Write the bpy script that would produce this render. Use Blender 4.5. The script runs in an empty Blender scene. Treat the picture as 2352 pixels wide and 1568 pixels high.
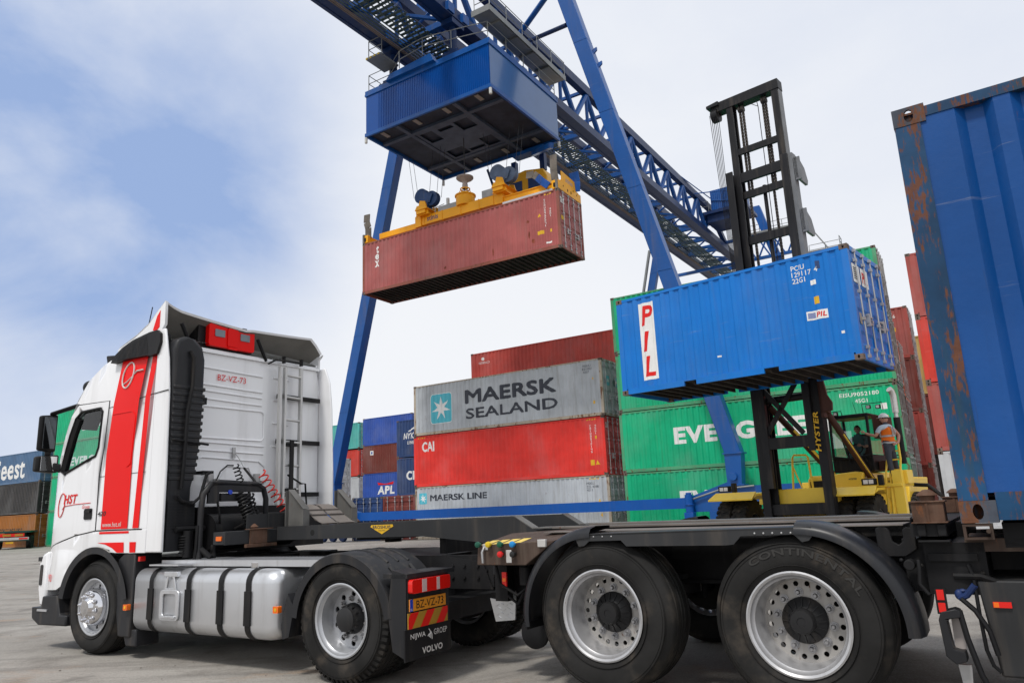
import bpy, bmesh, math, random
from math import sin, cos, pi, radians, sqrt, atan2
from mathutils import Vector as V, Matrix
from mathutils.geometry import tessellate_polygon
random.seed(11)
S = bpy.context.scene
COL = S.collection

# ---------------------------------------------------------------- camera
PITCH, ROLL, CAMH = radians(12.6977), radians(-2.5127), 1.5
_r = V((1, 0, 0)); _f = V((0, cos(PITCH), sin(PITCH))); _u = V((0, -sin(PITCH), cos(PITCH)))
CR = cos(ROLL) * _r + sin(ROLL) * _u
CU = -sin(ROLL) * _r + cos(ROLL) * _u
cd = bpy.data.cameras.new('camera'); cam = bpy.data.objects.new('camera', cd); COL.objects.link(cam)
cd.sensor_width = 36; cd.lens = 25.951; cd.clip_start = 0.05; cd.clip_end = 6000
cam.matrix_world = Matrix(((CR.x, CU.x, -_f.x, 0), (CR.y, CU.y, -_f.y, 0), (CR.z, CU.z, -_f.z, CAMH), (0, 0, 0, 1)))
S.camera = cam

# ---------------------------------------------------------------- sky, sun, exposure
SUN_EL, SUN_AZ = radians(58), radians(212)      # azimuth: compass direction the sun stands in, from +Y clockwise
w = bpy.data.worlds.new('World'); S.world = w; w.use_nodes = True
N = w.node_tree.nodes; LK = w.node_tree.links; N.clear()
def wn(t, **k):
    n = N.new(t)
    for a, b in k.items():
        if a in n.inputs.keys() if isinstance(a, str) else False: n.inputs[a].default_value = b
        else: setattr(n, a, b)
    return n
out = wn('ShaderNodeOutputWorld'); bg = wn('ShaderNodeBackground'); bg.inputs['Strength'].default_value = 0.1
LK.new(bg.outputs[0], out.inputs[0])
sky = wn('ShaderNodeTexSky'); sky.sky_type = 'NISHITA'; sky.sun_disc = False
sky.sun_elevation = SUN_EL; sky.sun_rotation = SUN_AZ
tc = wn('ShaderNodeTexCoord')
def math_(op, a, b=None, c=None, clamp=False):
    n = N.new('ShaderNodeMath'); n.operation = op; n.use_clamp = clamp
    for i, x in enumerate((a, b, c)):
        if x is None: continue
        if isinstance(x, (int, float)): n.inputs[i].default_value = x
        else: LK.new(x, n.inputs[i])
    return n.outputs[0]
mp = wn('ShaderNodeMapping'); mp.inputs['Scale'].default_value = (1.0, 1.0, 1.9); mp.inputs['Rotation'].default_value = (0.0, 0.35, 0.3)
LK.new(tc.outputs['Generated'], mp.inputs['Vector'])
nz = wn('ShaderNodeTexNoise'); nz.inputs['Scale'].default_value = 2.3; nz.inputs['Detail'].default_value = 10; nz.inputs['Roughness'].default_value = 0.56; nz.inputs['Distortion'].default_value = 0.25
LK.new(mp.outputs[0], nz.inputs['Vector'])
cn = math_('MULTIPLY_ADD', nz.outputs['Fac'], 3.0, -1.0, clamp=True)           # cloud thickness
def dirpix(x, y): return (_f + CR * ((x - 1176) / 1695.5) - CU * ((y - 784) / 1695.5)).normalized()
def patch(d, lo, hi):                                                        # a thinner region of cloud round a direction
    n = N.new('ShaderNodeVectorMath'); n.operation = 'DOT_PRODUCT'; LK.new(tc.outputs['Generated'], n.inputs[0]); n.inputs[1].default_value = d
    m = N.new('ShaderNodeMapRange'); m.interpolation_type = 'SMOOTHSTEP'; LK.new(n.outputs['Value'], m.inputs[0]); m.inputs[1].default_value = lo; m.inputs[2].default_value = hi
    return m.outputs[0]
p1 = patch(dirpix(-60, 330), 0.87, 1.0); p2 = patch(dirpix(330, 420), 0.95, 1.0); p3 = patch(dirpix(1950, 40), 0.90, 1.0)
sp = N.new('ShaderNodeSeparateXYZ'); LK.new(tc.outputs['Generated'], sp.inputs[0])
hz = N.new('ShaderNodeMapRange'); hz.interpolation_type = 'SMOOTHSTEP'; LK.new(sp.outputs['Z'], hz.inputs[0]); hz.inputs[1].default_value = 0.12; hz.inputs[2].default_value = 0.62
thin = math_('MULTIPLY_ADD', p1, 0.78, math_('MULTIPLY_ADD', p2, 0.26, math_('MULTIPLY', p3, 0.12)))
thin = math_('ADD', thin, math_('MULTIPLY', hz.outputs[0], 0.13))
thin = math_('MULTIPLY', thin, math_('MULTIPLY_ADD', cn, -0.72, 1.12))
cover = math_('SUBTRACT', 0.985, thin, clamp=True)
mx = N.new('ShaderNodeMix'); mx.data_type = 'RGBA'; LK.new(cover, mx.inputs['Factor'])
blue = N.new('ShaderNodeMix'); blue.data_type = 'RGBA'; blue.inputs['Factor'].default_value = 0.9
LK.new(sky.outputs[0], blue.inputs['A']); blue.inputs['B'].default_value = (3.0, 4.15, 6.75, 1)   # thin veil over the blue
LK.new(blue.outputs['Result'], mx.inputs['A']); mx.inputs['B'].default_value = (8.05, 8.2, 8.5, 1)
LK.new(mx.outputs['Result'], bg.inputs['Color'])
sd = bpy.data.lights.new('sun', 'SUN'); sd.energy = 2.0; sd.angle = radians(9); sd.color = (1, 0.96, 0.9)
sun = bpy.data.objects.new('sun', sd); COL.objects.link(sun)
sdir = V((sin(SUN_AZ) * cos(SUN_EL), cos(SUN_AZ) * cos(SUN_EL), sin(SUN_EL)))
sun.rotation_euler = sdir.to_track_quat('Z', 'Y').to_euler()
S.view_settings.view_transform = 'Standard'; S.view_settings.look = 'None'; S.view_settings.exposure = 0.18; S.view_settings.gamma = 1.0
try: S.cycles.use_denoising = True
except Exception: pass

# ---------------------------------------------------------------- materials
MATS = {}
def mat(name, rgb, rough=0.5, metal=0.0, var=0.10, dirt=0.0, rust=0.0, scale=3.0, spec=0.3, rmap=(1, 1, .6), rscale=1.5, dirtc=(0.16, 0.13, 0.10), bump=0.0, coat=0.0, streak=True, scrape=0.0, fade=0.0):
    if name in MATS: return MATS[name]
    m = bpy.data.materials.new(name); m.use_nodes = True; n = m.node_tree.nodes; L = m.node_tree.links
    b = n['Principled BSDF']; b.inputs['Roughness'].default_value = rough; b.inputs['Metallic'].default_value = metal
    b.inputs['Specular IOR Level'].default_value = spec
    if coat: b.inputs['Coat Weight'].default_value = coat; b.inputs['Coat Roughness'].default_value = 0.08
    t0 = n.new('ShaderNodeTexCoord'); oi = n.new('ShaderNodeObjectInfo'); ml = n.new('ShaderNodeMath'); ml.operation = 'MULTIPLY'; ml.inputs[1].default_value = 61.0; L.new(oi.outputs['Random'], ml.inputs[0])
    ad = n.new('ShaderNodeVectorMath'); ad.operation = 'ADD'; L.new(t0.outputs['Object'], ad.inputs[0]); L.new(ml.outputs[0], ad.inputs[1]); tv = ad.outputs[0]; col = None
    def noise(sc, mp=None, det=6, rg=0.6):
        x = n.new('ShaderNodeTexNoise'); x.inputs['Scale'].default_value = sc; x.inputs['Detail'].default_value = det; x.inputs['Roughness'].default_value = rg
        if mp:
            q = n.new('ShaderNodeMapping'); q.inputs['Scale'].default_value = mp; L.new(tv, q.inputs[0]); L.new(q.outputs[0], x.inputs['Vector'])
        else: L.new(tv, x.inputs['Vector'])
        return x.outputs['Fac']
    def ramp(f, a, c):
        x = n.new('ShaderNodeMapRange'); x.interpolation_type = 'SMOOTHSTEP'; x.inputs[1].default_value = a; x.inputs[2].default_value = c; L.new(f, x.inputs[0]); return x.outputs[0]
    def mix(f, a, c, k=1.0):
        x = n.new('ShaderNodeMix'); x.data_type = 'RGBA'
        if k != 1.0:
            q = n.new('ShaderNodeMath'); q.operation = 'MULTIPLY'; L.new(f, q.inputs[0]); q.inputs[1].default_value = k; f = q.outputs[0]
        L.new(f, x.inputs['Factor'])
        for s, v in (('A', a), ('B', c)):
            if isinstance(v, tuple): x.inputs[s].default_value = (*v, 1)
            else: L.new(v, x.inputs[s])
        return x.outputs['Result']
    lo = tuple(c * (1 - var) for c in rgb); hi = tuple(min(1, c * (1 + var) + var * 0.015) for c in rgb)
    f0 = noise(scale * 0.45)
    col = mix(ramp(f0, 0.3, 0.7), lo, hi)
    if dirt:
        f = noise(scale, (3.2, 3.2, 0.28) if streak else None)
        col = mix(ramp(f, 0.5, 0.78), col, dirtc, dirt)
    if fade:
        col = mix(ramp(noise(scale * .28, (1, 1, .7), 5), .46, .70), col, tuple(.55 * c + .16 for c in rgb), fade)
    if scrape:
        col = mix(ramp(noise(scale * 2.2, (.30, .30, 7), 7, .65), .63, .70), col, tuple(.45 * c + .20 for c in rgb), scrape)
        col = mix(ramp(noise(scale * 3.0, (5, 5, .25), 7, .65), .64, .74), col, tuple(.35 * c + .02 for c in rgb), scrape)
    if rust:
        f = noise(scale * rscale, rmap, 9, 0.68)
        f2 = noise(scale * rscale * 4.5, (1, 1, .22), 6, .7); fm = n.new('ShaderNodeMix'); fm.inputs[0].default_value = .5; L.new(f, fm.inputs[2]); L.new(f2, fm.inputs[3]); f = ramp(fm.outputs[0], 0.66 - 0.24 * rust, 0.71 - 0.22 * rust)
        g = noise(scale * 7)
        rc = mix(g, (0.075, 0.030, 0.016), (0.22, 0.085, 0.034))
        col = mix(f, col, rc, 0.9)
        x = n.new('ShaderNodeMapRange'); x.inputs[3].default_value = rough; x.inputs[4].default_value = 0.9; L.new(f, x.inputs[0]); L.new(x.outputs[0], b.inputs['Roughness'])
    L.new(col, b.inputs['Base Color'])
    if bump:
        x = n.new('ShaderNodeBump'); x.inputs['Strength'].default_value = bump; x.inputs['Distance'].default_value = 0.01
        L.new(noise(scale * 9), x.inputs['Height']); L.new(x.outputs[0], b.inputs['Normal'])
    MATS[name] = m
    return m
def glass(name, rgb=(0.75, 0.85, 0.85), alpha=0.25, rough=0.03):
    if name in MATS: return MATS[name]
    m = bpy.data.materials.new(name); m.use_nodes = True; n = m.node_tree.nodes; L = m.node_tree.links
    o = n['Material Output']; n.remove(n['Principled BSDF'])
    g = n.new('ShaderNodeBsdfGlossy'); g.inputs['Roughness'].default_value = rough
    tr = n.new('ShaderNodeBsdfTransparent'); tr.inputs[0].default_value = (*rgb, 1)
    lw = n.new('ShaderNodeLayerWeight'); fr = n.new('ShaderNodeMath'); fr.operation = 'POWER'; L.new(lw.outputs['Facing'], fr.inputs[0]); fr.inputs[1].default_value = 4.5
    ad = n.new('ShaderNodeMath'); ad.operation = 'ADD'; ad.use_clamp = True; ad.inputs[1].default_value = alpha; L.new(fr.outputs[0], ad.inputs[0])
    mx = n.new('ShaderNodeMixShader'); L.new(ad.outputs[0], mx.inputs[0]); L.new(tr.outputs[0], mx.inputs[1]); L.new(g.outputs[0], mx.inputs[2]); L.new(mx.outputs[0], o.inputs[0])
    MATS[name] = m
    return m

# ---------------------------------------------------------------- mesh helper
class B:
    def __init__(s): s.v = []; s.f = []
    def add(s, vs, fs):
        o = len(s.v); s.v += [tuple(p) for p in vs]; s.f += [tuple(i + o for i in f) for f in fs]; return s
    def box(s, x0, x1, y0, y1, z0, z1):
        return s.hexa([(x0, y0, z0), (x1, y0, z0), (x1, y1, z0), (x0, y1, z0), (x0, y0, z1), (x1, y0, z1), (x1, y1, z1), (x0, y1, z1)])
    def hexa(s, p): return s.add(p, [(3, 2, 1, 0), (4, 5, 6, 7), (0, 1, 5, 4), (1, 2, 6, 5), (2, 3, 7, 6), (3, 0, 4, 7)])
    def bar(s, p, q, w, h, up=(0, 0, 1), w2=None, h2=None):
        p = V(p); q = V(q); d = (q - p).normalized(); up = V(up)
        sx = d.cross(up)
        if sx.length < 1e-4: sx = d.cross(V((0, 1, 0)))
        sx.normalize(); uz = sx.cross(d).normalized(); w2 = w2 or w; h2 = h2 or h
        P = [p - sx * w / 2 - uz * h / 2, p + sx * w / 2 - uz * h / 2, q + sx * w2 / 2 - uz * h2 / 2, q - sx * w2 / 2 - uz * h2 / 2,
             p - sx * w / 2 + uz * h / 2, p + sx * w / 2 + uz * h / 2, q + sx * w2 / 2 + uz * h2 / 2, q - sx * w2 / 2 + uz * h2 / 2]
        return s.hexa(P)
    def tube(s, pts, r, n=8, closed=False):
        pts = [V(p) for p in pts]; m = len(pts); rings = []; prev = None
        for i, p in enumerate(pts):
            a = pts[i - 1] if (i or closed) else p; c = pts[(i + 1) % m] if (i < m - 1 or closed) else p
            d = (c - a).normalized()
            if prev is None:
                u = d.cross(V((0, 0, 1)))
                if u.length < 0.05: u = d.cross(V((0, 1, 0)))
            else: u = prev - d * prev.dot(d)
            u.normalize(); prev = u; v = d.cross(u); rr = r[i] if isinstance(r, (list, tuple)) else r
            rings.append([p + (u * cos(2 * pi * k / n) + v * sin(2 * pi * k / n)) * rr for k in range(n)])
        vs = [q for R in rings for q in R]; fs = []
        for i in range(m if closed else m - 1):
            j = (i + 1) % m
            for k in range(n): fs.append((i * n + k, i * n + (k + 1) % n, j * n + (k + 1) % n, j * n + k))
        if not closed: fs += [tuple(range(n))[::-1], tuple(range((m - 1) * n, m * n))]
        return s.add(vs, fs)
    def lathe(s, prof, c=(0, 0, 0), axis='y', n=32, closed=False, arc=None):
        c = V(c); ax = {'x': (V((1, 0, 0)), V((0, 1, 0)), V((0, 0, 1))), 'y': (V((0, 1, 0)), V((0, 0, 1)), V((1, 0, 0))), 'z': (V((0, 0, 1)), V((1, 0, 0)), V((0, 1, 0)))}[axis]
        m = len(prof); vs = []; fs = []; full = arc is None; a0, a1 = arc or (0, 2 * pi); cnt = n if full else n + 1
        for k in range(cnt):
            t = a0 + (a1 - a0) * k / n
            for r, a in prof: vs.append(c + ax[0] * a + (ax[1] * cos(t) + ax[2] * sin(t)) * r)
        for k in range(n):
            k2 = (k + 1) % cnt
            for i in range(m if closed else m - 1):
                j = (i + 1) % m; fs.append((k * m + i, k2 * m + i, k2 * m + j, k * m + j))
        if not full and closed: fs += [tuple(range(m)), tuple(range(n * m, n * m + m))[::-1]]
        return s.add(vs, fs)
    def cyl(s, p, q, r, n=14, r2=None): return s.tube([p, q], [r, r2 or r], n)
    def prism(s, poly, axis, a0, a1):
        m = len(poly); f = {'x': lambda u, v, a: (a, u, v), 'y': lambda u, v, a: (u, a, v), 'z': lambda u, v, a: (u, v, a)}[axis]
        vs = [f(u, v, a0) for u, v in poly] + [f(u, v, a1) for u, v in poly]
        fs = [(i, (i + 1) % m, m + (i + 1) % m, m + i) for i in range(m)]
        tr = tessellate_polygon([[V((u, v, 0)) for u, v in poly]])
        fs += [tuple(t) for t in tr] + [tuple(m + i for i in t) for t in tr]
        return s.add(vs, fs)
    def panel(s, outer, holes, fn, th):                     # sheet with holes; fn(u, v, d) -> 3D, d = depth
        loops = [outer] + holes; flat = [p for l in loops for p in l]
        tr = tessellate_polygon([[V((u, v, 0)) for u, v in l] for l in loops]); m = len(flat)
        vs = [fn(u, v, 0) for u, v in flat] + [fn(u, v, th) for u, v in flat]
        fs = [tuple(t) for t in tr] + [tuple(m + i for i in t) for t in tr]
        o = 0
        for l in loops:
            k = len(l); fs += [(o + i, o + (i + 1) % k, m + o + (i + 1) % k, m + o + i) for i in range(k)]; o += k
        return s.add(vs, fs)
    def grid(s, rows):                                       # rows of points -> quads
        n = len(rows[0]); vs = [p for r in rows for p in r]; fs = []
        for i in range(len(rows) - 1):
            for j in range(n - 1): fs.append((i * n + j, i * n + j + 1, (i + 1) * n + j + 1, (i + 1) * n + j))
        return s.add(vs, fs)
    def sphere(s, c, r, n=14, sq=(1, 1, 1)):
        c = V(c); prof = [(sin(pi * i / n), -cos(pi * i / n)) for i in range(n + 1)]; vs = []; fs = []
        for k in range(n * 2):
            t = pi * k / n
            for a, z in prof: vs.append(c + V((a * cos(t) * r * sq[0], a * sin(t) * r * sq[1], z * r * sq[2])))
        m = n + 1
        for k in range(n * 2):
            for i in range(n): fs.append((k * m + i, ((k + 1) % (2 * n)) * m + i, ((k + 1) % (2 * n)) * m + i + 1, k * m + i + 1))
        return s.add(vs, fs)
    def mesh(s, name, m, smooth=38, fix=True):
        me = bpy.data.meshes.new(name); me.from_pydata(s.v, [], s.f)
        if fix:
            b = bmesh.new(); b.from_mesh(me); bmesh.ops.remove_doubles(b, verts=b.verts, dist=1e-5)
            bmesh.ops.recalc_face_normals(b, faces=b.faces); b.to_mesh(me); b.free()
        if smooth:
            me.polygons.foreach_set('use_smooth', [True] * len(me.polygons)); me.set_sharp_from_angle(angle=radians(smooth))
        me.materials.append(m); me.update()
        return me
def link(o, parent=None, loc=None, rot=None):
    COL.objects.link(o)
    if parent: o.parent = parent
    if loc is not None: o.location = loc
    if rot is not None: o.rotation_euler = rot
    return o
def obj(name, b, m, parent=None, loc=None, rot=None, bevel=0, seg=2, smooth=38, fix=True):
    me = b.mesh(name, m, smooth, fix) if isinstance(b, B) else b
    o = link(bpy.data.objects.new(name, me), parent, loc, rot)
    if bevel:
        k = o.modifiers.new('bevel', 'BEVEL'); k.width = bevel; k.segments = seg; k.limit_method = 'ANGLE'; k.angle_limit = radians(40); k.harden_normals = False
    return o
def tag(o, label=None, cat=None, group=None, kind=None):
    for a, b in (('label', label), ('category', cat), ('group', group), ('kind', kind)):
        if b: o[a] = b
    return o
def thing(name, label, cat, loc=(0, 0, 0), rz=0, group=None):
    o = link(bpy.data.objects.new(name, None), None, loc, (0, 0, rz)); o.empty_display_size = 0.3
    return tag(o, label, cat, group)
def circ(cx, cy, r, n=16, ry=None, rot=0, a0=0): return [(cx + r * cos(2 * pi * i / n + a0), cy + (ry or r) * sin(2 * pi * i / n + a0)) for i in range(n)]
def rrect(x0, x1, y0, y1, r, n=4):
    P = []
    for cx, cy, a in ((x1 - r, y1 - r, 0), (x0 + r, y1 - r, 90), (x0 + r, y0 + r, 180), (x1 - r, y0 + r, 270)):
        for i in range(n + 1): P.append((cx + r * cos(radians(a + 90 * i / n)), cy + r * sin(radians(a + 90 * i / n))))
    return P

# ---------------------------------------------------------------- lettering (built-in font, turned into meshes once)
WORDS = [  # (text, boldness, slant)
    ('MAERSK', 0, 0), ('SEALAND', 0, 0), ('MAERSK LINE', 0, 0), ('CAI', .03, .0), ('EVERGREEN', .045, 0), ('P', .03, .18), ('I', .03, .18), ('L', .03, .18), ('PIL', .03, .18),
    ('t', .03, 0), ('e', .03, 0), ('x', .03, 0), ('tex', .02, 0), ('PCIU', .01, 0), ('129117', .01, 0), ('4', .01, 0), ('22G1', .01, 0), ('EISU9052180', .01, 0), ('45G1', .01, 0), ('MSKU', 0, 0), ('225 4548', 0, 0), ('4511', 0, 0),
    ('8215821', 0, 0), ('4507', 0, 0), ('CAIU8572145', .01, 0), ('TGHU8952271', .01, 0), ('4501', .01, 0), ('Geest', .02, 0), ('Ferrymasters', 0, 0), ('NYK', .02, .15), ('LINE', .01, 0), ('CMA CGM', .04, 0), ('APL', .04, .1), ('3819 6', .01, 0), ('G1', .01, 0), ('LINE LINE', 0, 0),
    ('HST', .03, .22), ('Groep', 0, .2), ('BZ-VZ-73', .0, 0), ('www.hst.nl', 0, 0), ('90', 0.0, 0), ('420', .02, .2), ('NIJWA', .01, 0), ('GROEP', .01, 0), ('VOLVO', .03, 0), ('NL', .0, 0), ('BROSHUIS', .02, 0), ('HOLLAND', 0, 0), ('CONTINENTAL', .02, 0), ('HYSTER', .03, .2), ('stinis', .02, 0), ('K LINE', 0, 0), ('GESEACO', 0, 0)]
GLY = {}
def make_words():
    tmp = []
    for t, bd, sh in WORDS:
        c = bpy.data.curves.new('word', 'FONT'); c.body = t; c.offset = bd; c.shear = sh; c.resolution_u = 3; c.space_character = 1.0 + bd * 3
        o = bpy.data.objects.new('word', c); COL.objects.link(o); tmp.append((t, o, c))
    dg = bpy.context.evaluated_depsgraph_get()
    for t, o, c in tmp:
        me = bpy.data.meshes.new_from_object(o.evaluated_get(dg))
        vs = [(v.co.x, v.co.y) for v in me.vertices]; fs = [tuple(p.vertices) for p in me.polygons]
        x0 = min(p[0] for p in vs); x1 = max(p[0] for p in vs); y0 = min(p[1] for p in vs); y1 = max(p[1] for p in vs)
        GLY[t] = ([((x - x0) / (x1 - x0), (y - y0) / (y1 - y0)) for x, y in vs], fs, (x1 - x0) / (y1 - y0))
        bpy.data.meshes.remove(me)
    for t, o, c in tmp: bpy.data.objects.remove(o); bpy.data.curves.remove(c)
make_words()
def clip(poly, x, keep_left):
    o = []
    for i in range(len(poly)):
        a = poly[i]; b = poly[(i + 1) % len(poly)]; ia = (a[0] <= x) == keep_left; ib = (b[0] <= x) == keep_left
        if ia: o.append(a)
        if ia != ib:
            t = (x - a[0]) / (b[0] - a[0]); o.append((x, a[1] + t * (b[1] - a[1])))
    return o
def word_polys(t, x0, y0, w, h):
    vs, fs, asp = GLY[t]
    if w is None: w = h * asp
    return [[(x0 + vs[i][0] * w, y0 + vs[i][1] * h) for i in f] for f in fs]
def paint_on(name, polys, m, parent, fn, breaks=None):      # polys in the surface's own (u, v); fn -> 3D just proud of the surface
    b = B(); brk = sorted(breaks) if breaks else None
    for p in polys:
        if brk:
            lo = min(q[0] for q in p); hi = max(q[0] for q in p); rest = p
            for x in brk:
                if x <= lo or x >= hi: continue
                a = clip(rest, x, True)
                if len(a) > 2: b.add([fn(*q) for q in a], [tuple(range(len(a)))])
                rest = clip(rest, x, False)
                if len(rest) < 3: break
            if len(rest) > 2: b.add([fn(*q) for q in rest], [tuple(range(len(rest)))])
        else: b.add([fn(*q) for q in p], [tuple(range(len(p)))])
    return obj(name, b, m, parent, smooth=0, fix=False)

# ---------------------------------------------------------------- yard axes: s runs along the container rows, t away from the camera
T0 = radians(-32.2268)
ES = V((cos(T0), sin(T0), 0)); ET = V((-sin(T0), cos(T0), 0))
def st(s, t, z=0): return ES * s + ET * t + V((0, 0, z))
def sstep(x, a, b): x = min(1, max(0, (x - a) / (b - a))); return x * x * (3 - 2 * x)
def ground_z(s, t):
    g = 0.112 + 0.113 * sstep(s, -4.1, -3.15)
    g *= sstep(s, -17, -10.5)
    return g * (1 - sstep(t, 10.5, 15))
# ---------------------------------------------------------------- ground
def ground():
    ss = [-2500, -900, -400, -220, -150, -110]; s = -90.0
    while s < -24: ss.append(s); s += 3
    while s < 8: ss.append(s); s += 0.35
    ss += [10, 14, 20, 30, 45, 70, 120, 250, 600, 2500]
    tt = [-600, -200, -60, -20, -8]; t = -4.0
    while t < 18: tt.append(t); t += 0.5
    tt += [20, 24, 30, 40, 55, 75, 100, 140, 200, 400, 1000, 3000]
    b = B(); b.grid([[st(s, t, ground_z(s, t)) for s in ss] for t in tt])
    m = bpy.data.materials.new('weathered yard paving'); m.use_nodes = True; n = m.node_tree.nodes; L = m.node_tree.links; bs = n['Principled BSDF']; bs.inputs['Roughness'].default_value = 0.85; bs.inputs['Specular IOR Level'].default_value = 0.3
    t = n.new('ShaderNodeTexCoord')
    def noise(sc, det=8, rg=.6, mp=None):
        x = n.new('ShaderNodeTexNoise'); x.inputs['Scale'].default_value = sc; x.inputs['Detail'].default_value = det; x.inputs['Roughness'].default_value = rg
        q = n.new('ShaderNodeMapping'); L.new(t.outputs['Object'], q.inputs[0])
        if mp: q.inputs['Scale'].default_value = mp
        q.inputs['Rotation'].default_value = (0, 0, -T0); L.new(q.outputs[0], x.inputs['Vector']); return x.outputs['Fac']
    def ramp(f, a, c):
        x = n.new('ShaderNodeMapRange'); x.interpolation_type = 'SMOOTHSTEP'; x.inputs[1].default_value = a; x.inputs[2].default_value = c; L.new(f, x.inputs[0]); return x.outputs[0]
    def mix(f, a, c, k=1.):
        x = n.new('ShaderNodeMix'); x.data_type = 'RGBA'; q = n.new('ShaderNodeMath'); q.operation = 'MULTIPLY'; L.new(f, q.inputs[0]); q.inputs[1].default_value = k; L.new(q.outputs[0], x.inputs['Factor'])
        for s, v in (('A', a), ('B', c)):
            if isinstance(v, tuple): x.inputs[s].default_value = (*v, 1)
            else: L.new(v, x.inputs[s])
        return x.outputs['Result']
    c = mix(ramp(noise(.35), .3, .7), (.25, .23, .205), (.345, .325, .295))
    c = mix(ramp(noise(2.2), .45, .75), c, (.14, .125, .11), .7)                       # grime
    c = mix(ramp(noise(.9, 6, .6, (.25, 2.6, 1)), .50, .68), c, (.12, .11, .10), .6)     # tyre tracks along the rows
    c = mix(ramp(noise(.8, 9, .65, (1, 1.6, 1)), .57, .70), c, (.34, .20, .10), .42)     # rust wash
    c = mix(ramp(noise(26, 5, .75), .46, .66), c, (.17, .155, .14), .40); c = mix(ramp(noise(70, 4, .7), .50, .66), c, (.47, .45, .41), .5)                      # stone chippings
    c = mix(ramp(noise(55, 4, .7), .60, .70), c, (.07, .065, .06), .6); c = mix(ramp(noise(.55, 5, .6), .60, .66), c, (.11, .10, .09), .5)
    v = n.new('ShaderNodeTexVoronoi'); v.feature = 'DISTANCE_TO_EDGE'; v.inputs['Scale'].default_value = .33
    q = n.new('ShaderNodeMapping'); L.new(t.outputs['Object'], q.inputs[0]); dn = n.new('ShaderNodeTexNoise'); dn.inputs['Scale'].default_value = 1.5; dn.inputs['Detail'].default_value = 6
    ad = n.new('ShaderNodeVectorMath'); ad.operation = 'MULTIPLY_ADD'; L.new(dn.outputs['Color'], ad.inputs[0]); ad.inputs[1].default_value = (.9, .9, 0); L.new(q.outputs[0], ad.inputs[2]); L.new(t.outputs['Object'], dn.inputs['Vector']); L.new(ad.outputs[0], v.inputs['Vector'])
    x = n.new('ShaderNodeMapRange'); x.inputs[1].default_value = .002; x.inputs[2].default_value = .012; x.inputs[3].default_value = 1; x.inputs[4].default_value = 0; L.new(v.outputs['Distance'], x.inputs[0])
    c = mix(x.outputs[0], c, (.10, .09, .08), .12)
    L.new(c, bs.inputs['Base Color'])
    bp = n.new('ShaderNodeBump'); bp.inputs['Strength'].default_value = .5; bp.inputs['Distance'].default_value = .006; L.new(noise(140, 4), bp.inputs['Height']); L.new(bp.outputs[0], bs.inputs['Normal'])
    o = obj('ground', b, m, None, fix=False, smooth=60); tag(o, kind='structure')
ground()
PEB = mat('loose stones', (.20, .18, .16), .9, 0, .3, .2)
b = B()
for i in range(60):
    s = random.uniform(-12, -1); t = random.uniform(1.5, 5.4); p = st(s, t, ground_z(s, t)); r = random.uniform(.004, .013); b.sphere(p + V((0, 0, r * .3)), r, 4, (1, random.uniform(.6, 1), .6))
tag(obj('gravel', b, PEB), 'scattered grit lying on the paving in front of the wheels', 'grit', kind='stuff')
# ---------------------------------------------------------------- shipping containers
W8 = 2.438
STEEL = mat('galvanised steel', (0.42, 0.42, 0.42), 0.45, 0.6, 0.15, 0.3)
CASTM = mat('corner casting steel', (0.16, 0.12, 0.10), 0.8, 0.2, 0.3, 0.4, 0.35, 6)
UNDER = mat('container underside', (0.035, 0.028, 0.025), 0.85, 0, 0.3, 0.3, 0.2)
WHITE = mat('white lettering', (0.80, 0.80, 0.78), 0.5, 0, 0.06, 0.22, .02, 4)
BLACKL = mat('dark lettering', (0.045, 0.05, 0.065), 0.55, 0, 0.1, 0.1)
YELL = mat('yellow marking', (0.72, 0.42, 0.02), 0.5, 0, 0.1, 0.15)
DARK = mat('dark opening', (0.012, 0.012, 0.012), 0.9, 0, 0.1)
PER = 0.2784
def corr_breaks(L):
    n = int((L - 0.36) / PER); x = (L - n * PER) / 2; x0 = x; br = [0.12, x]
    for i in range(n): br += [x + PER * .30, x + PER * .48, x + PER * .82, x + PER]; x += PER
    return br + [L - 0.12], x0, n
def corr(x, L, deep=0.036):
    n = int((L - 0.36) / PER); x0 = (L - n * PER) / 2
    if x <= x0 or x >= x0 + n * PER: return 0.012
    u = ((x - x0) % PER) / PER
    if u < .30: k = 0
    elif u < .48: k = (u - .30) / .18
    elif u < .82: k = 1
    else: k = (1 - u) / .18
    return 0.012 + deep * k
CM = {}
def cmesh(key, fn, m, smooth=30):
    k = (key, m.name)
    if k not in CM: CM[k] = fn().mesh(key[0], m, smooth)
    return CM[k]
def casting_b():
    b = B(); X, Y, Z = 0.178, 0.162, 0.118
    hole = circ(X / 2, Z / 2, 0.026, 14, 0.042)
    b.panel([(0, 0), (X, 0), (X, Z), (0, Z)], [hole], lambda u, v, d: (u, d, v), 0.022)
    b.panel([(0.0221, 0), (Y, 0), (Y, Z), (0.0221, Z)], [circ(Y / 2 + .01, Z / 2, 0.022, 14, 0.036)], lambda u, v, d: (X - d, u, v), 0.022)
    b.box(0, 0.02, 0.023, Y, 0, Z); b.box(0.021, X - 0.023, 0.1, Y, 0, Z); b.panel([(0.021, 0.023), (X - 0.023, 0.023), (X - 0.023, 0.0995), (0.021, 0.0995)], [circ(X / 2, 0.06, 0.05, 14, 0.03)], lambda u, v, d: (u, v, Z - d), 0.014); b.box(0.021, X - 0.023, 0.023, 0.099, 0, 0.012)
    return b
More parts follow.
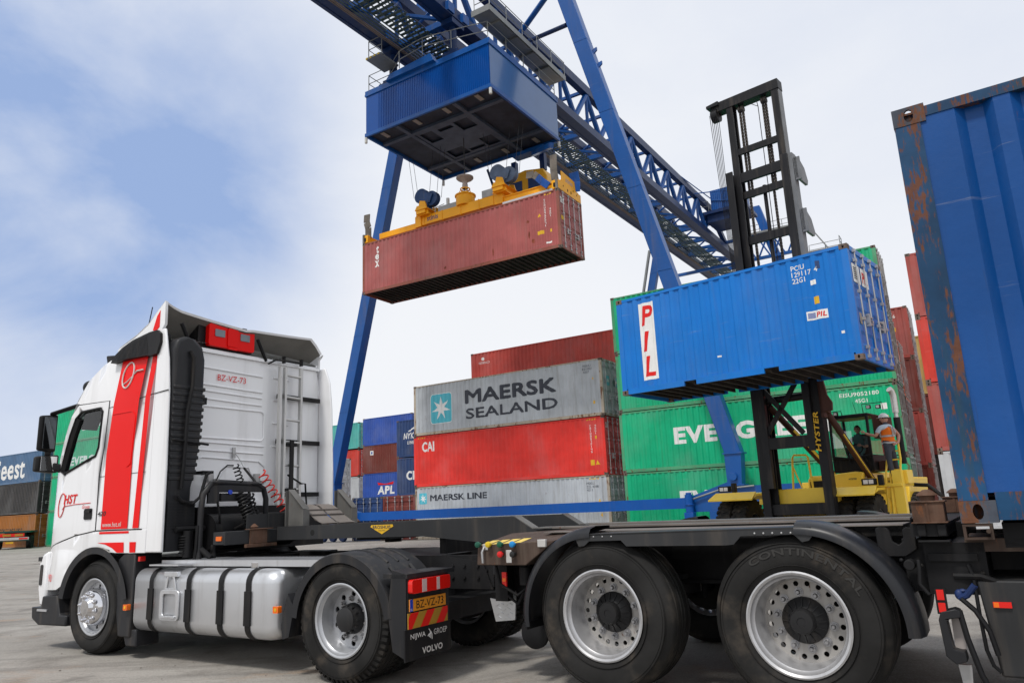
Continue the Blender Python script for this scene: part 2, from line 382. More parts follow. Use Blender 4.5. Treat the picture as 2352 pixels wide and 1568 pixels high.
def frame_b(L, H, forks=None):
    b = B(); e = 0.004
    for x in (0, L - 0.15):
        for y in (0, W8 - 0.12): b.box(x + e, x + 0.15 - e, y + e, y + 0.12 - e, 0.119, H - 0.119)
    for y in (0.006, W8 - 0.066):
        xs = [0.179]
        for a, c in (forks or []): xs += [a, c]
        xs += [L - 0.179]
        for i in range(0, len(xs), 2): b.box(xs[i], xs[i + 1], y, y + 0.06, 0.012, 0.16)
        for a, c in (forks or []): b.box(a, c, y + .002, y + 0.058, 0.125, 0.158)
        b.box(0.151, L - 0.151, y, y + 0.06, H - 0.085, H - 0.02)
    for x in (0.006, L - 0.066):
        b.box(x, x + 0.06, 0.163, W8 - 0.163, 0.012, 0.15); b.box(x, x + 0.06, 0.163, W8 - 0.163, H - 0.13, H - 0.01)
    return b
def side_b(L, H, y0, sgn, deep):
    br, x, n = corr_breaks(L); b = B()
    rows = [[(u, y0 + sgn * corr(u, L, deep), 0.158) for u in br], [(u, y0 + sgn * corr(u, L, deep), H - 0.083) for u in br]]
    return b.grid(rows)
def roof_b(L, H):
    b = B(); n = int((L - .3) / PER); rows = []
    for y in (0.06, W8 - 0.06):
        r = [(0.1, y, H - 0.035)]
        for i in range(n): r += [(0.15 + PER * (i + .1), y, H - 0.035), (0.15 + PER * (i + .3), y, H - 0.055), (0.15 + PER * (i + .6), y, H - 0.055), (0.15 + PER * (i + .8), y, H - 0.035)]
        rows.append(r + [(L - 0.1, y, H - 0.035)])
    return b.grid(rows)
def floor_b(L, forks):
    b = B(); b.box(0.08, L - 0.08, 0.067, W8 - 0.067, 0.135, 0.15); n = int(L / 0.32)
    for i in range(1, n):
        x = 0.1 + (L - 0.2) * i / n; b.box(x, x + 0.012, 0.068, W8 - 0.068, 0.03, 0.134); b.box(x - 0.025, x + 0.03, 0.069, W8 - 0.069, 0.022, 0.029)
    for a, c in (forks or []): b.box(a, c, 0.07, W8 - 0.07, 0.124, 0.133)
    return b
def end_b(H):
    b = B(); n = 8; ys = [0.1]; xs = [0.02]; p = (W8 - 0.3) / n
    for i in range(n): ys += [0.15 + p * (i + .3), 0.15 + p * (i + .45), 0.15 + p * (i + .8), 0.15 + p * (i + .95)]; xs += [0.02, 0.06, 0.06, 0.02]
    ys.append(W8 - 0.1); xs.append(0.02)
    return b.grid([[(x, y, 0.14) for x, y in zip(xs, ys)], [(x, y, H - 0.12) for x, y in zip(xs, ys)]])
def leaf_b(L, H, a, c):
    b = B(); prof = [(L - .025, 0.155), (L - .025, 0.34)]; z = 0.34; k = 4; p = (H - 0.135 - 0.34) / k
    for i in range(k): prof += [(L - .065, z + p * .1), (L - .065, z + p * .48), (L - .025, z + p * .58), (L - .025, z + p)]; z += p
    b.grid([[(x, a, zz) for x, zz in prof], [(x, c, zz) for x, zz in prof]])
    b.box(L - .07, L - .018, a - .001, a + .035, 0.153, H - .133); b.box(L - .07, L - .018, c - .035, c + .001, 0.153, H - .133)
    return b
def lock_b(L, H, y):
    b = B(); x = L + 0.022; b.cyl((x, y, 0.06), (x, y, H - 0.06), 0.019, 8)
    for z in (0.10, 0.30, H * .36, H * .6, H - .32, H - 0.10): b.box(L - .018, x + .028, y - .045, y + .045, z - .035, z + .035)
    return b
def handle_b(L, H, y, d):
    b = B(); x = L + 0.04
    for z in (1.02, 0.86): b.box(x - .05, x + .015, y, y + d * .3, z - .014, z + .014) if d > 0 else b.box(x - .05, x + .015, y + d * .3, y, z - .014, z + .014)
    b.box(L - .02, x + .03, y + d * .27 - .03, y + d * .27 + .03, 0.8, 1.08)
    return b
def container(label, o, rz, L, H, m, group=None, doors=True, forks=None, postm=None, doorm=None, castm=None, cat='shipping container', near=False, deep=0.036):
    t = thing('shipping_container', label, cat, o, rz, group); pm = postm or m; key = (round(L, 2), round(H, 3), str(forks), deep)
    def add(n, k, fn, mm, par=t): return obj(n, cmesh((n, k) + key, fn, mm), mm, par)
    add('frame', 0, lambda: frame_b(L, H, forks), pm)
    add('side_panel', 0, lambda: side_b(L, H, 0, 1, deep), m); add('side_panel', 1, lambda: side_b(L, H, W8, -1, deep), m)
    add('roof_panel', 0, lambda: roof_b(L, H), m); add('floor', 0, lambda: floor_b(L, forks), UNDER); add('end_wall', 0, lambda: end_b(H), m)
    dm = doorm or m
    if doors:
        for i, (a, c) in enumerate(((0.125, W8 / 2 - .008), (W8 / 2 + .008, W8 - 0.125))):
            d = add('door', i, lambda: leaf_b(L, H, a, c), dm)
            for y in ((0.38, 0.95) if i == 0 else (W8 - .95, W8 - .38)): add('locking_bar', round(y, 2), lambda: lock_b(L, H, y), STEEL, d)
            add('handle', i, lambda: handle_b(L, H, 0.95 if i == 0 else W8 - .95, -1 if i == 0 else 1), STEEL, d)
    else:
        e = add('end_wall', 1, lambda: end_b(H), dm); e.rotation_euler = (0, 0, pi); e.location = (L, W8, 0)
    castm = castm or CASTM; k = cmesh(('corner_casting',), casting_b, castm)
    for x in (0, 1):
        for y in (0, 1):
            for z in (0, H - 0.118):
                c = obj('corner_casting', k, castm, t, ((L if x else 0), (W8 if y else 0), z)); c.location.x -= 0.178 if x else 0; c.location.y -= 0.162 if y else 0
                if not x: c.scale.x = -1; c.location.x += 0.178
                if y: c.scale.y = -1; c.location.y += 0.162
    t['L'] = L; t['H'] = H; t['deep'] = deep
    return t
def sign(t, name, polys, m, d=0.004):
    L = t['L']; return paint_on(name, polys, m, t, lambda u, v: (u, corr(u, L, t['deep']) - d, v), corr_breaks(L)[0])
def write(t, txt, x, z, h, m=WHITE, w=None, d=0.004, bold=0):
    if not bold: return sign(t, 'lettering', word_polys(txt, x, z, w, h), m, d)
    L = t['L']; P = word_polys(txt, x, z, w, h); k = 0; b = B()
    for dx, dz in ((0, 0), (bold, 0), (-bold, 0), (0, bold * .8), (0, -bold * .8), (bold * .7, bold * .6), (-bold * .7, -bold * .6), (bold * .7, -bold * .6), (-bold * .7, bold * .6)):
        k += 1; o = paint_on('lettering', [[(u + dx, v + dz) for u, v in q] for q in P], m, t, lambda u, v: (u, corr(u, L, t['deep']) - d - k * .0006, v), corr_breaks(L)[0]); me = o.data; b.add([tuple(q.co) for q in me.vertices], [tuple(q.vertices) for q in me.polygons]); bpy.data.objects.remove(o); bpy.data.meshes.remove(me)
    return obj('lettering', b, m, t, smooth=0, fix=False)
def door_word(t, txt, y0, z0, w, h, m=WHITE):
    L = t['L']; return paint_on('lettering', word_polys(txt, y0, z0, w, h), m, t, lambda u, v: (L - 0.012, u, v))
def rect(x0, x1, z0, z1): return [[(x0, z0), (x1, z0), (x1, z1), (x0, z1)]]
def star(cx, cz, R, r, n=7): return [[(cx, cz), (cx + (R if i % 2 == 0 else r) * sin(pi * i / n), cz + (R if i % 2 == 0 else r) * cos(pi * i / n)),
                                     (cx + (R if (i + 1) % 2 == 0 else r) * sin(pi * (i + 1) / n), cz + (R if (i + 1) % 2 == 0 else r) * cos(pi * (i + 1) / n))] for i in range(2 * n)]
def tri_mark(x, z, s): return [[(x - s / 2, z), (x + s / 2, z), (x, z + s * .9)]]
def hatch(t, x0, z, n=4, w=0.07):
    sign(t, 'hazard_stripe', [[(x0 + i * .14, z), (x0 + i * .14 + w, z), (x0 + i * .14 + w + .05, z + .07), (x0 + i * .14 + .05, z + .07)] for i in range(n)], YELL)
def code_down(t, code, x, z1, z0):                         # a number painted one character under another
    n = len(code); h = (z1 - z0) / n; P = []
    for i, c in enumerate(code):
        for k, r in enumerate(DIG.get(c, DIG['8'])):
            a, b_, c_, d_ = r; P += rect(x + a * .09, x + b_ * .09, z1 - (i + 1) * h + h * .12 + c_ * h * .76, z1 - (i + 1) * h + h * .12 + d_ * h * .76)
    sign(t, 'lettering', P, WHITE)
_T, _M, _Bt = (0, 1, .86, 1), (0, 1, .43, .57), (0, 1, 0, .14); _LT, _LB, _RT, _RB = (0, .25, .5, 1), (0, .25, 0, .5), (.75, 1, .5, 1), (.75, 1, 0, .5)
DIG = {'0': [_T, _Bt, _LT, _LB, _RT, _RB], '1': [(.4, .65, 0, 1)], '2': [_T, _M, _Bt, _RT, _LB], '3': [_T, _M, _Bt, _RT, _RB], '4': [_LT, _M, _RT, _RB], '5': [_T, _M, _Bt, _LT, _RB], '7': [_T, _RT, _RB], '8': [_T, _M, _Bt, _LT, _LB, _RT, _RB], '9': [_T, _M, _LT, _RT, _RB],
       'C': [_T, _Bt, _LT, _LB], 'A': [_T, _M, _LT, _LB, _RT, _RB], 'I': [(.4, .65, 0, 1)], 'U': [_Bt, _LT, _LB, _RT, _RB], 'T': [_T, (.4, .65, 0, 1)], 'G': [_T, _Bt, _LT, _LB, _RB], 'H': [_M, _LT, _LB, _RT, _RB]}

def cpaint(n, rgb, dirt=.3, rust=.12, **k): return mat(n, rgb, 0.5, 0, 0.13, dirt + .06, rust + .05, 1.6, bump=.18, scrape=.45, fade=.30, **k)
GREY = cpaint('grey container paint', (0.46, 0.49, 0.515), .35, .16); GREYP = cpaint('rusty grey container posts', (0.42, 0.36, 0.28), .5, .5)
RED = cpaint('bright red container paint', (0.72, 0.036, 0.026), .10, .03); REDD = cpaint('dull red container paint', (0.52, 0.068, 0.050), .2, .08)
GREEN = cpaint('green container paint', (0.0, 0.40, 0.185), .12, .05); GREENP = cpaint('worn green container posts', (0.07, 0.32, 0.16), .5, .42)
TEXM = cpaint('faded red brown container paint', (0.37, 0.095, 0.088), .2, .12); TEXP = cpaint('rusty red brown posts', (0.26, 0.075, 0.05), .5, .4)
NAVY = cpaint('navy container paint', (0.022, 0.055, 0.16), .3, .12); BLUE2 = cpaint('royal blue container paint', (0.03, 0.085, 0.38), .2, .08); BROWN = cpaint('brown container paint', (0.17, 0.035, 0.026), .35, .2)
TEAL = cpaint('teal container paint', (0.08, 0.42, 0.38), .2, .08); SCAR = cpaint('scarlet container paint', (0.58, 0.045, 0.03), .2, .1); OCHRE = cpaint('ochre container paint', (0.33, 0.12, 0.02), .4, .2)
CHAR = cpaint('charcoal container paint', (0.035, 0.033, 0.033), .3, .1); STEELB = cpaint('weathered blue container paint', (0.075, 0.15, 0.27), .35, .12); ORANGE = cpaint('orange container paint', (0.60, 0.10, 0.015), .3, .2)
PALE = cpaint('pale grey container paint', (0.50, 0.51, 0.53), .3, .12); CREAM = cpaint('yellow container paint', (0.50, 0.34, 0.12), .3, .2); BRICK = cpaint('brick red container paint', (0.36, 0.072, 0.060), .3, .2)
CYAN = mat('pale blue emblem paint', (0.10, 0.50, 0.60), 0.5, 0, 0.05, .1)
PILB = mat('bright blue container paint', (0.0, 0.165, 0.57), 0.42, 0, 0.08, .16, .08, 1.6, bump=.18, scrape=.35, fade=.12)
NEARB = mat('deep blue container paint', (0.0, 0.064, 0.26), 0.38, 0, 0.16, .5, .13, 1.6, dirtc=(0.003, 0.030, 0.11), rscale=4, rmap=(1, 1, .18), bump=.2, scrape=.4, fade=.08); NEARP = mat('rusty blue post paint', (0.004, 0.052, 0.135), 0.6, 0, 0.45, .7, .66, 2.6, dirtc=(.035, .06, .05), rscale=3.6, rmap=(1, 1, .25)); NEARC = mat('rusty near casting', (.05, .06, .08), .8, 0, .4, .4, .8, 6)
REDL = mat('red lettering', (0.70, 0.012, 0.010), 0.45, 0, 0.03)
H9, H8 = 2.896, 2.591
G1 = 'containers stacked in the near row'; G2 = 'containers stacked farther back'
def C(label, s, t, z, L, H, m, group=G1, **k): return container(label, st(s, t, z), T0, L, H, m, group, **k)

# middle stack
c = C('grey container with one line of dark lettering, directly under the bright red one', -27.87, 33.14, 0, 12.192, H9, GREY, postm=GREYP)
sign(c, 'emblem', [rrect(.30, .85, 1.93, 2.54, .06)], CYAN); sign(c, 'emblem', star(.575, 2.235, .25, .09), WHITE, .007)
write(c, 'MAERSK LINE', 1.10, 2.09, .315, BLACKL, 3.84, bold=.017); write(c, 'MSKU', 10.94, 2.46, .12, BLACKL); write(c, '225 4548', 10.94, 2.30, .12, BLACKL); write(c, '4511', 10.94, 2.14, .12, BLACKL); hatch(c, 11.1, 2.70)
sign(c, 'warning_sign', tri_mark(11.6, 1.62, .17), YELL); write(c, '4', 11.6, .9, .2, YELL)
c = C('bright red container clamped between two grey ones in the same stack', -27.96, 33.2, 2.892, 12.192, H9, RED)
write(c, 'CAI', .6, 1.95, .57, WHITE, .88); code_down(c, 'CAIU8572145', 11.36, 2.5, 1.1); code_down(c, '45G1', 11.64, 2.5, 2.0); sign(c, 'warning_sign', rect(11.3, 11.52, .5, .76), YELL); sign(c, 'warning_sign', tri_mark(11.69, .52, .24), YELL); sign(c, 'warning_sign', rect(11.63, 11.74, 1.78, 1.93), YELL); hatch(c, 11.2, 2.72); hatch(c, .3, 2.72)
door_word(c, 'CAI', .15, 2.3, .28, .28)
c = C('grey container with large two line lettering, standing on the bright red one', -27.87, 33.14, 5.788, 12.192, H9, GREY, postm=GREYP)
sign(c, 'emblem', [rrect(1.20, 2.78, .57, 2.29, .2)], WHITE); sign(c, 'emblem', [rrect(1.235, 2.745, .605, 2.255, .18)], CYAN, .007); sign(c, 'emblem', star(1.99, 1.43, .68, .25), WHITE, .010)
write(c, 'MAERSK', 3.74, 1.51, .72, BLACKL, 5.76, bold=.05); write(c, 'SEALAND', 3.74, .645, .55, BLACKL, 5.81, bold=.025); write(c, 'MSKU', 11.15, 2.52, .12, BLACKL); write(c, '8215821', 11.1, 2.36, .12, BLACKL); write(c, '4507', 11.15, 2.2, .12, BLACKL); sign(c, 'warning_sign', tri_mark(11.66, 1.86, .13), YELL); sign(c, 'warning_sign', rect(11.6, 11.72, .62, .78), YELL)
for y in (.52, 1.5): paint_on('emblem', rect(y, y + .34, 1.55, 2.05), CYAN, c, lambda u, v: (12.185, u, v)); paint_on('emblem', star(y + .17, 1.8, .15, .05), WHITE, c, lambda u, v: (12.188, u, v))
# green stack
for i, (lab, z) in enumerate((('lowest green container of the tall stack, its lettering half hidden by the blue beam', 0), ('green container with its white lettering showing behind the lift truck mast', 2.897), ('green container between the lettered one and the topmost one of the tall stack', 5.80), ('green container on top of the tall green stack behind the raised blue one', 8.70))):
    c = C(lab, -14.86 - .03 * (i % 2), 33.07, z, 12.192, H9 - .004, GREEN, postm=GREENP, doorm=GREYP if i else GREENP)
    if i < 2:
        write(c, 'EVERGREEN', 2.68, 1.15, .79, WHITE, 6.85)
        write(c, 'EISU9052180', 10.0, 2.48, .16, WHITE, 1.5); write(c, '45G1', 10.57, 2.2, .16); sign(c, 'warning_sign', rect(11.55, 11.72, 1.35, 1.6), YELL); sign(c, 'emblem', rect(11.5, 11.72, 1.85, 2.1), WHITE)
# red container seen above the middle stack and what carries it
for i, (lab, m) in enumerate((('brick red container at the bottom of the stack behind the grey ones', BRICK), ('brown container between a navy and a brick red one, behind the grey ones', BROWN), ('navy container under the dull red one, hidden behind the grey ones', NAVY), ('dull red container showing above the grey topmost one', REDD))):
    c = C(lab, -28, 39.2, 2.896 * i, 12.192, H9, m, G2)
    if i == 3: sign(c, 'emblem', [circ(.95, 2.45, .11, 12)], WHITE); write(c, 'GESEACO', .62, 2.12, .14)
# stacks to the left of the middle one
for lab, s, t, z, m, tx in (('brown container at the bottom, below two navy ones', -35.6, 40.0, 0, BRICK, None), ('navy container with large white letters in the middle of its stack', -35, 39.7, 2.64, NAVY, 'CMA CGM'), ('navy container with white wing emblem on top of its stack', -35, 39.7, 5.27, NAVY, 'NYK')):
    c = C(lab, s, t, z, 6.058, H8, m, G2)
    if tx == 'CMA CGM': write(c, tx, .85, 1.05, .62, WHITE, 3.6)
    elif tx: write(c, tx, .62, 1.25, .42, WHITE, .95); write(c, 'LINE', .95, .88, .22, WHITE); sign(c, 'emblem', [[(1.0, 1.75), (1.2, 1.75), (2.1, 2.2), (2.9, 2.25), (2.1, 2.32)]], WHITE)
    else: write(c, 't', 1.0, 1.3, .62, WHITE)
for lab, z, m, tx in (('royal blue container at the bottom, under the one with white letters and a red bar', 0, BLUE2, None), ('royal blue container with white letters and a red eagle bar', 2.594, BLUE2, 'APL'), ('maroon container in the middle of the blue stack', 5.188, BROWN, None), ('royal blue container on top, with a maroon one below it', 7.782, BLUE2, None)):
    c = C(lab, -49.7, 51.6, z, 6.058, 2.59, m, G2)
    if tx: write(c, tx, 1.8, .65, .75, WHITE, 2.1); sign(c, 'emblem', [[(1.8, 1.75), (2.6, 1.6), (3.0, 1.6), (3.8, 1.75), (3.7, 1.5), (1.9, 1.5)]], REDL)
    elif m is BROWN: sign(c, 'emblem', rect(.9, 1.3, 1.7, 2.1), WHITE); sign(c, 'emblem', rect(1.0, 1.2, 1.8, 2.0), BLUE2, .007)
for lab, z, m, s in (('dark grey container on the ground below the pale grey one behind the crane leg', 0, CHAR, -58.6), ('pale grey container under the scarlet one behind the crane leg', 2.6, PALE, -58.6), ('scarlet container under the teal one behind the crane leg', 5.25, SCAR, -58.6), ('teal container on top of the scarlet one behind the crane leg', 7.96, TEAL, -58.6)):
    C(lab, s, 54.0, z, 6.058, H8, m, G2)
for lab, s, t, z, m in (('pale grey container with its door bars showing behind the foot of the crane leg', -41.74, 39.6, 2.9, PALE), ('dark container carrying the pale grey one behind the foot of the crane leg', -41.74, 39.6, 0, CHAR), ('navy container whose doors face the yard, below the blue beam', -32.75, 39.16, 0, NAVY), ('maroon container whose doors face the yard, beside the navy one', -30.28, 39.16, 0, BROWN)):
    if s < -40: C(lab, s - 6.058, t, z, 6.058, 2.89, m, G2)
    else: container(lab, st(s, t, z), T0 - pi / 2, 6.058, 2.5, m, G2)
# far left stacks
for lab, z, m, tx in (('ochre container with faint dark lettering on the ground behind the flatbed trailer', .0, OCHRE, 'Ferrymasters'), ('charcoal container between the ochre and the weathered blue one', 2.85, CHAR, None), ('weathered blue container with big white serif lettering on top of the charcoal one', 5.6, STEELB, 'Geest')):
    c = C(lab, -83.1, 33.1, z, 12.5, 2.74 if z else 2.8, m, G2)
    if tx == 'Geest': write(c, tx, 3.2, .42, 1.95, WHITE, 6.4)
    elif tx: write(c, tx, 5.0, .95, .9, CHAR, 5.2)
for i in range(4):
    c = C(('lowest green container of the stack behind the truck cab', 'green container second from the ground in the stack behind the truck cab', 'green container third up with white lettering, seen through the cab window', 'green container on top, with white lettering seen through the cab window')[i], -69.2, 33.4, 2.896 * i, 12.192, H9 - .004, GREEN, G2, postm=GREENP)
    write(c, 'EVERGREEN', 2.9, .82, .75, WHITE, 6.7)
# right hand stacks
for i, (lab, z, m, H) in enumerate((('pale grey container on the ground, carrying two brick red and one scarlet container', 0, PALE, 2.88), ('brick red container standing directly on the pale grey one', 2.885, BRICK, 2.58), ('bright scarlet container between two brick red ones beside the nearest blue one', 5.47, SCAR, 2.58), ('brick red container topmost, standing on the bright scarlet one', 8.055, BRICK, 2.58))):
    C(lab, -1.63, 32.0, z, 12.192, H, m)
for lab, s, t, z, m in (('lowest brown container of the two under the orange one', -8.8, 36.7, 0, BROWN), ('brown container directly under the orange one', -8.8, 36.7, 2.74, BROWN), ('orange container whose end shows behind the green stack', -8.8, 36.7, 5.48, ORANGE)):
    C(lab, s, t, z, 6.058, 2.73, m, G2)
for i, (lab, m) in enumerate((('maroon container at the bottom behind the orange one', BROWN), ('brown container second up in the stack behind the orange one', BRICK), ('rust brown container third up behind the orange one', BROWN), ('brick red container with white numbers on top, behind the orange one', BRICK))):
    c = C(lab, -8.46, 41.3, 2.66 * i, 6.058, 2.655, m, G2)
    if i == 3: write(c, '3819 6', 4.8, 2.1, .18); write(c, 'G1', 4.8, 1.82, .18); sign(c, 'warning_sign', rect(5.25, 5.42, 1.4, 1.62), YELL)
for i in range(3): C(('dark container at the bottom of the stack with the yellow one', 'brown container under the yellow one', 'yellow container showing only a thin edge beside the bright scarlet one')[i], -8.2, 47.0, 3.36 * i, 6.058, 3.35, (CHAR, BROWN, CREAM)[i], G2)
# ---------------------------------------------------------------- road wheels (local y = outwards, origin on the rim's outer face plane)
RUB = mat('tyre rubber', (0.019, 0.0185, 0.018), 0.7, 0, .3, .36, 0, 4, .16, (0.05, 0.050, 0.043), streak=False)
RUBT = mat('tyre lettering rubber', (0.036, 0.035, 0.033), 0.55)
RIMS = mat('silver wheel paint', (0.46, 0.47, 0.49), 0.35, 0.55, .06, .2, 0, 5)
RIMW = mat('rusty white wheel paint', (0.40, 0.385, 0.365), 0.40, .25, .12, .4, .30, 7, rscale=2.0)
RIMB = mat('worn silver rim', (0.50, 0.50, 0.51), 0.33, .55, .10, .35, .22, 7, rscale=2.0)
CHROME = mat('chrome', (0.75, 0.75, 0.77), 0.10, 1.0, .03)
HUBB = mat('black hub plastic', (0.014, 0.014, 0.015), 0.5, 0, .2, .3)
NUT = mat('wheel nut steel', (0.36, 0.36, 0.37), 0.35, .75, .1, .2)
BRK = mat('black brake drum steel', (0.02, 0.018, 0.016), .8, 0, .2)  # near black is the drum's own colour
def tyre_b(R, w, lugs=0):
    b = B(); h = w / 2; c = -h - .002
    half = [(.300, h - .015), (.318, h - .002), (R * .70, h + .012), (R * .82, h + .018), (R * .90, h + .010), (R - .040, h - .008), (R - .014, h - .030), (R - .003, h - .055)]
    g = [(R, .115 * w / .385), (R - .013, .110 * w / .385), (R - .013, .098 * w / .385), (R, .093 * w / .385), (R, .036), (R - .013, .032), (R - .013, .020), (R, .016)]
    p = half + g; prof = [(r, c + y) for r, y in p] + [(r, c - y) for r, y in p[::-1]] + [(.29, c - h + .03), (.29, c + h - .03)]
    b.lathe(prof, axis='y', n=96, closed=True)
    for r in (R * .66, R * .875, R * .91): b.lathe([(r - .003, c + h + .006), (r, c + h + .0165), (r + .003, c + h + .006)], axis='y', n=72)
    for k in range(lugs):
        a = 2 * pi * k / lugs
        for s in (1, -1):
            M = Matrix.Rotation(-a, 3, 'Y'); q = []
            for z in (R - .05, R + .003):
                for x, y in ((-.014, h - .085), (.014, h - .085), (.014, h - .022 if z > R else h + .003), (-.014, h - .022 if z > R else h + .003)): q.append(M @ V((x, c + s * y, z)))
            b.hexa(q)
    return b
WM = {}
def wmesh(k, fn, m, smooth=35):
    if k not in WM: WM[k] = fn().mesh(k[0], m, smooth)
    return WM[k]
def disc_b(yd, ro, ri, nh, rh, hr, hx=1.0):
    b = B(); holes = [circ(0, 0, ri, 24)] + [circ(rh * cos(2 * pi * (k + .5) / nh), rh * sin(2 * pi * (k + .5) / nh), hr, 12) for k in range(nh)]
    return b.panel(circ(0, 0, ro, 72), holes, lambda u, v, d: (u, yd - d + (.02 if False else 0), v), .012)
def rim_b(yd, R0=.305):
    b = B(); p = [(R0 - .012, -.012), (R0, -.006), (R0 + .004, .004), (R0 - .006, .008), (R0 - .020, .000), (R0 - .026, -.022), (R0 - .040, -.036), (R0 - .046, -.075), (R0 - .050, -.11), (R0 - .0565, yd + .01 if yd < -.09 else -.09), (R0 - .058, min(yd, -.09) - .03), (R0 - .05, min(yd, -.09) - .06), (R0 - .04, -.3), (R0 - .012, -.32)]
    return b.lathe(p, axis='y', n=72)
def nut_b(s=1.0): b = B(); b.cyl((0, 0, 0), (0, .022 * s, 0), .0225, 6); b.cyl((0, .0221 * s, 0), (0, .040 * s, 0), .0165, 12, .009); b.cyl((0, .0, 0), (0, .007, 0), .028, 16); return b
def wheel(parent, x, y, z, kind, flip=False, nuts=True, rot=0.0):
    """kind: trailer / drive / steer"""
    R, w, lugs, rm, yd = {'trailer': (.520, .385, 0, RIMW, -.20), 'drive': (.515, .300, 58, RIMS, -.155), 'steer': (.510, .315, 0, RIMS, -.05)}[kind]
    rb_ = RIMB if kind == 'trailer' else rm; rim = obj('wheel', wmesh(('wheel', kind), lambda: rim_b(yd), rb_), rb_, parent, (x, y, z), (0, rot, 0))
    if flip: rim.scale.y = -1
    obj('tyre', wmesh(('tyre', kind), lambda: tyre_b(R, w, lugs), RUB), RUB, rim)
    ro = .2485 if yd < -.09 else .262
    nh, rh, hr = {'trailer': (20, .218, .0165), 'drive': (10, .205, .026), 'steer': (10, .222, .020)}[kind]
    obj('wheel_disc', wmesh(('wheel_disc', kind), lambda: disc_b(yd if kind != 'steer' else -.06, ro, .06, nh, rh, hr), rm, 20), rm, rim)
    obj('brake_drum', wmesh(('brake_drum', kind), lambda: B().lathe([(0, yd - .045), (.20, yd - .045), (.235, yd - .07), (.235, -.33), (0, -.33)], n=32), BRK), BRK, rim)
    if kind == 'trailer':
        def hub():
            b = B(); b.lathe([(.138, yd), (.138, yd + .02), (.128, yd + .032), (.078, yd + .062), (.076, yd + .095), (.066, yd + .112), (.028, yd + .114), (.026, yd + .110), (0, yd + .110)], n=40)
            for k in range(16):
                a = 2 * pi * k / 16; b.bar((.082 * cos(a), yd + .062, .082 * sin(a)), (.130 * cos(a), yd + .034, .130 * sin(a)), .006, .012, (0, 1, 0))
            return b
        obj('hub_cap', wmesh(('hub_cap', kind), hub, HUBB), HUBB, rim)
        pc, ny = .1675, yd
    elif kind == 'drive':
        def hub():
            b = B(); b.lathe([(.130, yd), (.128, yd + .03), (.105, yd + .07), (.10, yd + .11), (.07, yd + .125), (0, yd + .128)], n=32)
            for k in range(12): a = 2 * pi * k / 12; b.cyl((.112 * cos(a), yd + .045, .112 * sin(a)), (.112 * cos(a), yd + .085, .112 * sin(a)), .010, 6)
            return b
        obj('hub', wmesh(('hub', kind), hub, HUBB), HUBB, rim); pc, ny = .1675, yd
    else:
        obj('hub_cap', wmesh(('hub_cap', kind), lambda: B().lathe([(.205, -.058), (.203, -.03), (.192, .015), (.178, .045), (.150, .060), (.110, .062), (.092, .085), (.080, .098), (0, .104)], n=56), CHROME), CHROME, rim); pc, ny = .150, .058
    nm = wmesh(('wheel_nut', kind), lambda: nut_b(1.0 if kind != 'steer' else .9), NUT if kind != 'steer' else CHROME); nmm = NUT if kind != 'steer' else CHROME
    if nuts:
        for k in range(10):
            a = 2 * pi * (k + .3) / 10; obj('wheel_nut', nm, nmm, rim, (pc * cos(a), ny, pc * sin(a)), (0, -a, 0))
    return rim
# ---------------------------------------------------------------- tractor unit (local x forward, y towards the camera)
WP = mat('white cab paint', (0.83, 0.835, 0.85), 0.22, 0, .02, .22, 0, 1.4, .5, (.58, .56, .52), coat=.7)
RP = mat('red cab stripe', (0.80, 0.004, 0.003), 0.35, 0, .02, spec=.15)
PLA = mat('dark grey plastic', (0.018, 0.0185, 0.021), 0.45, 0, .15, .28, 0, 3, .28, (.07, .066, .06))
BLK = mat('black rubber and plastic', (0.008, 0.008, 0.009), 0.5, 0, .2, .15, spec=.2)
CHS = mat('dark chassis steel', (0.012, 0.012, 0.013), 0.6, .1, .3, .3, .04, 4, spec=.15, dirtc=(.06, .052, .045))
ALU = mat('brushed aluminium', (0.64, 0.65, 0.67), 0.34, .78, .05, .25, 0, 3, streak=True)
LAD = mat('ladder aluminium', (0.55, 0.55, 0.54), 0.4, .6, .08, .2)
AMB = mat('amber lens', (0.85, 0.16, 0.01), .15, 0, .05, coat=.5); RLENS = mat('red lens', (0.72, 0.012, 0.008), .12, 0, .05, coat=.6); CLENS = mat('pale lens', (0.60, 0.45, 0.43), .15, coat=.5)
PLATE = mat('orange number plate', (0.72, 0.27, 0.02), .35, 0, .04); EUB = mat('blue plate band', (0.01, 0.05, 0.45), .4)
GOLD = mat('ochre reflective stripe', (0.42, 0.23, 0.03), .3); REFR = mat('red reflective stripe', (0.75, 0.015, 0.01), .3)
WIN = glass('cab window glass', (0.80, 0.88, 0.88), .05); WSC = glass('windscreen glass', (0.86, 0.92, 0.92), .02)
MIR_DARK = mat('mirror glass', (0.10, 0.11, 0.12), .04, 1.0); MIR2 = mat('bright mirror glass', (0.8, 0.8, 0.8), .03, 1.0)  # upper mirror's dark reflection is put into its base colour
TO = V((-0.920, 7.739, 0.112)); TH = radians(148.32)
TR = thing('semi_truck', 'white tractor unit with two red side stripes, coupled under the grey trailer neck', 'truck', TO, TH)
def p(name, b, m, par=TR, **k): return obj(name, b, m, par, **k)
